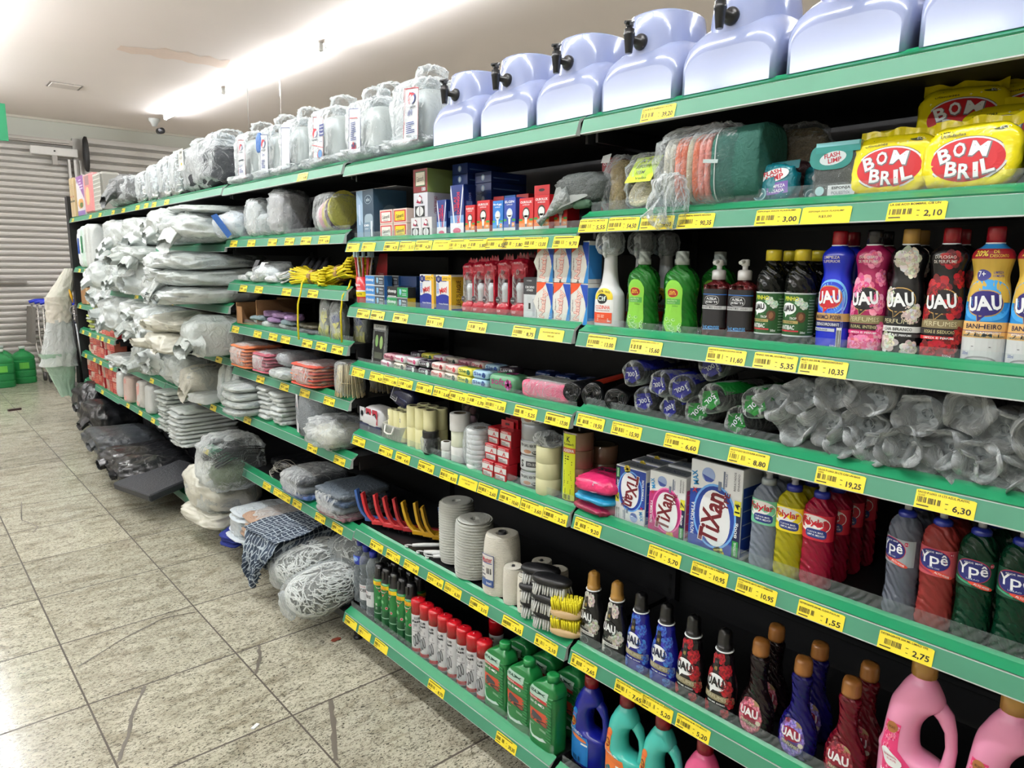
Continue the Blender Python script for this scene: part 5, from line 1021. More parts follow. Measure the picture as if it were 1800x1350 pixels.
def razs(d, w, h): d.text('CASA DE BALAO', -w*.2, h*.5, h*.7, w*.12, (150, 30, 80), .0009, pi/2); d.poly([(w*.2, h*.4), (w*.4, h*.5), (w*.3, h*.7)], (150, 20, 60), .0006); d.text('dk', w*.3, h*.25, w*.2, h*.12, (30, 30, 30), .0009)
for y, dz, h, w, l in ((2.13, 0, .065, .062, 'white and black razor carton at the bottom left of its tower'), (2.065, 0, .065, .062, 'white and black razor carton at the bottom right of its tower')): put(carton(w, .09, h, (214, 212, 214), l, 'razor_carton', 'box', razor, razs), 1.465, y, Z2+dz)
put(carton(.085, .11, .082, (206, 206, 214), 'white and black razor carton in the middle of the tower', 'razor_carton', 'box', razor, razs), 1.475, 2.10, Z2+.066)
def gr(d, w, h): d.rect(-w*.5, w*.5, 0, h, (120, 24, 30), .0004); d.rect(-w*.3, w*.32, h*.3, h*.85, (206, 200, 180), .0008); d.rect(-w*.34, w*.36, h*.26, h*.89, (30, 90, 50), .0006); d.text('Gaboardi', 0, h*.58, w*.5, h*.22, (30, 26, 26), .001, .06); d.rect(w*.1, w*.36, h*.06, h*.2, WHITE, .0007); d.bars(w*.12, w*.34, h*.07, h*.19, n=8)
put(carton(.085, .11, .078, (140, 160, 90), 'red and olive-green carton on top of the razor tower', 'soap_carton', 'box', gr), 1.475, 2.10, Z2+.149)
def candle(d, w, h):
    d.rect(-w*.5, w*.5, 0, h, (22, 50, 120), .0002); d.rect(-w*.5, w*.5, 0, h*.25, (226, 224, 230), .0004); d.rect(-w*.5, w*.5, h*.25, h*.4, (110, 150, 200), .0004); d.poly([(-w*.44, h), (-w*.1, h*.1), (-w*.2, h*.1), (-w*.48, h*.9)], (226, 228, 232), .0006); d.poly([(w*.44, h), (w*.12, h*.1), (w*.2, h*.1), (w*.48, h*.9)], (226, 228, 232), .0006)
    d.text('VELAS', -w*.12, h*.62, h*.3, w*.2, (190, 30, 50), .0012, pi/2, .05); d.text('SAO DOMINGOS', w*.12, h*.55, h*.62, w*.2, (220, 40, 60), .0012, pi/2, .04); d.ell(0, h*.09, w*.3, h*.06, (206, 70, 110), .0008)
def cside(d, w, h): d.lines(-w*.3, w*.2, h*.1, h*.9, 2, (90, 120, 180)); d.text('SAO DOMINGOS', 0, h*.5, h*.7, w*.16, (150, 170, 210), .0008, pi/2)
put(carton(.058, .04, .118, (20, 44, 110), 'short upright blue candle box', 'candle_box', 'box', candle, cside), 1.45, 1.99, Z2, -.05)
put(carton(.072, .05, .160, (20, 44, 110), 'tall upright blue candle box with red lettering', 'candle_box', 'box', candle, cside), 1.455, 1.905, Z2)
def cend(d, w, h): d.ell(0, h*.5, h*.28, h*.3, (150, 180, 210), .0006); d.ell(0, h*.5, h*.12, h*.2, (226, 230, 236), .0009)
def cs2(d, w, h): d.lines(-w*.45, w*.3, h*.35, h*.6, 1, (100, 130, 180))
for k in range(7): put(carton(.085, .155, .034, (22, 50, 116), 'flat blue candle box, %s up in the stack behind' % ORD[k], 'flat_candle_box', 'box', cend, cs2), 1.58, 1.985, Z2+.0345*k)
for k in range(6): put(carton(.085, .155, .034, (20, 44, 104), 'flat blue candle box, %s up in the right-hand stack' % ORD[k], 'flat_candle_box', 'box', cend, cs2), 1.60, 1.885, Z2+.0345*k)
for k in range(5): put(carton(.03, .06, .12, (20, 44, 104), 'upright dark blue candle box, %s in the shaded row' % ORD[k], 'candle_box', 'box', None, cside), 1.57, 1.80-.045*k, Z2)
def bulb(c1, c2, brand, clr=(226, 226, 222)):
    def f(d, w, h):
        d.rect(-w*.5, w*.5, 0, h*.16, (216, 220, 220), .0004); d.rect(-w*.5, w*.5, h*.16, h*.38, c2, .0004); d.ell(0, h*.55, w*.26, w*.3, (60, 50, 40) if c1[0] > 150 else (200, 214, 230), .0006); d.ell(0, h*.56, w*.2, w*.2, clr, .0009); d.poly([(-w*.12, h*.5), (w*.12, h*.5), (w*.07, h*.25), (-w*.07, h*.25)], clr, .0009); d.rect(-w*.06, w*.06, h*.17, h*.25, (90, 90, 94), .0009)
        d.text(brand, 0, h*.88, w*.8, h*.07, WHITE, .0009, bold=.05); d.text('SUPERLED', 0, h*.8, w*.5, h*.035, WHITE, .0009); d.rect(w*.2, w*.44, h*.18, h*.3, (236, 150, 60), .0008); d.text('15W', w*.32, h*.24, w*.2, h*.06, WHITE, .0012); d.rect(-w*.5, -w*.26, h*.34, h*.4, (60, 150, 70), .0008); d.rect(w*.24, w*.5, h*.34, h*.4, (60, 150, 70), .0008)
    return f
for i, (y, w, h, c1, c2, b, l, hg) in enumerate(((1.832, .048, .092, (196, 34, 40), (230, 120, 40), 'OUROLUX', 'small red bulb box at the left of the bulb row', 0), (1.765, .062, .103, (196, 34, 40), (230, 120, 40), 'OUROLUX', 'red bulb box with dark window, second in the bulb row', 0), (1.695, .048, .098, (40, 120, 200), (60, 150, 220), 'big', 'light blue bulb box beside the dark blue one', 0), (1.640, .052, .104, (40, 70, 160), (60, 90, 180), 'ELGIN', 'dark blue bulb box in the bulb row', 0), (1.567, .060, .098, (196, 34, 40), (230, 120, 40), 'OUROLUX', 'red bulb box right of the blue ones', 0), (1.502, .062, .103, (190, 26, 34), (226, 110, 50), 'OUROLUX', 'red bulb box with white bulb and raised hanging tab', 1), (1.445, .05, .098, (190, 26, 34), (226, 110, 50), 'OUROLUX', 'red bulb box half hidden by the net bag', 0))):
    r = carton(w, .05, h, c1, l, 'bulb_box', 'box', bulb(c1, c2, b)); put(r, 1.452+(.0 if i < 6 else .02), y, Z2)
    if hg: g = MB(); g.box(-w*.5, w*.5, -.025, -.024, h, h+.026, plast((176, 24, 32), .35)); g.build('hanging_tab', r); d = Decal(front(-.0252)); d.ell(0, h+.013, w*.2, .004, (30, 10, 10), .0004); d.build('tab_hole', r)
for i, y in enumerate((1.72, 1.66, 1.77)): put(carton(.055, .05, .12, (180, 26, 34) if i else (40, 110, 190), 'taller bulb box standing behind the front bulb row, %s' % ['blue one', 'red one', 'red one at left'][i], 'bulb_box', 'box'), 1.52, y, Z2)
put(carton(.06, .05, .16, (150, 20, 30), 'dark red box standing behind the net bag', 'bulb_box', 'box', lambda d, w, h: d.text('OUROLUX', 0, h*.9, w*.8, h*.05, WHITE, .0009)), 1.56, 1.345, 1.733)
# third shelf, second bay
Z3 = 1.44
r = root('toothbrush_cup', 'red cup of toothbrushes with yellow price band', 'cup'); g = MB(); g.lathe([(.028, 0), (.030, .002), (.034, .108), (.033, .108), (.029, .01), (0, .01)], plast((200, 24, 34), .3), 28, caps=(True, False)); g.build('cup', r)
B_ = Bottle([(0, .030, .030), (.108, .034, .034)], 1, 2, 24); d = Decal(B_.map(.032)); d.rect(-.05, .05, .03, .05, (240, 214, 30), .0008, 12); d.text('4,70', .012, .040, .022, .010, BLACK, .0014); d.bars(-.03, -.008, .034, .046, n=8, d=.0014); d.text('Colgate', -.004, .076, .044, .015, WHITE, .0014, bold=.05); d.rect(-.05, .05, .05, .056, WHITE, .0007, 12); d.build('label', r)
for i in range(9):
    a = i*.7; g = MB(); x, y = .018*cos(a), .018*sin(a); lx, ly = .6*x+.0, .4*y; m = plast([(200, 60, 66), (214, 214, 214), (180, 30, 40)][i % 3], .3)
    g.tube([(x, y, .02), (x+lx, y+ly, .12), (x+lx*2.2, y+ly*2, .19)], [.004, .0045, .003], m, 6); g.box(x+lx*2.2-.006, x+lx*2.2+.006, y+ly*2-.004, y+ly*2+.004, .185, .21, ink((180, 210, 220))); g.build('toothbrush', r)
g = MB(); g.add([(-.01, .05, .09), (.09, .05, .09), (.09, .055, .20), (.03, .055, .20)], [(0, 1, 2, 3)], plast((130, 16, 26), .3)); g.build('backing_card', r)
d = Decal(lambda a, b, dd: (a, .049-dd, b)); d.text('Colgate', .05, .12, .04, .012, (190, 150, 150), .002); d.build('card_print', r)
put(r, 1.45, 2.55, Z3)
def cu(c1, c2):
    def f(d, w, h):
        d.rect(-w*.5, -.0*w, h*.1, h*.95, c1, .0004); d.rect(0, w*.5, h*.05, h*.95, c2, .0004); d.text('closeup', -w*.26, h*.55, w*.42, h*.42, WHITE, .0009, 0, .05); d.poly([(w*.1, h*.8), (w*.2, h*.8), (w*.2, h*.4), (w*.15, h*.2), (w*.1, h*.4)], (140, 190, 220), .0008); d.text('TRIPLA', w*.34, h*.68, w*.2, h*.16, WHITE, .0009); d.lines(w*.24, w*.44, h*.2, h*.5, 2, (170, 180, 190)); d.rect(-w*.46, -w*.05, h*.05, h*.12, WHITE, .0009)
    return f
bl, dk, gn = (60, 130, 200), (60, 66, 74), (30, 140, 80)
for k in range(3):
    for j in range(2): put(carton(.14, .035, .038, (200, 206, 210), 'blue and grey toothpaste box, %s of three stacked%s' % (['bottom', 'middle', 'top'][k], '' if j == 0 else ' in the second row'), 'toothpaste_box', 'box', cu(bl, dk), lambda d, w, h: d.rect(-w*.5, w*.5, 0, h, (50, 110, 180), .0004)), 1.447+.045*j, 2.435-.03*j, Z3+.0385*k)
put(carton(.14, .035, .038, (200, 206, 210), 'bright green toothpaste box at the bottom of the pair', 'toothpaste_box', 'box', cu(gn, dk), lambda d, w, h: d.rect(-w*.5, w*.5, 0, h, (226, 190, 30), .0004)), 1.44, 2.265, Z3)
put(carton(.14, .035, .038, (30, 32, 34), 'black and green toothpaste box on top of the pair', 'toothpaste_box', 'box', cu((26, 28, 30), gn)), 1.44, 2.262, Z3+.0385)
for k in range(3): put(carton(.13, .035, .038, (30, 60, 110), 'dark blue toothpaste box, %s in the shaded stack behind' % ORD[k], 'toothpaste_box', 'box'), 1.50, 2.29, Z3+.0385*k)
def corega(d, w, h):
    d.rect(-w*.5, w*.5, 0, h*.42, (24, 40, 140), .0004); d.ell(0, h*.36, w*.42, h*.12, (24, 40, 140), .0005); d.rect(w*.34, w*.5, 0, h, (226, 170, 40), .0006); d.rect(-w*.5, w*.2, h*.82, h*.95, (40, 60, 150), .0006); d.rect(-w*.1, w*.5, h*.84, h*.97, (236, 190, 50), .0008); d.text('LEVE 75', w*.2, h*.9, w*.5, h*.05, (60, 20, 20), .001); d.ell(-w*.32, h*.88, w*.13, h*.1, (24, 30, 90), .0009); d.text('U', -w*.32, h*.88, w*.1, h*.08, WHITE, .0012)
    for k in range(7): d.rect(-w*.46, -w*.3, h*(.5+.04*k), h*(.52+.04*k), (60, 120, 200), .0008)
    d.text('May', 0, h*.58, w*.5, h*.2, (220, 50, 50), .001, .35, .05); d.text('Hastes flexiveis', 0, h*.22, w*.6, h*.045, WHITE, .001)
for y, l, w in ((2.075, 'blue and white cotton swab box, left of the pair', .085), (1.975, 'blue and white cotton swab box, right of the pair', .088)):
    put(carton(w, .06, .125, (226, 226, 224), l, 'swab_box', 'box', corega, lambda d, w, h: (d.rect(-w*.5, w*.5, h*.1, h*.95, (226, 186, 50), .0004), d.text('LEVE 75 PAGUE', 0, h*.5, h*.7, w*.3, (60, 30, 30), .0008, pi/2), d.rect(-w*.5, w*.5, 0, h*.1, (30, 40, 140), .0006))), 1.455, y, Z3)
put(carton(.085, .06, .125, (200, 196, 196), 'cotton swab box in shade behind the pair', 'swab_box', 'box'), 1.525, 1.95, Z3)
def redp(label, seed, h=.17):
    r = root('filter_refill_pack', label, 'pack'); rd_ = plast((168, 22, 44), .22, bump=.7, bscale=18); g = MB(); lump(g, .062, .055, .045, rd_, seed, .1, 30, ex=.5, ez=.6); lump(g, .06, .05, .055, rd_, seed+1, .2, 30, ex=.5, ez=.6, c=(0, .004, h-.06), flat=False); g.box(.024, .03, -.02, .02, .02, h-.03, rd_); g.box(-.03, .03, .018, .022, .02, h-.02, rd_)
    g.grid(lambda u, v: (.026*(2*u-1)*(1-.25*v), .002*sin(30*u+seed), h-.012+.02*v+.006*sin(17*u+seed)), 14, 3, rd_); g.build('wrapper', r)
    g = MB(); g.lathe([(.014, .025), (.016, .03), (.016, .075), (.018, .078), (.018, .09), (.016, .093), (.012, .1)], plast((220, 222, 222), .25), 20, 0, -.002); g.build('filter', r); bagfilm(r, .056, .05, h*.9, seed+4, .06, FILMC, fr=30)
    d = Decal(front(-.026)); d.ell(-.016, .05, .0095, .0095, (60, 56, 60), .0014); d.text('ORIGINAL', -.016, .05, .014, .003, WHITE, .0018); d.ell(.004, h*.76, .006, .007, (150, 140, 140), .0008); d.ell(.004, h*.76, .004, .005, (110, 40, 50), .001); d.text('Sofisa', .004, h*.9, .024, .006, (190, 150, 156), .003); d.lines(-.02, .02, .015, .022, 2, (230, 180, 190)); d.build('print', r); return r
rp = redp('a', 3)
for i, y in enumerate((1.85, 1.795, 1.74, 1.675, 1.605)): o = rp if i == 0 else dup(rp); o['label'] = 'crinkled red pack with white water filter, %s from the left of five' % ORD[i]; put(o, 1.452, y, Z3, .1*sin(i*2), 0, .03*sin(i*3), (1, 1, 1+.02*i))
for i, y in enumerate((1.57, 1.65)): put(dup(rp, 'crinkled red filter pack in the second row, %s one' % ['right', 'left'][i]), 1.52, y, Z3, 0, 0, 0, (1.1, 1, 1.1))
def char(d, w, h): d.rect(-w*.5, w*.5, h*.6, h, (52, 52, 56), .0004); d.text('COM CARVAO', 0, h*.77, w*.72, h*.055, WHITE, .0008, bold=.04); d.text('ATIVADO', 0, h*.70, w*.5, h*.055, WHITE, .0008, bold=.04); d.rect(-w*.2, w*.2, h*.22, h*.56, (190, 194, 196), .0006); d.rect(-w*.08, w*.08, h*.26, h*.4, (20, 20, 22), .0009); d.rect(w*.22, w*.4, h*.1, h*.5, (170, 174, 180), .0006); d.text('HIGIBER', -w*.05, h*.92, w*.4, h*.03, (190, 190, 190), .0008)
put(carton(.055, .045, .125, (200, 204, 206), 'grey and charcoal filter carton beside the blue-white cotton boxes', 'filter_carton', 'box', char), 1.45, 1.547, Z3)
def nathy(d, w, h):
    d.ell(-w*.1, h*.5, w*.62, h*.6, (222, 220, 212), .0002, 4); d.poly([(-w*.5, h), (-w*.5, h*.72), (-w*.1, h*.86), (w*.12, h)], (230, 84, 40), .0005); d.poly([(w*.5, h*.97), (w*.05, h*.98), (w*.36, h*.55), (w*.44, h*.3), (w*.5, h*.4)], (24, 70, 170), .0005); d.poly([(w*.5, h*.5), (w*.42, h*.4), (w*.24, h*.0), (w*.5, 0)], (40, 130, 200), .0006)
    d.text('Nathy', -w*.04, h*.46, h*.74, w*.42, (206, 40, 44), .0009, pi/2-.12, .09); d.text('Nathy', -w*.04, h*.46, h*.72, w*.38, (240, 214, 200), .0012, pi/2-.12, .03); d.text('Algodao', -w*.36, h*.45, h*.3, w*.08, (90, 60, 60), .001, pi/2)
a = carton(.066, .05, .112, (216, 214, 208), 'x', 'cotton_box', 'box', nathy, lambda d, w, h: d.rect(-w*.5, w*.5, h*.1, h*.9, (40, 120, 190), .0004))
k = 0
for j, z_ in enumerate((0, .113)):
    for i, y in enumerate((1.482, 1.412, 1.345)):
        o = a if k == 0 else dup(a); k += 1; o['label'] = 'orange, blue and white cotton box, %s column, %s layer' % (['left', 'middle', 'right'][i], ['lower', 'upper'][j]); put(o, 1.45, y, Z3+z_, -.02*i)
for i in range(3): put(dup(a, 'cotton box in the row behind, %s from the left' % ORD[i]), 1.505, 1.475-.068*i, Z3)
# fourth shelf, second bay
Z4 = 1.206
r = root('insole_pack', 'small hanging pack with two pale green soles inside', 'pack'); g = MB(); g.box(-.05, .05, -.004, .004, 0, .155, FILMC); g.build('clear_bag', r); d = Decal(front(-.005)); d.rect(-.045, .045, .135, .155, (190, 192, 188), .0006); d.text('SUPORTE', 0, .146, .06, .008, (40, 40, 40), .001); d.rect(-.036, .036, .0, .128, (30, 32, 28), .0002); d.ell(-.016, .09, .011, .024, (150, 196, 120), .0006); d.ell(.018, .085, .012, .026, (170, 206, 130), .0006); d.rect(-.03, .03, .02, .045, (90, 96, 80), .0006); d.build('print', r); put(r, 1.46, 2.47, Z4, 0, -.1)
SOC = [((226, 222, 224), (190, 60, 110)), ((60, 50, 60), (200, 200, 206)), ((232, 214, 208), (190, 60, 70)), ((226, 216, 200), (60, 60, 60)), ((236, 226, 90), (40, 90, 60)), ((170, 206, 226), (30, 60, 140)), ((200, 150, 160), (120, 20, 60))]
def soap(c1, c2, label, w=.075, h=.028, dp=.055, txt='Flor'):
    r = root('wrapped_soap', label, 'soap'); lump(MB(), w, dp, h, plast(c1, .25), int(c1[0]), .03, 30, ex=.3, ez=.45, nu=24, nv=10).build('wrapper', r); d = Decal(front(-dp/2)); d.text(txt, -w*.1, h*.6, w*.5, h*.4, c2, .0008, 0, .04); flower(d, w*.3, h*.5, h*.3, tuple(min(255, x+60) for x in c2), c2, 3, k=2); d.build('print', r)
    d = Decal(topf(h)); flower(d, w*.1, 0, dp*.25, tuple(min(255, x+60) for x in c2), c2, 5, k=2); d.build('top_print', r); return r
NM = ['white and pink', 'dark floral', 'cream and red', 'beige and black', 'yellow', 'pale blue', 'dusty pink']
so = [soap(a_, b_, '') if 0 else soap(a_, b_, 'x', txt=['Protex', 'Lux', 'Flor', 'Flor', 'Sie', 'Sie', 'Phebo'][i]) for i, (a_, b_) in enumerate(SOC)]
rows = [(2.36, 0, 0), (2.335, .028, 6), (2.265, 0, 3), (2.26, .028, 0), (2.185, 0, 1), (2.175, .028, 0), (2.10, 0, 1), (2.095, .028, 1), (2.02, 0, 2), (2.015, .028, 2), (1.94, 0, 3), (1.935, .028, 2), (1.865, 0, 4), (1.86, .028, 4), (1.785, 0, 5), (1.78, .028, 5)]
used = set()
for i, (y, dz, k_) in enumerate(rows):
    o = so[k_] if k_ not in used else dup(so[k_]); used.add(k_); o['label'] = '%s wrapped soap in the %s, %s column from the left' % (NM[k_], 'top layer' if dz else 'bottom layer', ORD[i//2]); put(o, 1.45, y, Z4+dz, .06*sin(i))
for j in range(2):
    for i in range(8): put(dup(so[(i*3+j) % 7], 'wrapped soap in the %s row back, %s from the left' % (ORD[j+1], ORD[i])), 1.51+.058*j, 2.33-.078*i, Z4+.014*j+.014, .05*sin(i+j))
r = soap((90, 150, 110), (150, 40, 110), 'green and purple triple soap pack right of the blue soaps', .125, .056, .08, 'soft'); put(r, 1.46, 1.67, Z4)
for i in range(4): r = soap((26, 40, 80), (60, 70, 110), 'dark blue soap pack in the shaded stack, %s one' % ORD[i], .07, .03, .06, ''); put(r, 1.58, 1.62-.09*i, Z4+.03)
r = root('pink_sponge_pack', 'pink foam sponge pack with a printed band on top', 'sponge'); lump(MB(), .20, .10, .058, M((226, 110, 140), .8, bump=.6, bscale=200, var=.08, scale=150), 4, .02, 10, ex=.35, ez=.4).build('sponge', r); d = Decal(topf(.059)); d.rect(-.09, .07, -.035, .04, (196, 196, 188), .0); d.lines(-.08, .06, -.02, .03, 5, (60, 70, 60)); d.build('band', r); bagfilm(r, .21, .11, .062, 4, .03); put(r, 1.47, 1.48, Z4, .05)
# fifth shelf, second bay
Z5 = .922
def nap(d, w, h):
    for i, c_ in enumerate(((200, 200, 204), (170, 40, 60), (170, 40, 60))):
        x = -w*.36+w*.3*i; d.rect(x-w*.11, x+w*.13, h*.38, h*.92, c_, .0006, 2); flower(d, x, h*.68, .012, (214, 210, 210) if i else (60, 66, 80), (190, 190, 190) if i else (90, 90, 100), i, k=2); d.rect(x-.006, x+.006, h*.46, h*.54, (226, 226, 226), .001)
    d.rect(-w*.5, w*.5, 0, h*.34, (24, 30, 70), .0006, 2); flower(d, -w*.05, h*.2, .01, (170, 176, 190), (120, 126, 150), 4, k=2)
r = pouch(.165, .10, .11, plast((206, 206, 208), .25), 5, 'paper tissue pack with red and navy panels, leftmost of the shelf', 'tissue_pack', 'pack', nap, .03); put(r, 1.47, 2.485, Z5)
r = pouch(.15, .06, .10, plast((24, 28, 66), .25), 8, 'dark navy tissue pack leaning on top of the basket rolls', 'tissue_pack', 'pack', lambda d, w, h: (d.rect(-w*.34, -w*.05, h*.15, h*.95, (206, 206, 206), .0006), d.rect(-w*.32, -w*.07, h*.18, h*.92, (20, 24, 44), .0009), flower(d, -w*.2, h*.7, .011, (214, 210, 206), (170, 170, 170), 3, k=2), d.text('CAMPONESA', -w*.2, h*.25, w*.2, h*.05, (190, 190, 190), .0012), d.text('A ESCOLHA PERFEITA', w*.22, h*.4, w*.36, h*.05, (150, 160, 200), .001)), .03); put(r, 1.50, 2.37, Z5+.118, 0, -.25, .25)
CREAM = M((226, 222, 172), .5, var=.04, name='cream_tape')
def spindle(mb, q, h, m, core=.5, c=(0, 0, 0), n=26):
    mb.lathe([(q*core, 0+c[2]), (q*.98, c[2]), (q, c[2]+.001), (q, c[2]+h-.001), (q*.98, c[2]+h), (q*core, c[2]+h)], m, n, c[0], c[1], caps=(False, False)); mb.lathe([(q*core, c[2]+h), (q*core, c[2])], M((90, 80, 60), .8), n, c[0], c[1], caps=(False, False)); return mb
r = root('white_basket', 'white plastic basket with front handle holding cream rolls', 'basket'); wp = plast((222, 222, 216), .3); g = MB()
def rr_(z, w, d, q=.012): return [(w/2*math.copysign(abs(cos(t))**.35, cos(t)), d/2*math.copysign(abs(sin(t))**.35, sin(t)), z) for t in [2*pi*i/36 for i in range(36)]]
g.rings([rr_(0, .125, .10), rr_(.002, .13, .105), rr_(.062, .145, .12), rr_(.066, .152, .127), rr_(.064, .142, .117), rr_(.004, .126, .1)], wp, caps=(True, False))
for k in range(16): g.box(-.062+k*.008, -.0595+k*.008, -.0605, -.058, .008, .058, ink((170, 172, 166)))
g.build('basket', r); g = MB(); g.tube([(-.03, -.064, .062), (-.026, -.072, .036), (0, -.074, .032), (.026, -.072, .036), (.03, -.064, .062)], .004, wp, 8); g.build('handle', r); put(r, 1.475, 2.315, Z5)
for i, (x, y) in enumerate(((1.445, 2.345), (1.445, 2.305), (1.445, 2.262), (1.49, 2.345), (1.49, 2.30))):
    r = root('paper_roll', 'narrow cream roll standing in the white basket, %s one' % ORD[i], 'roll'); spindle(MB(), .02, .115, CREAM, .4).build('roll', r)
    if i in (0, 2): B_ = Bottle([(0, .02, .02), (.12, .02, .02)], 1, 1, 20); d = Decal(B_.map(.02)); d.rect(-.008, .006, .03, .05, (70, 90, 140), .0005, 3); d.text('2', 0, .085, .007, .014, (50, 50, 120), .0008); d.build('label', r)
    put(r, x, y, Z5+.006)
k_ = 0
for i, (x, y, nn) in enumerate(((1.445, 2.20, 2), (1.445, 2.145, 2), (1.445, 2.09, 2), (1.495, 2.205, 2), (1.495, 2.15, 2), (1.495, 2.095, 2), (1.55, 2.06, 1), (1.56, 2.00, 1))):
    for j in range(nn): r = root('tape_stack', 'cream tape roll standing in the %s column, %s' % (ORD[i], 'upper' if j else 'lower' if nn > 1 else 'shaded'), 'tape'); spindle(MB(), .0255, .078, CREAM, .6).build('roll', r); put(r, x, y, Z5+j*.079)
r = root('black_tape', 'wrapped black tape rolls in front of the cream ones', 'tape'); g = MB(); spindle(g, .030, .025, M((24, 24, 26), .35), .6, (0, 0, .06)); spindle(g, .026, .058, M((20, 20, 22), .25, bump=.6), .6); g.build('roll', r); bagfilm(r, .064, .062, .07, 8, .08, FILMC); put(r, 1.435, 2.075, Z5)
for i, (x, y, dz, q, h, c_, l) in enumerate(((1.455, 1.925, 0, .032, .055, (222, 222, 220), 'white tape roll, bottom of the tall white stack'), (1.455, 1.925, .056, .031, .055, (214, 218, 196), 'pale green-white tape roll in the tall white stack'), (1.455, 1.925, .112, .036, .06, (222, 222, 220), 'wider white tape roll topping the tall white stack'), (1.44, 1.985, 0, .018, .03, (222, 222, 220), 'small white tape roll at the bottom of the small pair'), (1.44, 1.985, .031, .019, .03, (222, 222, 220), 'small white tape roll on top of the small pair'))):
    r = root('white_tape_roll', l, 'tape'); spindle(MB(), q, h, M(c_, .45), .62).build('roll', r); put(r, x, y, Z5+dz)
for k in range(8): r = root('white_ribbon_roll', 'flat white roll, %s up in the wrapped short stack' % ORD[k], 'tape'); spindle(MB(), .045, .0165, M((218, 220, 220), .5), .5).build('roll', r); put(r, 1.462, 1.825, Z5+.0172*k)
r = root('stretch_wrap', 'clear wrap around the stack of flat white rolls', 'plastic wrap'); bagfilm(r, .098, .098, .15, 3, .05, FILMC); put(r, 1.462, 1.825, Z5)
def redb(d, w, h): d.rect(-w*.5, w*.5, h*.45, h*.8, (206, 208, 206), .0004); d.rect(-w*.4, w*.4, h*.05, h*.35, (206, 208, 206), .0006); d.text('A', w*.1, h*.6, w*.3, h*.24, (180, 24, 40), .0008, 0, .05); d.lines(-w*.4, w*.3, h*.08, h*.3, 3, (60, 60, 66)); d.text('ADESIVO', -w*.1, h*.88, w*.6, h*.1, WHITE, .0008)
for i in range(2):
    for j in range(3): put(carton(.055, .05, .052, (176, 24, 36), 'red and white glue pack, %s column, %s layer' % (['left', 'right'][i], ['bottom', 'middle', 'top'][j]), 'glue_pack', 'pack', redb), 1.44+.012*j, 1.725-.062*i, Z5+.053*j, .05*sin(i+j*2))
for i in range(5): r = root('red_blister', 'red hanging card sticking up behind the glue packs, %s one' % ORD[i], 'card'); g = MB(); g.box(-.03, .03, -.001, .001, 0, .18+.006*i, plast((176, 24, 36), .35)); g.box(-.01, .01, -.0015, -.001, .165+.006*i, .172+.006*i, ink((60, 10, 14))); g.build('card', r); put(r, 1.475+.012*i, 1.70-.008*i, Z5, 0, -.02)
GREYT = M((150, 154, 156), .3, metal=.2); B_ = Bottle([(0, .048, .048), (.07, .048, .048)], 1, 1, 30)
for j in range(5):
    r = root('duct_tape_roll', 'silver duct tape roll, %s up in the tall tower' % ORD[j], 'tape'); spindle(MB(), .047, .049, GREYT, .75, n=36).build('roll', r)
    if j != 3:
        d = Decal(B_.map(.048)); d.rect(-.05, .045, .006, .044, (186, 190, 190), .0004, 12)
        if j % 2 == 0: d.text('SILVER TAPE 45x5', 0, .034, .06, .009, (30, 30, 34), .0008, pi if j < 3 else 0, .03); d.ell(.0, .015, .014, .006, (176, 130, 100), .0006); d.ell(.03, .013, .014, .006, (24, 24, 28), .0008); d.text('adelbras', .03, .013, .022, .006, WHITE, .0011, pi if j < 3 else 0)
        else: d.text('S', -.02, .025, .014, .022, (24, 24, 28), .0008, 0, .05); d.rect(-.004, .044, .016, .034, (60, 60, 64), .0006, 6); d.text('FITA SILVER', .02, .025, .036, .009, (200, 200, 200), .0009)
        d.build('label', r)
    put(r, 1.48, 1.565, Z5+.0495*j, .2)
r = root('green_core_roll', 'green-edged card ring standing between silver and cream tape', 'roll'); g = MB(); g.lathe([(.038, 0), (.038, .13), (.0365, .13), (.0365, 0)], plast((30, 130, 80), .35), 30, caps=(False, False)); g.build('ring', r); put(r, 1.50, 1.46, Z5)
for j in range(3):
    r = root('cream_tape_roll', 'wide cream tape roll, %s up' % ORD[j], 'tape'); spindle(MB(), .040, .049, M((206, 204, 160), .4), .75, n=32).build('roll', r); put(r, 1.452, 1.478, Z5+.0495*j*.98)
r = root('crumpled_wrapper', 'crumpled dark wrapper lying on top of the cream tape', 'plastic wrap'); bagfilm(r, .075, .07, .04, 3, .25, FILM); put(r, 1.452, 1.478, Z5+.146)
for c_, (x, y) in enumerate(((1.468, 1.375), (1.56, 1.36), (1.57, 1.46))):
    for j in range(4 if c_ == 0 else 3):
        r = root('brown_tape_roll', 'brown packing tape roll, %s up in the %s tower' % (ORD[j], ['labelled', 'shaded right', 'shaded left'][c_]), 'tape'); spindle(MB(), .045, .052, M((112, 88, 66), .25, coat=.4), .75, n=32).build('roll', r); put(r, x, y, Z5+.0525*j)
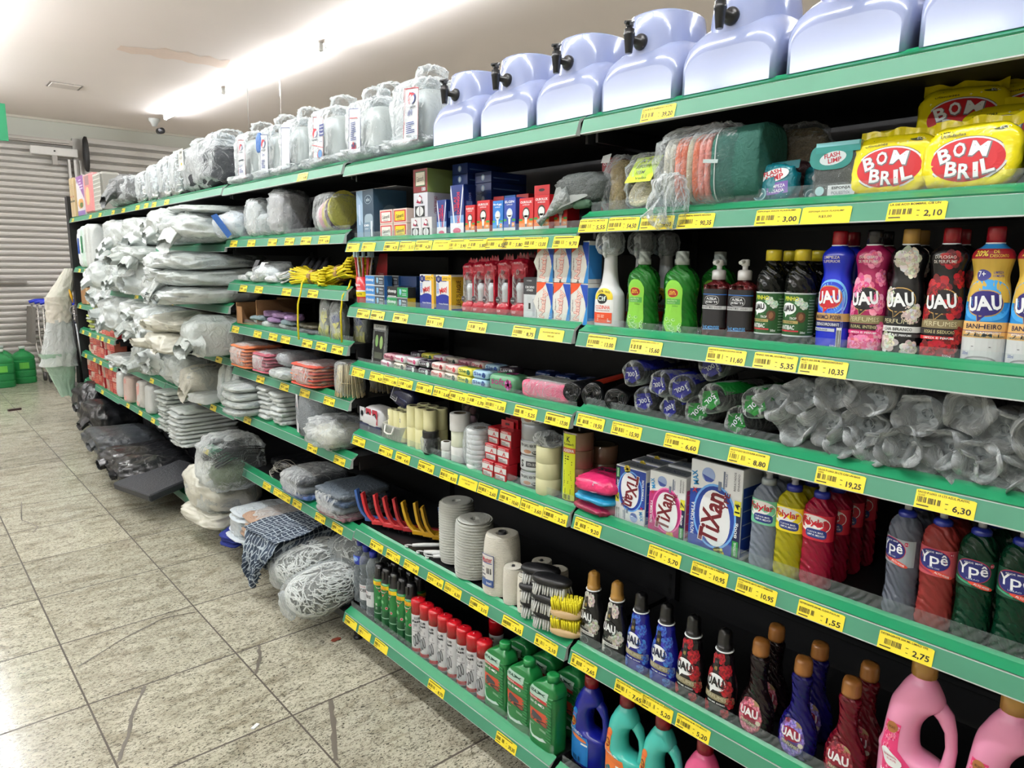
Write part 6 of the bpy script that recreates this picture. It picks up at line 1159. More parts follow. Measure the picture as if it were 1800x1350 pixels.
r = root('tape_label', 'tall lime-yellow label on the brown tape tower', 'label'); d = Decal(Bottle([(0, .0462, .0462), (.22, .0462, .0462)], 1, 1, 24).map(.046)); d.rect(-.022, .022, .01, .205, (196, 206, 30), .0006, 6); d.rect(-.026, -.022, .01, .205, (20, 90, 150), .0006, 1); d.text('K', 0, .19, .012, .016, BLACK, .001, 0, .05); d.text('Koretech', 0, .176, .034, .008, BLACK, .001); d.rect(-.022, .022, .150, .165, (190, 90, 50), .0009, 4); d.text('ADESIVA', 0, .157, .036, .009, WHITE, .0013, 0, .05); d.lines(-.012, .014, .115, .145, 4, (40, 44, 10)); d.lines(-.015, .015, .05, .10, 10, (60, 66, 10)); d.rect(-.010, .010, .028, .044, (60, 66, 40), .0009); d.bars(-.014, .014, .012, .026, n=10); d.build('label', r); put(r, 1.468, 1.375, Z5, .1)
r = root('pink_ball_pack', 'pack of pale pink balls in shade at the back of the shelf', 'pack'); g = MB()
for i in range(6): g.lathe([(.001, -.016), (.011, -.012), (.016, 0), (.011, .012), (.001, .016)], M((170, 130, 140), .6), 12, (i % 2)*.034-.017, 0); g.v[-60:] = [(x, y, z+.02+.033*(i//2)) for x, y, z in g.v[-60:]]
g.build('balls', r); bagfilm(r, .075, .04, .105, 3, .08); put(r, 1.66, 2.13, Z5+.07)
MB().box(-.04, .04, -.04, .04, 0, .068, M((60, 50, 46), .7)).build('box_below', r, (0, 0, -.069))
# sixth shelf, second bay
Z6 = .512
BR = [((60, 100, 170), 2.53, .0), ((206, 50, 56), 2.475, 0), ((200, 50, 56), 2.42, .02), ((186, 44, 50), 2.37, .04), ((170, 40, 46), 2.325, .055), ((206, 160, 30), 2.275, .07), ((206, 160, 30), 2.225, .085), ((200, 154, 30), 2.18, .10), ((20, 60, 110), 2.12, .13), ((20, 70, 80), 2.06, .15)]
CN = ['blue', 'red', 'red', 'red', 'red', 'yellow', 'yellow', 'yellow', 'navy', 'dark teal']
for i, (c_, y, dx) in enumerate(BR):
    r = root('wall_brush', '%s plastic brush with bent holed handle, %s from the left' % (CN[i], ORD[i]), 'brush'); m = plast(c_, .35)
    g = MB(); g.box(-.013, .013, -.01, .15, .012, .032, m, .003); g.build('head', r)
    g = MB(); pts = [(0, -.005, .03), (0, -.022, .045), (0, -.035, .07), (0, -.043, .105), (0, -.05, .145)]; R = []
    for (x, y_, z_), ww in zip(pts, (.012, .010, .011, .013, .013)):
        R.append([(-ww, y_-.005, z_-.002), (ww, y_-.005, z_-.002), (ww, y_+.005, z_+.002), (-ww, y_+.005, z_+.002)])
    g.rings(R, m, smooth=False); hd = g.build('handle', r)
    d = Decal(lambda a, b, dd: (a, -.0405-(b-.095)*.18-.005-dd, b)); d.ell(0, .128, .006, .007, (20, 16, 16), .0015, 14, 1); d.ell(0, .108, .006, .007, (20, 16, 16), .0012, 14, 1); d.build('handle_holes', hd); d = Decal(lambda a, b, dd: (a, -.0325-(b-.095)*.18+.005+dd, b)); d.ell(0, .128, .007, .008, (20, 16, 16), .001, 14, 1); d.ell(0, .106, .007, .008, (20, 16, 16), .001, 14, 1); d.build('handle_holes', hd)
    g = MB(); rnd = random.Random(i)
    for k in range(40): a, b = rnd.uniform(-.011, .011), rnd.uniform(.06, .148); g.tube([(a, b, .014), (a*1.5, b+rnd.uniform(-.004, .012), -.004)], .0022, M((20, 20, 22), .5), 4)
    for k in range(18): a = rnd.uniform(-.011, .011); g.tube([(a, .145, .02), (a*1.6, .178, .006+rnd.uniform(-.005, .005))], .0024, M((20, 20, 22), .5), 4)
    g.build('bristles', r); put(r, 1.44+dx, y+.02, Z6+.006, -1.0+.08*sin(i*2), 0, .1*sin(i*3))
for i, (y, x, rz, L_) in enumerate(((2.225, 1.43, -.75, .26), (2.145, 1.43, -.9, .2), (2.11, 1.44, -.7, .2), (2.085, 1.43, -.75, .19))):
    r = root('white_hook_handle', 'white plastic handle with hooked tip lying on the shelf, %s from the left' % ORD[i], 'handle'); w = plast((214, 216, 214), .3); g = MB(); g.tube([(0, .015, .012), (0, .06, .014), (0, L_, .02)], [.0065, .0085, .006], w, 10); g.build('grip', r)
    g = MB(); g.tube([(0, .015, .012), (-.004, -.004, .012), (0, -.014, .011), (.008, -.01, .01), (.010, .0, .010)], .003, w, 6); g.build('hook', r); g = MB(); g.tube([(0, L_-.02, .02), (0, L_+.1, .022)], .004, ink((60, 60, 62)), 6); g.build('dark_rod', r); put(r, x, y, Z6, rz)
def spool(q, h, m, turns, label, nm='rope_spool', amp=.0022, taper=0, seed=0, hole=.2):
    r = root(nm, label, 'rope'); g = MB(); n = 40; R = []; K = turns*4
    for k in range(K+1):
        z = .004+(h-.008)*k/K; e = 1-.10*abs(2*z/h-1)**6-taper*(z/h)
        R.append([(((q*e+amp*(sin(2*pi*k/4+.8*sin(2*pi*i/n+seed)+.5*sin(4*pi*i/n))))*cos(2*pi*i/n)), ((q*e+amp*(sin(2*pi*k/4+.8*sin(2*pi*i/n+seed)+.5*sin(4*pi*i/n))))*sin(2*pi*i/n)), z+.003*sin(2*pi*i/n+k*.05+seed)) for i in range(n)])
    g.rings(R, m, caps=(True, False))
    prof = []
    for k in range(9): f = 1-taper; prof.append((q*.9*f*(1-k/9)+q*hole*(k/9), h-.004+(.002 if k % 2 else 0)))
    prof += [(q*hole, h-.03), (.0005, h-.03)]; g.lathe([(q*.9*(1-taper), h-.006)]+prof, m, 40, caps=(False, False)); g.build('cord', r)
    return r
RO = M((206, 208, 200), .8, var=.08, scale=40, bump=.6, bscale=200, name='white_cord'); ROC = M((220, 216, 202), .85, var=.05, bump=.5, bscale=150, name='cream_cord')
put(spool(.063, .232, RO, 24, 'tallest white rope spool, left of the pair', amp=.0045, hole=.12), 1.51, 2.015, Z6, 0, 0, -.03)
put(spool(.065, .215, RO, 20, 'tall white rope spool with loose fray on top', amp=.0045, seed=2, hole=.12), 1.475, 1.875, Z6, 0, 0, .03)
r = spool(.068, .205, ROC, 40, 'fat cream cotton string spool with a red and blue label', amp=.0008, taper=.14); g = MB(); g.lathe([(.0135, .176), (.0135, .209), (.0105, .209), (.0105, .176)], M((60, 60, 62), .6), 18, caps=(False, False)); g.build('core', r)
d = Decal(lambda a, b, dd: ((.0695-.06*max(0, b-.06)*.0+dd)*sin(a/.068+.05), -(.0695+dd)*cos(a/.068+.05), b)); d.rect(-.028, .028, .035, .145, (60, 76, 140), .0, 8, 4); d.rect(-.026, .026, .037, .143, (214, 212, 206), .0004, 8, 4); d.text('Master', 0, .128, .044, .018, (170, 40, 60), .0009, .1, .04); d.rect(-.022, .022, .115, .118, (60, 76, 140), .0008, 4); d.bars(0, .02, .08, .1, n=8); d.lines(-.022, -.004, .06, .108, 4, (110, 110, 120)); d.rect(-.026, .026, .037, .06, (60, 90, 150), .0008, 6); d.text('brasil', .01, .048, .02, .01, WHITE, .0012); d.build('label', r); put(r, 1.475, 1.72, Z6)
for i, (x, y, l) in enumerate(((1.445, 1.628, 'small cream string spool, front left'), (1.44, 1.553, 'small cream string spool, front right'), (1.545, 1.60, 'small grey-lit string spool, back left'), (1.54, 1.52, 'small string spool, back right, behind the brushes'))):
    r = spool(.033 if i < 2 else .036, .128, ROC, 26, l, 'string_spool', .0007, .03, i, .16); g = MB(); g.lathe([(.005, .1), (.005, .1285), (.001, .1285)], ink((20, 20, 22)), 12); g.build('core', r); put(r, x, y, Z6)
def scrub(label, bc, br, seed, w=.13):
    r = root('scrubbing_brush', label, 'brush'); m = M(bc, .4, bump=.1); g = MB(); lump(g, w, .062, .03, m, seed, .0, 10, ex=.8, ez=.7, c=(0, 0, .03), flat=False); 
    for k in range(24): g.box(-w*.42+k*w*.035, -w*.42+k*w*.035+.0015, -.0315, -.028, .036, .041, M((50, 50, 54) if bc[0] < 60 else (170, 140, 100), .5))
    g.build('back', r); g = MB(); rnd = random.Random(seed)
    for ix in range(13):
        for iy in range(5):
            a = (-.5+ix/12)*w*.76; b = (-.5+iy/4)*.042
            g.tube([(a, b, .036), (a*1.06+rnd.uniform(-.003, .003), b*1.4+rnd.uniform(-.003, .003), .002)], [.0026, .0032], M(br, .5), 5)
    g.build('bristles', r); return r
sb = scrub('x', (20, 20, 22), (220, 222, 218), 2)
for i, (x, y, dz, rz) in enumerate(((1.445, 1.50, 0, .5), (1.445, 1.505, .052, .6), (1.455, 1.51, .104, .45), (1.425, 1.425, .0, .3), (1.42, 1.43, .052, .2), (1.43, 1.435, .104, .3))):
    o = sb if i == 0 else dup(sb); o['label'] = 'black scrubbing brush with white bristles, %s stack, %s' % (['left', 'right'][i//3], ['bottom', 'middle', 'top'][i % 3]); put(o, x, y, Z6, rz); o.location.z = Z6+dz
yb = scrub('pale wooden brush with yellow bristles, lower of the two', (206, 176, 130), (236, 222, 40), 5, .1); yb.rotation_euler = (pi, 0, 0)
yb2 = dup(yb, 'pale wooden brush with yellow bristles pointing up, upper of the two')
for o, dz in ((yb, 0), (yb2, .058)): o.location = (1.425, 1.365, Z6+.062+dz); o.rotation_euler = (pi, 0, -pi/2+.4)
# bottom shelf, second bay
Z7 = .157
NB = Bottle([(0, .026, .026), (.005, .033, .033), (.02, .034, .034), (.06, .032, .032), (.12, .0325, .0325), (.15, .031, .031), (.165, .0265, .0265), (.18, .030, .030), (.205, .032, .032), (.225, .027, .027), (.243, .0155, .0155), (.25, .013, .013), (.256, .013, .013)], 1, 4, 28, rib=lambda z, t: 1+(.03*sin(z*420) if .12 < z < .17 else 0))
def nob(kind, label):
    r = root('alcohol_bottle', label, 'bottle'); g = MB(); NB.mesh(g, clear('clear_alcohol', (190, 198, 202), .22, .05, (225, 230, 232))); g.build('body', r); lathed_cap(r, .0165, .252, .276, plast((24, 40, 150), .3), ribs=1)
    d = Decal(NB.map(.033))
    if kind == 0: d.rect(-.1, .1, .172, .212, (40, 60, 170), .0006, 24, 3); d.ell(.0, .196, .022, .012, (120, 160, 220), .001, rot=.2); d.text('FLOR', .0, .196, .024, .01, WHITE, .0014)
    else: d.rect(-.1, .1, .045, .112, (216, 218, 220), .0006, 24); d.text('NOBRE' if kind == 1 else 'NOBEL', -.004, .088, .054, .015, (20, 20, 24), .001, 0, .06); d.text('Alcool 70', -.01, .104, .03, .005, (190, 40, 50), .001); d.rect(-.1, .1, .070, .0735, (190, 60, 60), .0009, 24); d.rect(-.1, .1, .064, .068, (40, 60, 90), .0009, 24); d.lines(-.03, .03, .049, .059, 2, (60, 60, 70)); d.bars(.04, .062, .05, .08, n=9)
    d.build('label', r); return r
put(nob(0, 'clear bottle with blue shoulder label, leftmost of the three'), 1.43, 2.60, Z7); o = put(nob(1, 'clear alcohol bottle with white label, middle of the three'), 1.415, 2.525, Z7, .6); put(dup(o, 'clear alcohol bottle with white label, right of the three'), 1.405, 2.452, Z7, -.1)
def cs(r0, h): return Bottle([(0, r0*.93, r0*.93), (.003, r0, r0), (h-.006, r0, r0), (h, r0*.9, r0*.9)], 1, 3, 26)
def ginsect(label):
    r = root('insect_spray_can', label, 'spray can'); c = cs(.0265, .178); g = MB(); c.mesh(g, plast((30, 120, 56), .22)); g.build('can', r)
    g = MB(); k = plast((18, 18, 20), .3); g.lathe([(.0255, .177), (.0255, .186), (.022, .192), (.020, .225), (.019, .228), (.018, .24), (.004, .242)], k, 22); g.box(-.008, .008, -.026, -.016, .20, .235, k, .003); g.build('spray_cap', r)
    d = Decal(c.map(.0265)); d.rect(-.083, .083, .003, .07, (20, 84, 44), .0003, 26); d.rect(-.083, .083, .160, .176, (240, 210, 30), .0004, 26); d.text('GRATIS +', 0, .171, .03, .005, (200, 40, 30), .0008, 0, .03); d.text('COMPRE', 0, .164, .032, .005, (200, 40, 30), .0008, 0, .03); d.poly([(-.018, .156), (.018, .156), (0, .130)], (226, 226, 222), .0006); d.poly([(-.016, .155), (.016, .155), (0, .132)], (196, 24, 34), .0009); d.text('Raptor', 0, .150, .026, .006, WHITE, .0012, 0, .04); d.ell(-.002, .108, .0105, .0105, (14, 70, 34), .0006); d.ell(-.002, .108, .009, .009, (40, 140, 66), .0008); d.text('X', -.002, .108, .009, .009, (200, 226, 200), .0011, .3); d.rect(-.083, .083, .038, .042, (150, 180, 160), .0006, 26); d.ell(.016, .084, .006, .006, (216, 200, 196), .0008); d.ell(.016, .084, .0042, .0042, (190, 60, 60), .001); d.text('SB', -.014, .078, .01, .008, WHITE, .001, pi/2, .04); d.text('DE', -.014, .062, .01, .007, WHITE, .001, pi/2)
    d.build('label', r); return r
gi = ginsect('x')
for i in range(5): o = gi if i == 0 else dup(gi); o['label'] = 'green insect spray can with black cap, %s from the left in front' % ORD[i]; put(o, 1.40, 2.395-.058*i, Z7, [.9, .2, -.3, .1, .15][i])
for i in range(4): put(dup(gi, 'green insect spray can in the back row, %s from the left' % ORD[i]), 1.46, 2.375-.058*i, Z7, .5*i)
def lub(label):
    r = root('lubricant_can', label, 'spray can'); c = cs(.0265, .150); g = MB(); c.mesh(g, plast((214, 214, 216), .22)); g.lathe([(.0268, .002), (.0268, .012)], plast((170, 20, 30), .25), 24, caps=(False, False)); g.build('can', r)
    g = MB(); g.lathe([(.0275, .150), (.0275, .196), (.026, .201), (.012, .205), (.002, .206), (.0005, .209)], plast((186, 18, 30), .22), 28); g.build('cap', r)
    d = Decal(c.map(.0265)); d.text('LUB', .002, .137, .024, .009, (20, 20, 24), .0008, 0, .06); d.text('Fast', -.002, .124, .034, .010, (20, 20, 24), .0008, .05, .08); d.lines(-.014, .012, .095, .115, 4, (90, 90, 96)); 
    for k_ in range(3): q = .007-.001*k_; x = -.010+.009*k_; d.ell(x, .045+.008*k_, q, .022, (60, 60, 64), .0006, 16, 2, .15); d.ell(x, .045+.008*k_, q*.62, .017, (170, 172, 176), .0008, 16, 2, .15)
    for k_ in range(6): d.ell(-.016+.006*k_, .085, .0018, .0018, (90, 90, 96), .0008, 8, 1)
    d.rect(-.083, .083, .012, .016, (176, 24, 34), .0006, 26)
    for k_ in range(6): d.rect(.03, .045, .03+.018*k_, .033+.018*k_, (190, 40, 50), .0008, 4)
    d.build('label', r); return r
lb = lub('x')
for i in range(8): o = lb if i == 0 else dup(lb); o['label'] = 'white lubricant can with red cap, %s from the left' % ORD[i]; put(o, 1.392, 2.105-.0565*i, Z7, [1.2, .35, .2, .25, .1, .6, .5, .2][i]*.6)
put(dup(lb, 'lubricant can with red cap alone in the back row'), 1.52, 1.80, Z7)
def oil(label):
    r = root('oil_bottle', label, 'bottle'); w, dp, h = .115, .068, .235
    B = Bottle([(0, w*.45, dp*.42), (.004, w*.5, dp*.5), (.16, w*.5, dp*.5), (.18, w*.49, dp*.49, .002), (.195, w*.42, dp*.46, .008), (.206, w*.30, dp*.42, .014), (.212, w*.2, dp*.34, .018), (.218, .016, .016, .02)], .45, 4, 36); g = MB(); m = plast((24, 116, 56), .28); B.mesh(g, m)
    for k in range(14): g.box(w*.22, w*.42, -dp*.5-.0012, -dp*.5+.002, .035+k*.0098, .0395+k*.0098, m, .0008)
    g.build('body', r); lathed_cap(r, .0195, .213, .238, plast((30, 130, 66), .3), cx=.02, ribs=1)
    d = Decal(B.map(.052)); d.rect(-.042, .012, .16, .19, (176, 206, 190), .0006, 3, 2); d.text('LUBRAX', -.016, .178, .042, .010, (20, 70, 50), .001, 0, .06); d.rect(-.042, .012, .150, .160, (190, 50, 50), .0008, 3); d.text('ESSENCIAL', -.016, .155, .032, .005, WHITE, .0011); d.text('20W-50', -.014, .140, .036, .008, WHITE, .0009, 0, .04); d.rect(-.024, .014, .078, .118, (196, 76, 50), .0005, 2); d.poly([(-.036, .118), (-.024, .118), (-.024, .078), (-.03, .09)], (196, 76, 50), .0005)
    d.ell(-.014, .088, .0085, .0085, (40, 44, 46), .0008, 14); d.ell(-.014, .088, .006, .006, (150, 70, 50), .001, 14); d.ell(.006, .084, .0085, .0085, (40, 44, 46), .0008, 14); d.ell(.006, .084, .006, .006, (150, 70, 50), .001, 14); d.ell(-.008, .1, .009, .013, (60, 66, 70), .0012, 10, 1, .3); d.lines(-.034, .01, .058, .07, 3, (170, 200, 180)); d.poly([(-.038, .055), (.012, .030), (.0, .022), (-.014, .022), (-.03, .034)], (190, 210, 200), .0008)
    d.build('label', r); return r
o1 = put(oil('green oil bottle with motorcycle picture, left of the front three'), 1.40, 1.632, Z7)
put(dup(o1, 'green oil bottle, middle of the front three'), 1.392, 1.508, Z7); put(dup(o1, 'green oil bottle, right of the front three'), 1.388, 1.398, Z7)
for i in range(3): put(dup(o1, 'green oil bottle in the back row, %s from the left' % ORD[i]), 1.49, 1.63-.12*i, Z7)
# ================================================================ bags and bundles of the far bays
def bundle(label, w, d, h, m=None, seed=0, layers=5, frill=1, nm='bag_bundle', cat='bag bundle', amp=.10, film_=True, ex=.6):
    """thick folded parcel of plastic bags: one soft mass whose folds run into the shelf, crumpled towards the front"""
    r = root(nm, label, cat); m = m or BAGW; g = MB(); sd = seed*5.7; rnd = random.Random(seed); big = w > .3
    q = lambda a, e: math.copysign(abs(a)**e, a)
    sk = rnd.uniform(-.25, .25); tw = rnd.uniform(-.2, .2)
    def fn(u, v):
        th = 2*pi*u; ph = pi*(v-.5); cp = q(cos(ph), .34)
        x = q(cos(th), ex)*cp; y = q(sin(th), ex)*cp; z = q(sin(ph), .8)
        fr = max(0, -y); n1 = nz(x*1.1+sd, y*.8+sd, z*.7, 2); n2 = nz(x*3.2+sd, y*2.2, z*2+sd, 3); n3 = noise.noise(Vector((x*1.4+sd, y*.7, sd)))
        gr = abs(sin((z*.5+.5)*pi*layers*.5+1.6*n3))**.5
        f = 1+amp*1.5*(n1-.25)+(.04+.10*fr)*n2*min(1, amp*9)-.045*(1-gr)
        zz = h/2*(1+z*(1+sk*x+tw*y)*(1+amp*1.2*n1))-h*.10*(x*x)+h*(.05+.10*fr)*n2
        return (x*w/2*f, y*d/2*f, max(.0015, zz))
    g.grid(fn, 84 if big else 44, 34 if big else 16, m, cu=True); g.build('folded_bags', r)
    if frill:
        g = MB()
        for j in range(frill):
            cx = (-.3+.6*(j+.5)/frill+rnd.uniform(-.06, .06))*w; L_ = rnd.uniform(.06, .12); q0 = min(.07, h*.45)*rnd.uniform(.8, 1.2); cz = h*rnd.uniform(.3, .6); dz = rnd.uniform(-.9, .2); dx = rnd.uniform(-.5, .5); s2 = rnd.random()*9
            def ff(u, v):
                t = 2*pi*u; rr = q0*(1.15-.75*v+.5*v*v)*(1+.22*v*nz(cos(t)*1.5+s2, sin(t)*1.5, v*2)+.10*sin(6*t+s2)*v)
                return (cx+dx*L_*v+rr*cos(t)*1.3, -d*.40-L_*v-.01*nz(cos(t)*2, sin(t)*2, s2), max(.002, cz+dz*L_*v*v+rr*sin(t)*(1-.45*v)) if abs(dz) < .3 else cz+dz*L_*v*v+rr*sin(t)*(1-.45*v))
            g.grid(ff, 34, 9, m, cu=True)
        g.build('loose_ends', r)
    if film_:
        g = MB(); lump(g, w*1.01, d*1.01, h*1.03, FILM, seed+2, .10, 7, ex=.6, ez=.6, nu=52, nv=20, oct=4); g.build('clear_wrap', r)
    return r
BB = [  # label, X, Y, Z, w, d, h, material, layers, frill, turn
 ('white bag bundle with a frilled corner, right end of the fourth bay second shelf', 1.40, 4.14, 1.705, .44, .48, .15, BAGW, 3, 2, .1),
 ('white bag bundle on the fourth bay second shelf, left end', 1.37, 4.70, 1.705, .52, .50, .19, BAGW, 4, 2, -.1),
 ('flat white bundle lying on top at the right end of that second shelf', 1.43, 4.10, 1.857, .36, .45, .045, BAGW2, 2, 1, .3),
 ('topmost layer of the tall white bag stack in the fourth bay', 1.38, 4.24, 1.562, .54, .52, .085, BAGW, 2, 1, .05),
 ('second layer down of the tall white bag stack in the fourth bay', 1.37, 4.22, 1.472, .55, .52, .085, BAGW2, 2, 1, -.05),
 ('bottom layer of the fourth bay tall stack, with hanging tips', 1.35, 4.24, 1.378, .54, .52, .09, BAGW, 2, 3, .06),
 ('rounded white bundle on the fourth bay third shelf, left end', 1.37, 4.82, 1.38, .46, .5, .19, BAGW, 3, 2, -.08),
 ('large cream folded bundle uppermost on the fourth bay fourth shelf', 1.36, 4.36, 1.20, .50, .5, .10, BAGC, 4, 1, .08),
 ('greenish-white rolled bundle under the large cream one in the fourth bay', 1.33, 4.36, 1.095, .46, .5, .10, BAGC, 3, 2, 0),
 ('white bag bundle with hanging handles beside the rolled one, fourth bay', 1.33, 4.88, 1.095, .44, .5, .2, BAGW, 3, 3, -.1),
 ('clear-wrapped bundle at the right end of the fourth bay fourth shelf', 1.38, 3.99, 1.10, .18, .42, .19, BAGW2, 3, 2, .05),
 ('white bag bundle high in the fifth bay, right one', 1.38, 5.48, 1.70, .50, .48, .18, BAGW, 3, 2, .06),
 ('white bag bundle high in the fifth bay, left one', 1.38, 6.10, 1.665, .58, .48, .22, BAGW, 3, 2, -.06),
 ('plump white bag bundle drooping over the fifth bay second shelf', 1.26, 5.36, 1.575, .42, .36, .12, BAGW2, 2, 2, .15),
 ('white bag bundle on the fifth bay third shelf, right end', 1.33, 5.42, 1.38, .42, .48, .18, BAGW, 3, 3, 0),
 ('white bag bundle on the fifth bay third shelf, middle', 1.33, 5.90, 1.38, .42, .48, .19, BAGW2, 3, 2, -.05),
 ('pointed white bag bundle, left end of the fifth bay third shelf', 1.27, 6.30, 1.38, .34, .42, .20, BAGW, 3, 2, -.15),
 ('upper right white bag bundle on the fifth bay fourth shelf', 1.33, 5.50, 1.20, .54, .5, .12, BAGW, 3, 1, .05),
 ('lower right white bag bundle on the fifth bay fourth shelf', 1.32, 5.50, 1.09, .55, .5, .105, BAGW2, 2, 2, 0),
 ('low-hanging white bag bundle, left end of the fifth bay fourth shelf', 1.30, 6.14, 1.09, .58, .48, .21, BAGW, 3, 3, -.08),
 ('knotted white carrier bag in front of the fifth bay fifth shelf', 1.25, 5.16, .84, .22, .16, .22, BAGW, 2, 3, 0),
 ('greyish bundle standing on the fifth bay fifth shelf, middle', 1.40, 5.68, .79, .32, .4, .2, BAGW2, 2, 1, .1),
 ('flat glossy white bundle on the fifth bay fifth shelf, left end', 1.36, 6.20, .79, .50, .45, .09, BAGW, 3, 1, .05),
 ('tall grey-white stack of flat bags, fourth bay fifth shelf, left', 1.42, 4.86, .79, .42, .42, .21, BAGW2, 8, 0, .03),
 ('crumpled cream sack on the fourth bay fifth shelf, middle', 1.46, 4.47, .79, .26, .34, .17, BAGC, 3, 1, -.1),
 ('small white pack on the fourth bay fifth shelf before the cream sack', 1.36, 4.28, .79, .2, .2, .05, BAGW, 2, 0, .2),
]
for i, (l, X, Y, Z, w, d, h, m, ly, fr, tn) in enumerate(BB):
    if Y > 5.1: X += .11; d = min(d, .40)
    elif Y > 4.5: X += .07; d *= .9
    put(bundle(l, w, d, h*1.06, m, i+1, ly, fr, film_=(i % 3 == 0), amp=.15, ex=.48), X+.03, Y, Z, tn, .03)
# leaning grey-white flat packs at the right end of the fourth bay fifth shelf
for i in range(3):
    r = bundle('leaning glossy flat bag pack, %s of three at the fourth bay end' % ORD[i], .09, .14, .22, BAGW2, 30+i, 1, 0, amp=.06); put(r, 1.46, 4.16-.11*i, .79, .1, -.05, .15)
for i in range(4): put(bundle('milky bag bundle, %s up, left on the third bay sixth shelf' % ORD[i], .24, .3, .042, BAGW2, 40+i, 1, 0), 1.45, 3.74, .806+.042*i, .1*sin(i*2), .04)
def packs(n, X, Y, Z, w, d, h, m, lab, seed, grp=None, var=.1, nm='flat_pack', cat='bag pack', trn=.0):
    for i in range(n):
        rnd = random.Random(seed+i); r = root(nm, lab % ORD[i], cat, grp); lump(MB(), w, d, h*1.15, m if not isinstance(m, list) else m[i % len(m)], seed+i, .10, 22, ex=.3, ez=.6, nu=48, nv=10).build('pack', r)
        put(r, X+rnd.uniform(-.012, .012), Y+rnd.uniform(-.01, .01), Z+h*i, rnd.uniform(-var, var)+trn)
packs(7, 1.50, 3.52, .806, .135, .20, .024, BAGW, 'thin white bag pack, %s up in the left stack of the third bay', 60)
packs(7, 1.49, 3.35, .806, .125, .20, .023, BAGW, 'thin white bag pack, %s up in the right stack of the third bay', 70)
packs(10, 1.47, 4.98, .492, .20, .34, .027, BAGW2, 'white bag pack, %s up in the tall stack at the left of the fourth bay', 80)
packs(9, 1.42, 4.52, .492, .24, .36, .025, BAGW, 'white frilled pack, %s up in the middle stack of the fourth bay', 95)
for i, (x, y, c_) in enumerate(((1.43, 6.52, (216, 220, 218)), (1.42, 6.22, (218, 196, 186)), (1.44, 5.92, (206, 204, 198)), (1.43, 5.66, (212, 214, 212)), (1.5, 5.45, (190, 190, 188)), (1.52, 5.75, (190, 190, 188)))):
    r = root('standing_bag_pack', 'upright white plastic cup sleeve, %s from the left on the fifth bay sixth shelf' % ORD[i], 'pack'); g = MB(); lump(g, .15, .12, .21, M(c_, .3, bump=.6, bscale=20, coat=.3), i, .06, 10, ex=.7, ez=.35); g.build('pack', r)
    if i in (1, 2): d = Decal(front(-.061)); d.rect(-.03, .012, .02, .19, (226, 170, 160), .0); d.build('print', r)
    put(r, x, y, .487, .2*sin(i), -.05)
# grey yarn pack, clear bag
r = root('yarn_pack', 'big grey yarn pack with a pale printed paper sleeve', 'yarn'); g = MB(); YG = M((128, 134, 138), .85, var=.3, scale=12, bump=1, bscale=90, name='grey_yarn')
def yf(u, v):
    t = 2*pi*u; z = v; q = 1-.15*(2*v-1)**4; f = 1+.02*sin(60*u+8*v); return (.12*q*f*math.copysign(abs(cos(t))**.7, cos(t)), .12*q*f*math.copysign(abs(sin(t))**.7, sin(t)), .22*z)
g.grid(yf, 60, 14, YG, cu=True); g.lathe([(.001, .0), (.1, 0), (.1, .22), (.001, .22)], YG, 24); g.build('yarn', r)
d = Decal(lambda a, b, dd: (-.1215*cos(a/.12)-dd, .1215*sin(a/.12)*-1, b)); d = Decal(Bottle([(0, .121, .121), (.22, .121, .121)], .8, 1, 30).map(.12)); d.rect(-.10, -.035, .02, .2, (206, 206, 210), .001, 6, 2); d.ell(-.065, .14, .02, .02, (196, 110, 120), .0016); d.text('TJ', -.065, .14, .02, .014, WHITE, .002); d.text('Grande', -.065, .17, .04, .010, (150, 150, 160), .0016, pi/2); d.lines(-.09, -.045, .03, .10, 6, (170, 170, 176), .0016); d.build('sleeve', r); put(r, 1.50, 3.03, .806, .2)
r = root('clear_goods_bag', 'shiny clear bag of pale goods at the right end beside the grey yarn', 'bag'); lump(MB(), .20, .2, .10, BAGC, 5, .12, 10).build('goods', r); bagfilm(r, .24, .24, .13, 15, .2, FILM, fr=9); put(r, 1.45, 2.80, .806)
r = root('clear_goods_bag', 'large clear bag holding dark wire and green bags, hanging over the seventh shelf', 'bag'); lump(MB(), .2, .2, .14, M((110, 120, 96), .4, bump=.8), 5, .15, 10).build('green_bag', r)
g = MB(); rnd = random.Random(3)
for i in range(60): x = rnd.uniform(-.05, .09); z = rnd.uniform(.13, .2); g.tube([(x, -.10, z), (x+.02, -.02, z+.04), (x+.05, .15, z+.02)], .0016, M((24, 24, 26), .4), 4)
g.build('dark_wire', r); bagfilm(r, .30, .32, .30, 7, .16, FILM, fr=7); put(r, 1.36, 3.92, .36)
packs(3, 1.50, 3.15, .492, .25, .26, .034, [M((70, 96, 150), .3, bump=.6), M((130, 134, 140), .3, bump=.6), M((58, 62, 68), .3, bump=.6)], 'folded rain cape in clear wrap, %s up, left stack of the third bay', 120)
packs(4, 1.50, 2.78, .492, .24, .26, .032, [M((150, 110, 120), .35, bump=.6), M((140, 146, 150), .3, bump=.6), M((70, 90, 120), .3, bump=.6), M((96, 106, 116), .3, bump=.6)], 'folded cloth in clear wrap, %s up, right stack of the third bay', 130)
for y, l in ((3.15, 'clear wrap around the left stack of rain capes'), (2.78, 'clear wrap around the right stack of folded cloths')): r = root('clear_wrap', l, 'plastic wrap'); bagfilm(r, .27, .28, .13, int(y*9), .08, FILM, fr=10); put(r, 1.49, y, .492)
r = root('wire_coil', 'loose bundle of thin pale wires at the left of the rain capes', 'wire'); g = MB()
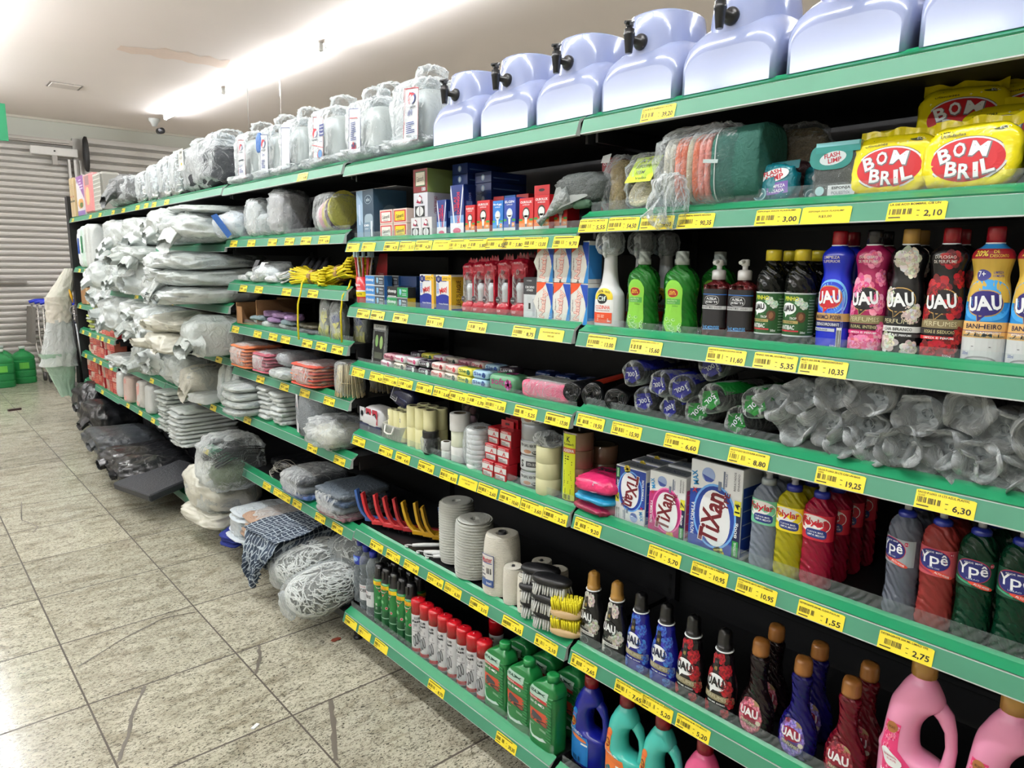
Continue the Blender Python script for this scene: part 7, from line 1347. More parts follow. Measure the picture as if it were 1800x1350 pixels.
for i in range(10): a = i*.004; g.tube([(.06*cos(t)*(1+a*6), -.03+.05*sin(t)+a, .02+.03*(1+sin(t*2+i))*.5+a) for t in [2*pi*k/14 for k in range(12)]], .001, ink((190, 186, 176)), 4)
g.build('wires', r); put(r, 1.46, 3.42, .50)
for i in range(3): put(bundle('black pack in shade on the third bay seventh shelf, %s' % ORD[i], .22, .22, .05, BAGK, 140+i, 2, 0, film_=False), 1.62, 3.65-.22*i, .492)
# fifth shelf, third bay: orange and pink cloths, skewers
def cloth(label, w, d, h, cols, seed, layers=8, film_=True, fr=.02, nm='folded_cloth', cat='cloth'):
    r = root(nm, label, cat); rnd = random.Random(seed)
    for c_ in range(len(cols)):
        g = MB()
        for k in range(c_, layers, len(cols)):
            hz = h/layers; z0 = k*hz; jx = rnd.uniform(-fr, fr)*.3; jy = rnd.uniform(-fr, fr)*.3; sd = seed+k
            def fn(u, v):
                t = 2*pi*u; ph = pi*(v-.5); q = lambda a, e: math.copysign(abs(a)**e, a); x = q(cos(t), .35)*q(cos(ph), .4); y = q(sin(t), .35)*q(cos(ph), .4)
                return (jx+x*w/2*(1+fr*2*nz(x*2+sd, y*2, sd)), jy+y*d/2*(1+fr*2*nz(y*2+sd, x*2, sd)), max(.001, z0+hz*.5*(1+1.1*sin(ph))+.12*h/layers*nz(x*3+sd, y*3, 0)*3))
            g.grid(fn, 32, 8, cols[c_], cu=True)
        g.build('cloth', r)
    if film_: bagfilm(r, w*1.08, d*1.08, h*1.1, seed, .06, FILM, fr=12)
    return r
OR = M((222, 130, 84), .7, bump=.6, bscale=80, var=.12); PK_ = M((190, 100, 116), .7, bump=.6, bscale=80, var=.12); RDC = M((206, 84, 66), .7, bump=.6, bscale=80, var=.12)
put(cloth('bagged orange cloths, left end of the third bay fifth shelf', .24, .22, .12, [OR], 3, 7), 1.46, 3.72, 1.052)
put(cloth('bagged pink cloths behind the grey roll', .20, .22, .10, [PK_], 4, 6), 1.48, 3.48, 1.052)
put(bundle('shiny silver-white packet pile in front of the grey roll', .18, .16, .05, BAGW2, 5, 3, 0), 1.43, 3.24, 1.052); put(bundle('grey rolled plastic on top of the packet pile', .14, .2, .07, M((150, 152, 156), .3, bump=.6), 6, 1, 0), 1.50, 3.27, 1.105)
put(cloth('bagged red-orange cloths, right side of the third bay fifth shelf', .24, .22, .10, [RDC, OR], 7, 7), 1.47, 2.98, 1.052)
r = root('skewer_bundle', 'thick bundle of pale wooden skewers standing over the gap between two bays', 'skewers'); g = MB(); rnd = random.Random(5); wd = M((206, 190, 150), .7, var=.15, scale=30)
for i in range(110):
    a = rnd.uniform(0, 2*pi); q = .062*sqrt(rnd.random()); x, y = q*cos(a), q*sin(a)*.8; g.tube([(x*1.25, y*1.2, 0), (x, y, .07), (x*.8, y*.9, .13)], .0026, wd, 5)
g.build('sticks', r)
g = MB(); lump(g, .145, .12, .15, FILMC, 4, .04, 10, ex=.9, ez=.5); g.build('clear_bag', r); g = MB(); g.tube([(.062*cos(t), .052*sin(t), .06) for t in [2*pi*k/20 for k in range(21)]], .0018, ink((190, 170, 120)), 5, False); g.build('band', r); put(r, 1.43, 2.655, 1.052)
r = dup(r, 'second bundle of wooden skewers in shade behind the front one'); put(r, 1.60, 2.66, 1.052)
# fourth shelf, third bay
r = root('cardboard_box', 'open brown cardboard box at the left of the third bay fourth shelf', 'box'); g = MB(); cb = M((150, 112, 74), .8, var=.06, bump=.2); g.box(-.11, -.106, -.12, .12, 0, .11, cb); g.box(.106, .11, -.12, .12, 0, .13, cb); g.box(-.11, .11, .116, .12, 0, .13, cb); g.box(-.11, .11, -.12, .12, 0, .003, cb); g.box(-.11, -.05, -.12, -.117, 0, .09, cb); g.build('walls', r); put(r, 1.53, 3.72, 1.281, .1)
for i in range(9): rnd = random.Random(i); put(bundle('small silvery packet, %s in the heap beside the open box' % ORD[i], .11, .09, .028, [BAGW2, M((130, 150, 156), .25, bump=.8), M((150, 120, 160), .3, bump=.6)][i % 3 if i != 4 else 2], 150+i, 1, 0, film_=False), 1.45+rnd.uniform(0, .05), 3.66-.055*i+rnd.uniform(-.02, .02), 1.281+.024*(i % 3), rnd.uniform(-.5, .5))
for i in range(5): rnd = random.Random(i+9); put(bundle('dark and yellow packet, %s in the low heap before the gloves' % ORD[i], .11, .10, .022, [BAGG, M((60, 58, 40), .4, bump=.5)][i % 2], 165+i, 1, 0, film_=False), 1.45+rnd.uniform(0, .05), 3.16-.045*i, 1.281+.02*(i % 2), rnd.uniform(-.4, .4))
def glove(label, seed):
    r = root('glove_pack', label, 'gloves'); g = MB(); lump(g, .10, .035, .16, M((96, 98, 92), .5, bump=.8, bscale=50), seed, .08, 14, ex=.6, ez=.6); g.build('gloves', r)
    g = MB(); rnd = random.Random(seed)
    for i in range(30): x = rnd.uniform(-.04, .045); g.tube([(x, -.018, .06), (x*1.1, -.022, .03), (x*1.15+rnd.uniform(-.01, .01), -.016, -.0+.004)], .0013, M((176, 176, 110), .6), 4)
    g.build('yellow_cuff', r); d = Decal(front(-.0205)); d.rect(-.03, .03, .085, .12, (50, 60, 110) if seed > 1 else (196, 190, 90), .0, rot=.2); d.text('SUPER', 0, .12, .05, .014, (190, 196, 196), .001, .2, .05); d.poly([(-.03, .08), (.03, .085), (0, .055)], (206, 196, 60), .0006); d.build('card', r); bagfilm(r, .11, .045, .175, seed, .06, FILMC); return r
put(glove('hanging work-glove pack, left of the pair', 1), 1.44, 2.865, 1.281, 0, 0, .12); put(glove('hanging work-glove pack, right of the pair', 2), 1.435, 2.735, 1.27, .1, 0, -.05); r = glove('work-glove pack in shade at the bay edge', 3); put(r, 1.50, 2.66, 1.26)
# third shelf, third bay
r = root('cloth_bag', 'white cloth bag with black printed box and barcode lying on clear packets', 'bag'); g = MB(); lump(g, .19, .13, .06, M((222, 224, 222), .6, bump=.5, bscale=30), 3, .1, 12, ex=.5); g.build('cloth', r)
d = Decal(lambda a, b, dd: (a, -.04+b*.5, .055+b*.42+dd+.004)); d.rect(-.05, .0, -.02, .05, WHITE, .0); d.text('ECOBAG', -.01, .06, .05, .012, (20, 20, 20), .001, 0, .05); d.rect(-.02, .016, .01, .04, (30, 30, 30), .001); d.bars(.02, .06, -.05, -.015, BLACK, .001, 12); d.rect(-.10, -.07, .0, .07, (16, 16, 18), .0); d.build('print', r); bagfilm(r, .2, .14, .07, 3, .1, FILMC); put(r, 1.47, 3.46, 1.53, .3, .3)
for i in range(6): rnd = random.Random(i+50); put(bundle('crinkled clear packet, %s in the heap under the printed cloth bag' % ORD[i], .15, .14, .035, BAGW2 if i % 2 else M((206, 208, 208), .2, bump=1, bscale=40), 170+i, 1, 0), 1.47, 3.72-.09*i, 1.503+.016*(i % 2), rnd.uniform(-.5, .5))
for i in range(4): r = root('dark_disc_pack', 'dark round item in clear wrap at the back, %s of four' % ORD[i], 'pack'); g = MB(); g.lathe([(.02, 0), (.07, .004), (.075, .02), (.06, .026), (.01, .03)], M((60, 60, 64), .3, bump=.3), 22); g.build('disc', r); put(r, 1.58, 3.36-.07*i, 1.56, 0, .9, -.5)
r = root('cable_coil', 'coil of white cable between the cloth bag and the yellow rope', 'cable'); g = MB(); g.tube([(.035*cos(t)+.01*t/9, .04*sin(t), .008+.006*t/2) for t in [k*.5 for k in range(38)]], .004, plast((206, 206, 204)), 6); g.build('cable', r); put(r, 1.44, 3.22, 1.504, 0, .4)
YR = M((236, 214, 10), .45, var=.08, scale=60, bump=.5, bscale=200, name='yellow_rope')
def yrope(label, seed, X, Y, L_, dangl, hgt):
    r = root('yellow_rope_hank', label, 'rope'); g = MB(); rnd = random.Random(seed)
    for i in range(26):
        a = 2*pi*i/26; q = .028+.008*rnd.random(); pts = []
        for k in range(9):
            u = k/8; sp = 1+.9*(abs(2*u-1)**2.2); pts.append(((u-.5)*L_, q*cos(a)*sp+rnd.uniform(-.003, .003), .035+hgt*u+q*sin(a)*sp*.75+rnd.uniform(-.002, .002)))
        e = pts[-1]; pts.append((e[0]+.015, e[1]*.7, e[2])); pts.insert(0, (pts[0][0]-.015, pts[0][1]*.7, pts[0][2])); g.tube([(p[0], p[1], max(.004, p[2])) for p in pts], .0042, YR, 6)
    g.build('strands', r); g = MB()
    R = [[(-.01+dx, .036*q*cos(t), .035+hgt*.48+.032*q*sin(t)) for t in [2*pi*k/18 for k in range(18)]] for dx, q in ((-.016, 1.02), (-.014, 1.06), (.014, 1.06), (.016, 1.02))]; g.rings(R, M((150, 116, 66), .6)); g.build('paper_band', r)
    g = MB(); g.tube(dangl, .004, YR, 7); g.build('loose_end', r); put(r, X, Y, 1.503); return r
yrope('yellow rope hank, left one, with a strand hanging straight down over the rail', 3, 1.45, 2.97, .30, [(-.04, .0, .02), (0, -.05, .03), (.02, -.078, .012), (.024, -.088, -.03), (.018, -.1, -.08), (.01, -.10, -.16), (.012, -.10, -.235)], .0)
yrope('yellow rope hank, right one, with a strand hanging in the gap between bays', 8, 1.46, 2.74, .26, [(.10, -.02, .03), (.135, -.05, .0), (.13, -.075, -.03), (.118, -.08, -.10), (.12, -.08, -.22)], .05)
r = root('yellow_rope_hank', 'third yellow rope hank rising at the back of the pile', 'rope'); g = MB(); rnd = random.Random(2)
for i in range(16): q = .02*rnd.random()+.008; a = i*.9; g.tube([(-.16, q*cos(a), .03+q*sin(a)), (-.05, q*cos(a)*.8, .06+q*sin(a)), (.08, q*cos(a), .10+q*sin(a)), (.15, q*cos(a), .11+q*sin(a))], .004, YR, 6)
g.build('strands', r); put(r, 1.54, 2.83, 1.51)
# second shelf, third bay
put(bundle('blue and white slipper packet leaning at the left of the third bay second shelf', .20, .16, .12, M((206, 214, 220), .3, bump=.5), 61, 2, 0), 1.45, 3.86, 1.74, .5, .4)
d = Decal(lambda a, b, dd: (a, -.09+b*.3-dd, .05+b)); o = bpy.data.objects[[x.name for x in bpy.data.objects if x.name.startswith('bag_bundle')][-1]]
d.poly([(-.06, .09), (-.02, .1), (.06, .0), (.03, -.02)], (40, 90, 160), .02); d.text('Luva', -.03, .07, .04, .012, (40, 90, 160), .022, -.5); d.build('blue_print', o)
for i, (y, w, h, c_, l) in enumerate(((3.57, .15, .175, (206, 208, 206), 'bagged folded white cloths with black print'), (3.28, .17, .195, (176, 172, 172), 'tall bag of grey and mauve socks'), (3.42, .10, .10, (170, 174, 172), 'low clear packet between the two cloth bags'), (3.07, .10, .15, (110, 96, 92), 'dim bag of brown cloth at the back'), )):
    r = root('folded_cloth', l, 'cloth'); g = MB(); lump(g, w*.95, .14, h, M(c_, .7, bump=1, bscale=26, var=.22, scale=18), i+4, .13, 16, ex=.6, ez=.45, nu=44, nv=26); g.build('cloth', r); bagfilm(r, w*1.08, .16, h*1.08, i, .12, FILMC, fr=16); put(r, 1.47 if i < 3 else 1.62, y, 1.728, .1, 0, .06)
r = root('striped_cloth_bag', 'bag of pink, yellow and purple striped cloth at the right end', 'bag')
for k, c_ in enumerate(((226, 214, 214), (222, 140, 160), (206, 190, 90), (90, 60, 90), (200, 190, 80))):
    g = MB(); R = []
    for j in range(5):
        a = -.5+.25*(k+j/4.); R.append([( .085*sin(a*1.3)*1.0+.0, .07*cos(t), .075+.075*sin(t)*1.0+.03*(a)) for t in [2*pi*q/20 for q in range(20)]])
    g.rings(R, M(c_, .7, bump=.5, bscale=60)); g.build('cloth_stripe', r)
bagfilm(r, .21, .16, .165, 3, .07, FILMC); put(r, 1.48, 2.82, 1.728)
# bottom deck, third and fourth bays
put(bundle('big off-white rag bundle bulging over the bottom shelf', .42, .34, .22, BAGC, 201, 4, 0, nm='rag_bundle', cat='rags', amp=.16), 1.38, 4.12, .19, 0)
put(bundle('flattened white rag roll under the big rag bundle', .44, .30, .10, BAGC, 202, 3, 0, nm='rag_bundle', cat='rags', amp=.1, film_=False), 1.34, 4.14, .11, .1)
put(bundle('brownish sack in shade behind the rag bundle', .30, .3, .2, M((150, 144, 126), .5, bump=.6), 203, 2, 0, nm='rag_bundle', cat='rags'), 1.56, 4.50, .13)
put(cloth('royal blue cloth corner hanging over the bottom rail', .14, .26, .07, [M((26, 44, 130), .8, bump=.5, bscale=80)], 5, 3, False, .1), 1.37, 3.80, .10, .3, .25)
put(cloth('pile of white cloths in clear film, fringe hanging over the deck', .20, .26, .17, [M((206, 214, 220), .7, bump=.5, bscale=60)], 6, 8, True, .1), 1.40, 3.64, .13)
put(cloth('pinkish-beige cloth pack behind the checked cloth', .24, .30, .18, [M((176, 146, 124), .75, bump=.6, bscale=60)], 8, 6, True, .08), 1.44, 3.47, .13)
ck_m, n, b = nt('checked_cloth'); tc = n.nodes.new('ShaderNodeTexCoord'); br = n.nodes.new('ShaderNodeTexBrick'); br.inputs['Scale'].default_value = 20; br.offset = 0; br.inputs['Row Height'].default_value = .5; br.inputs['Mortar Size'].default_value = .05
br.inputs['Color1'].default_value = lin((44, 56, 72))+(1,); br.inputs['Color2'].default_value = lin((60, 74, 92))+(1,); br.inputs['Mortar'].default_value = lin((170, 182, 190))+(1,); sp = n.nodes.new('ShaderNodeSeparateXYZ'); cbn = n.nodes.new('ShaderNodeCombineXYZ'); sb_ = n.nodes.new('ShaderNodeMath'); sb_.operation = 'SUBTRACT'; n.links.new(tc.outputs['Object'], sp.inputs[0]); n.links.new(sp.outputs[1], sb_.inputs[0]); n.links.new(sp.outputs[2], sb_.inputs[1]); n.links.new(sp.outputs[0], cbn.inputs[0]); n.links.new(sb_.outputs[0], cbn.inputs[1]); n.links.new(cbn.outputs[0], br.inputs['Vector']); n.links.new(br.outputs['Color'], b.inputs['Base Color']); b.inputs['Roughness'].default_value = .85
r = root('checked_cloth', 'blue and white checked cloth draped over the bottom deck with a ragged tip', 'cloth'); g = MB()
g.grid(lambda u, v: ((u-.5)*(.30+.04*sin(v*7)), -.22+.46*v, .19+.03*v+.012*nz(u*4, v*4, 1)), 24, 20, ck_m)
g.grid(lambda u, v: ((u-.5)*.30*(1-.45*v)+.02*sin(v*5)+.008*sin(u*40)*v, -.22-.05*sin(v*2.2)+.022*nz(u*5, v*4, 2)+.010*sin(u*50)*v, .19-.26*v*(1-.35*abs(u-.45)*2)), 50, 16, ck_m); g.build('drape', r)
lump(MB(), .27, .40, .19, ck_m, 4, .06, 8, ex=.4, ez=.4).build('folded_pile', r); put(r, 1.43, 3.20, .135, .1)
STR = M((236, 236, 230), .75, var=.06, name='white_string')
def stringbag(label, w, d, h, seed, X, Y, Z, n_=420):
    r = root('string_bag', label, 'string bag'); g = MB(); rnd = random.Random(seed); lump(g, w*.9, d*.9, h*.9, M((170, 170, 164), .85, bump=1, bscale=120), seed, .05, 8, ex=.7, ez=.7)
    for i in range(n_):
        a = rnd.uniform(0, 2*pi); ph = rnd.uniform(-.55, 1.3); pts = []
        da, dp_ = rnd.uniform(-.5, .5), rnd.uniform(-.5, .5)
        for k in range(6):
            A = a+da*k/5+.12*sin(k+i); P2 = ph+dp_*k/5+.1*cos(k*1.3+i); q = lambda v_, e: math.copysign(abs(v_)**e, v_)
            pts.append((w/2*q(cos(A), .75)*q(cos(P2), .75), d/2*q(sin(A), .75)*q(cos(P2), .75), h/2+h/2*q(sin(P2), .75)))
        g.tube(pts, .0026, STR, 4, False)
    g.build('string', r); g = MB(); lump(g, w*1.06, d*1.06, h*1.05, film('string_bag_film', (244, 248, 248), .02, .3, .1, 20, .5), seed, .06, 9, nu=44, nv=20); g.build('clear_bag', r)
    g = MB(); lump(g, .10, .03, .12, FILM, seed, .2, 24, c=(-w*.3, -d*.45, -.02), flat=False); g.build('bag_end', r); put(r, X, Y, Z, .1, .12); return r
stringbag('bag of white string, left and higher of the two on the deck', .25, .34, .15, 3, 1.40, 3.0, .14)
stringbag('bag of white string, right and lower of the two, hanging over the deck edge', .25, .32, .16, 5, 1.33, 2.745, .11)
stringbag('bag of grey string in shade behind the other two', .3, .25, .2, 8, 1.58, 2.85, .14, 120)
# black bags on the deck of the far bays
for i, (X, Y, Z, w, d, h, tn, l) in enumerate(((1.42, 7.60, .11, .40, .4, .32, 0, 'crumpled black bin bag standing at the far end of the deck'), (1.38, 7.05, .115, .5, .4, .24, .1, 'folded shiny black bag pack next to the crumpled bin bag'), (1.27, 6.22, .115, .75, .44, .16, .05, 'wide plump black bag bundle jutting over the aisle'), (1.24, 5.60, .02, .44, .46, .13, 0, 'black bag bundle in the middle of the deck row, touching the deck edge'), (1.24, 5.22, .12, .36, .46, .15, -.1, 'black bundle with crinkled top beside the flat black pack'))):
    put(bundle(l, w, d, h, BAGK if i != 2 else BAGG, 220+i, 2 if i else 1, 1, nm='black_bag_bundle', amp=.12 if i else .22, film_=False, ex=.5), X+.06, Y, max(Z, .115) if i != 3 else .125, tn, .05)
r = root('black_bag_pack', 'flat rectangular black bag pack lying with one corner over the aisle', 'bag pack'); g = MB(); g.box(-.22, .22, -.22, .22, 0, .05, M((34, 36, 42), .45, bump=.3), .008); g.build('pack', r); put(r, 1.26, 4.88, .17, .25, .16)
for i in range(3): put(bundle('black bag bundle in shade at the back of the deck, %s' % ORD[i], .5, .26, .2, BAGK, 230+i, 2, 0, nm='black_bag_bundle', film_=False), 1.72, 5.3+.6*i, .125)
# far bay goods
def redpack(label, w, d, h, c1, c2, seed):
    def f(dl, W_, H): dl.rect(-W_*.46, W_*.46, H*.1, H*.45, c2, .0006); flower(dl, W_*.1, H*.65, H*.2, (226, 190, 170), (190, 60, 60), seed, k=2); dl.text('DUPLA', 0, H*.3, W_*.5, H*.16, c1, .001)
    return carton(w, d, h, c1, label, 'food_carton', 'box', f)
rc = [(170, 30, 40), (214, 190, 176), (190, 60, 50), (206, 110, 90)]
n_ = 0
for z, ys_, hh, nm_ in ((.741, [7.55+0*k-.13*k for k in range(7)], .10, 'fifth'), (.471, [7.75-.14*k for k in range(9)], .10, 'sixth'), (.966, [7.15-.14*k for k in range(5)], .09, 'fourth')):
    for i, y in enumerate(ys_):
        for j in range(2 if nm_ != 'fourth' else 1):
            put(redpack('%s carton, %s from the left, %s layer, farthest bay %s shelf' % (['red', 'cream', 'brick red', 'pale red'][(i+j) % 4], ORD[i], ['lower', 'upper'][j], nm_), .12, .1, hh*.95, rc[(i+j) % 4], rc[(i+j+1) % 4], i), 1.46, y, z+hh*j, .1*sin(i+j))
packs(6, 1.46, 7.5, .966, .2, .12, .024, [BAGW2, M((170, 180, 90), .5, bump=.5)], 'thin white candle pack, %s up, left on the farthest bay fourth shelf', 300)
r = root('cream_roll', 'cream roll lying at the left of the fifth shelf in the farthest bay', 'roll'); roll(MB(), .045, .2, M((196, 176, 150), .6), 3).build('roll', r); put(r, 1.44, 7.72, .741, .5)
r = root('cardboard_box', 'small brown cardboard box at the left of the third shelf, farthest bay', 'box'); g = MB(); g.box(-.13, .13, -.1, .1, 0, .15, cb, .003); g.box(-.02, .02, -.1005, -.1, 0, .15, M((176, 150, 110), .5)); g.build('box', r); put(r, 1.5, 7.55, 1.206, .2)
for i in range(3): put(bundle('white bag bundle, %s from the left on the third shelf of the farthest bay' % ORD[i], .25, .34, .19, BAGW if i else BAGW2, 310+i, 3, 1), 1.56, 7.22-.26*i, 1.206)
for i, (y, h, c_) in enumerate(((7.42, .34, (226, 230, 232)), (7.28, .36, (206, 226, 214)), (7.12, .37, (214, 218, 214)), (6.96, .36, (210, 214, 212)))):
    r = root('tall_bag', 'tall white bag, %s from the left on the second shelf of the farthest bay' % ORD[i], 'bag'); lump(MB(), .14, .2, h, M(c_, .35, bump=.5), i, .05, 6, ex=.5, ez=.3).build('bag', r); d = Decal(front(-.103)); d.rect(-.03, .03, h*.35, h*.75, [(30, 80, 180), (40, 130, 80), (200, 204, 200), (200, 204, 200)][i], .0); d.build('print', r); put(r, 1.45, y, 1.546)
put(bundle('white bag bundle at the right end of the farthest bay second shelf', .26, .34, .22, BAGW, 320, 3, 1), 1.56, 6.73, 1.546)
# ---------------------------------------------------------------- top shelf, far half
r = root('dark_cloth_bag', 'large clear bag of black cloth with a paper note, far along the top shelf', 'bag'); lump(MB(), .56, .26, .24, M((40, 42, 48), .6, bump=.8, bscale=14), 3, .10, 6, ex=.5, ez=.5).build('black_cloth', r)
bagfilm(r, .62, .30, .28, 5, .12, FILM, fr=6); g = MB()
for e in (-.2, .05, .2): lump(g, .16, .14, .10, FILM, int(e*50)+20, .3, 16, ex=.8, ez=.8, c=(e, 0, .225), flat=False)
g.build('bag_top', r); d = Decal(lambda a, b, dd: (a, -.155-dd, b)); d.rect(-.22, -.13, .13, .25, (216, 214, 204), 0); d.text('184', -.175, .23, .04, .016, (60, 60, 60), .001); d.text('ALCA', -.175, .2, .05, .016, (60, 60, 60), .001); d.ell(-.17, .165, .012, .008, (226, 180, 60), .001); d.build('note', r); put(r, 1.54, 4.35, 2.0)
FOIL = M((200, 204, 204), .16, metal=.9, bump=1, bscale=30, name='foil')
for i, (y, h) in enumerate(((5.02, .24), (5.30, .22), (5.55, .2), (4.78, .25))):
    r = root('foil_stack', 'crinkled silver foil stack, %s on the far top shelf' % ['second from the right', 'third from the right', 'leftmost', 'rightmost'][i], 'foil containers'); lump(MB(), .17, .18, h, FOIL, i, .12, 12, ex=.5, ez=.3).build('foil', r); bagfilm(r, .19, .2, h*1.1, i+3, .12, FILM); put(r, 1.5, y, 2.0)
r = bundle('clear bag of grey nets on the far top shelf', .7, .3, .22, M((96, 98, 98), .4, bump=1, bscale=60), 5, 2, 1, nm='net_bag', cat='bag'); put(r, 1.53, 6.1, 2.006)
r = root('folded_net_pack', 'pinkish-red packed rack standing beside the grey wire one', 'pack'); g = MB(); g.box(-.14, .14, -.09, .09, 0, .34, M((206, 130, 130), .5, bump=.6), .02); g.build('frame', r); d = Decal(front(-.09)); d.ell(0, .15, .07, .08, (206, 180, 130), .001, j=.1); d.rect(-.08, .08, .24, .32, (150, 120, 120), .001); flower(d, 0, .15, .05, (226, 200, 140), (170, 130, 80), 2); d.build('print', r); put(r, 1.5, 7.18, 2.006)
r = root('wire_rack_pack', 'grey wire rack pack standing on the far top shelf', 'pack'); g = MB(); g.box(-.12, .12, -.08, .08, 0, .32, M((150, 148, 140), .5), .02)
for k in range(9): g.box(-.125, .125, -.085, -.08, .02+.034*k, .03+.034*k, M((196, 194, 186), .4))
for k in range(7): g.box(-.12+.038*k, -.112+.038*k, -.086, -.08, .01, .31, M((196, 194, 186), .4))
g.build('rack', r); put(r, 1.5, 6.85, 2.006)
def pbox(d, w, h): d.poly([(-w*.5, h), (w*.5, h*.4), (w*.5, h)], (140, 90, 150), .0006); d.lines(-w*.1, w*.45, h*.66, h*.95, 4, (206, 190, 214), .001); d.rect(-w*.5, w*.5, 0, h*.12, (130, 100, 160), .0008); d.ell(0, h*.3, w*.36, h*.13, (206, 150, 90), .0008, j=.1); d.ell(.02, h*.26, w*.2, h*.07, (90, 110, 60), .001, j=.2); d.ell(-w*.2, h*.34, w*.1, h*.08, (226, 180, 110), .001); d.ell(-w*.38, h*.88, w*.06, h*.05, (110, 120, 130), .0008)
put(carton(.30, .12, .34, (216, 212, 214), 'white and purple food-picture box on the far top shelf', 'appliance_box', 'box', pbox), 1.47, 7.48, 2.006)
for i in range(2): put(carton(.09, .16, .345, (196, 172, 130), 'tan slim carton, %s, at the far end of the top shelf' % ['left', 'right'][i], 'slim_carton', 'box', lambda d, w, h: (d.text('121', 0, h*.78, w*.4, h*.06, (60, 50, 40), .001, pi/2), d.rect(-w*.5, w*.5, h*.38, h*.42, (90, 90, 70), .0008), d.rect(-w*.3, w*.3, h*.5, h*.54, (170, 110, 80), .0008))), 1.48, 7.83-.105*i, 2.006)
# ================================================================ end cap, hanging items, things on the floor
r = root('end_shelf_unit', 'black and grey end unit with brackets and bottled goods at the far end', 'shelving'); g = MB(); g.box(1.46, 2.3, 8.065, 8.09, .05, 2.2, fSHEL); g.build('panel', r)
g = MB(); 
for z in (2.0, 1.62, 1.3): g.box(1.47, 1.49, 8.09, 8.42, z-.06, z, fSHEL); g.box(1.47, 2.3, 8.09, 8.42, z-.01, z+.01, fSHEL)
g.build('bracket_shelves', r); g = MB(); g.box(1.44, 2.3, 8.09, 8.5, .08, .12, fSHEL); g.box(1.42, 1.45, 8.09, 8.52, .10, .22, M((110, 104, 104), .35)); g.build('base_shelf', r)
for i, (z, n_, h) in enumerate(((1.64, 3, .28), (1.32, 3, .28))):
    for k in range(n_):
        o = root('white_bottle', 'white bottle, %s one on the %s shelf of the far end unit' % (ORD[k], ['upper', 'lower'][i]), 'bottle'); B_ = Bottle([(0, .04, .04), (.18, .042, .042), (.22, .03, .03), (.24, .015, .015), (.27, .015, .015)], .7, 3, 16); g = MB(); B_.mesh(g, plast((222, 222, 228))); g.build('body', o); d = Decal(B_.map(.042)); d.rect(-.1, .1, .1, .13, (110, 110, 140), .001, 16); d.build('label', o); o.location = (1.52, 8.14+.1*k, z); o.rotation_euler = (0, 0, -pi/2)
for k in range(3): o = root('water_pack', 'shrink-wrapped blue and white bottle pack, %s one low on the end unit' % ORD[k], 'bottle pack'); g = MB(); lump(g, .14, .2, .13, M((206, 212, 236), .3, bump=.5), k, .05, 10, ex=.4, ez=.4); lump(g, .145, .205, .05, M((110, 130, 200), .3), k, .05, 10, ex=.4, ez=.4, c=(0, 0, .10)); lump(g, .14, .2, .20, M((214, 218, 236), .3, bump=.5), k, .04, 10, ex=.4, ez=.4, c=(0, 0, .15)); g.build('pack', o); o.location = (1.54, 8.18+.15*k, .125); o.rotation_euler = (0, 0, -pi/2)
r = root('hanging_bag', 'long pale plastic bag hanging down the far end of the shelving', 'bag'); rnd = random.Random(2)
def hb(nm, m, z0, z1, c0, c1, q0, q1, sd):
    g = MB(); g.grid(lambda u, v: (c0+(c1-c0)*v+(q0+(q1-q0)*v)*cos(2*pi*u)*(1+.22*nz(cos(2*pi*u)*2, v*3+sd, sin(2*pi*u)*2)), .55*(q0+(q1-q0)*v)*sin(2*pi*u)*(1+.3*nz(cos(2*pi*u)*2+4, v*3+sd, sin(2*pi*u)*2)), z0+(z1-z0)*v+.03*nz(cos(2*pi*u), sin(2*pi*u), sd)*v), 56, 26, m, cu=True); g.build(nm, r)
hb('crumpled_top', BAGC, 1.53, 1.22, .14, .02, .04, .10, 1); hb('beige_bag', M((206, 200, 188), .35, bump=1, bscale=12), 1.26, 1.0, .02, .01, .10, .095, 3); hb('milky_bag', FILMW, 1.04, .58, .01, -.02, .09, .15, 5); hb('green_tinted_tail', film('greenish_film', (190, 220, 200), .6, .95, .25, 6, .8, (190, 220, 200)), .72, .28, -.03, .02, .14, .05, 7)
r.location = (1.23, 8.02, 0); 
r = root('folded_umbrella', 'thin black folded umbrella hanging beside the plastic bag', 'umbrella'); g = MB(); g.tube([(0, 0, 1.1), (.01, 0, .75), (.015, 0, .42)], [.006, .012, .03], M((30, 30, 32), .4), 8); g.tube([(.02, 0, .42), (.03, 0, .34)], [.03, .004], M((20, 20, 22), .4), 8); g.build('canopy', r); g = MB(); g.tube([(.02, -.02, 1.0), (.05, -.02, .5)], .008, M((190, 192, 196), .3, metal=.6), 8); g.build('shaft', r)
g = MB(); g.tube([(.05*cos(t)+.03, -.02, 1.13+.05*sin(t)) for t in [k*.5 for k in range(26)]], .004, ink((150, 150, 156)), 6); g.build('coiled_wire', r); g = MB(); g.tube([(-.01, -.02, 1.33), (0, -.03, 1.27), (.012, -.02, 1.2)], [.006, .012, .005], plast((236, 180, 30)), 8); g.build('yellow_handle', r); r.location = (1.35, 8.0, 0)
tag(lump(MB(), .3, .26, .3, BAGK, 4, .1, 5, ex=.7, ez=.8).build('black_sack', loc=(1.56, 10.2, .62), rot=(0, .5, 0)), 'black sack lying in the folded carts, half behind the hanging bag', 'bag')
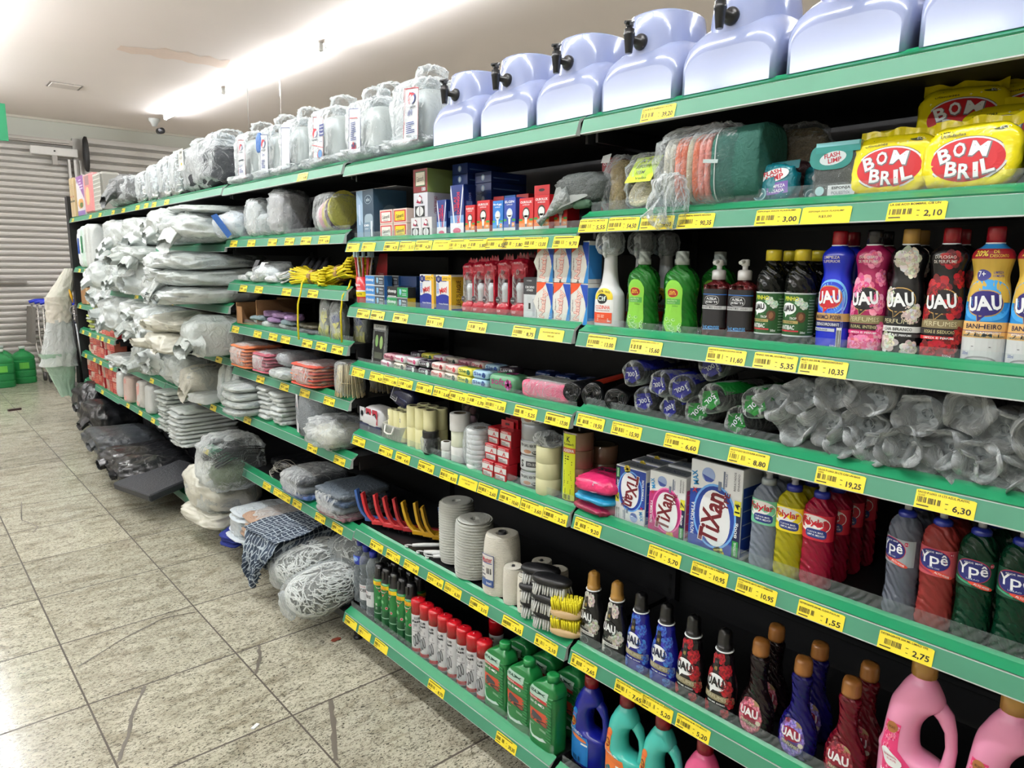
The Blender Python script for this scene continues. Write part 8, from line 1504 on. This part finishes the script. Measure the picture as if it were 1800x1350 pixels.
# trolleys
def cart(label):
    r = root('shopping_trolley', label, 'trolley'); st = M((170, 166, 160), .25, metal=.8); g = MB()
    for s in (-.24, .24): g.tube([(s, 0, 1.02), (s*1.02, .01, .6), (s*.98, -.05, .42), (s*.9, -.22, .12)], .012, st, 8)
    for z in (.95, .8, .65, .5): g.tube([(-.24, .005, z), (.24, .005, z)], .006, st, 6)
    for k in range(7): g.tube([(-.18+.06*k, .008, .95), (-.18+.06*k, .008, .5)], .003, st, 5)
    g.build('frame', r); g = MB(); g.tube([(-.27, 0, 1.05), (-.2, 0, 1.07), (.2, 0, 1.07), (.27, 0, 1.05)], .022, plast((30, 50, 190)), 10); g.build('handle', r)
    for s in (-.2, .2):
        w = MB(); w.lathe([(.01, -.02), (.05, -.02), (.06, -.012), (.06, .012), (.05, .02), (.01, .02)], M((70, 68, 66), .6), 18); w.build('wheel', r, (s, -.22, .062), (0, pi/2, 0))
    return r
c0 = cart('x')
for i in range(6): o = c0 if i == 0 else dup(c0); o['label'] = 'blue-handled steel shopping trolley, %s from the left in the nested row by the shutter' % ORD[i]; o.location = (1.72+.03*i, 11.5-.23*i, 0); o.rotation_euler = (0, 0, 0)
g = MB(); g.box(-.02, .02, -.25, .25, .5, .98, M((120, 116, 110), .5)); tag(g.build('trolley_board', loc=(1.40, 11.7, 0), rot=(0, .1, 0)), 'grey board leaning at the left of the trolleys by the shutter', 'board')
def jugw(label):
    r = root('water_jug', label, 'water bottle'); B_ = Bottle([(0, .12, .12), (.01, .135, .135), (.07, .135, .135), (.085, .127, .127), (.10, .136, .136), (.16, .136, .136), (.175, .127, .127), (.19, .136, .136), (.29, .135, .135), (.305, .127, .127), (.32, .133, .133), (.36, .125, .125), (.41, .07, .07), (.43, .032, .032), (.47, .03, .03)], .85, 3, 28); g = MB(); B_.mesh(g, clear('green_water_jug', (60, 170, 100), .45, .08, (90, 200, 130))); g.build('body', r); lathed_cap(r, .036, .45, .485, plast((206, 214, 208)), ring=None); d = Decal(B_.map(.135)); d.rect(-.05, .04, .2, .28, (90, 170, 60), .001, 5); d.build('label', r); return r
o = jugw('green water jug on the floor by the shutter, right one'); o.location = (1.29, 11.28, 0); p_ = dup(o, 'green water jug on the floor by the shutter, cut by the left edge'); p_.location = (1.03, 11.05, 0)
for i, (x, y) in enumerate(((.82, 11.2), (1.08, 11.5))): q_ = dup(o, 'green water jug in the rear row by the shutter, %s one' % ['left', 'right'][i]); q_.location = (x, y, 0)
tag(MB().box(-.06, .06, -.02, .02, 0, .02, M((60, 40, 40), .5)).build('dark_doormat_corner', loc=(.93, 9.2, 0), rot=(0, 0, .2)), 'small dark flat object on the floor at the left edge', 'object')
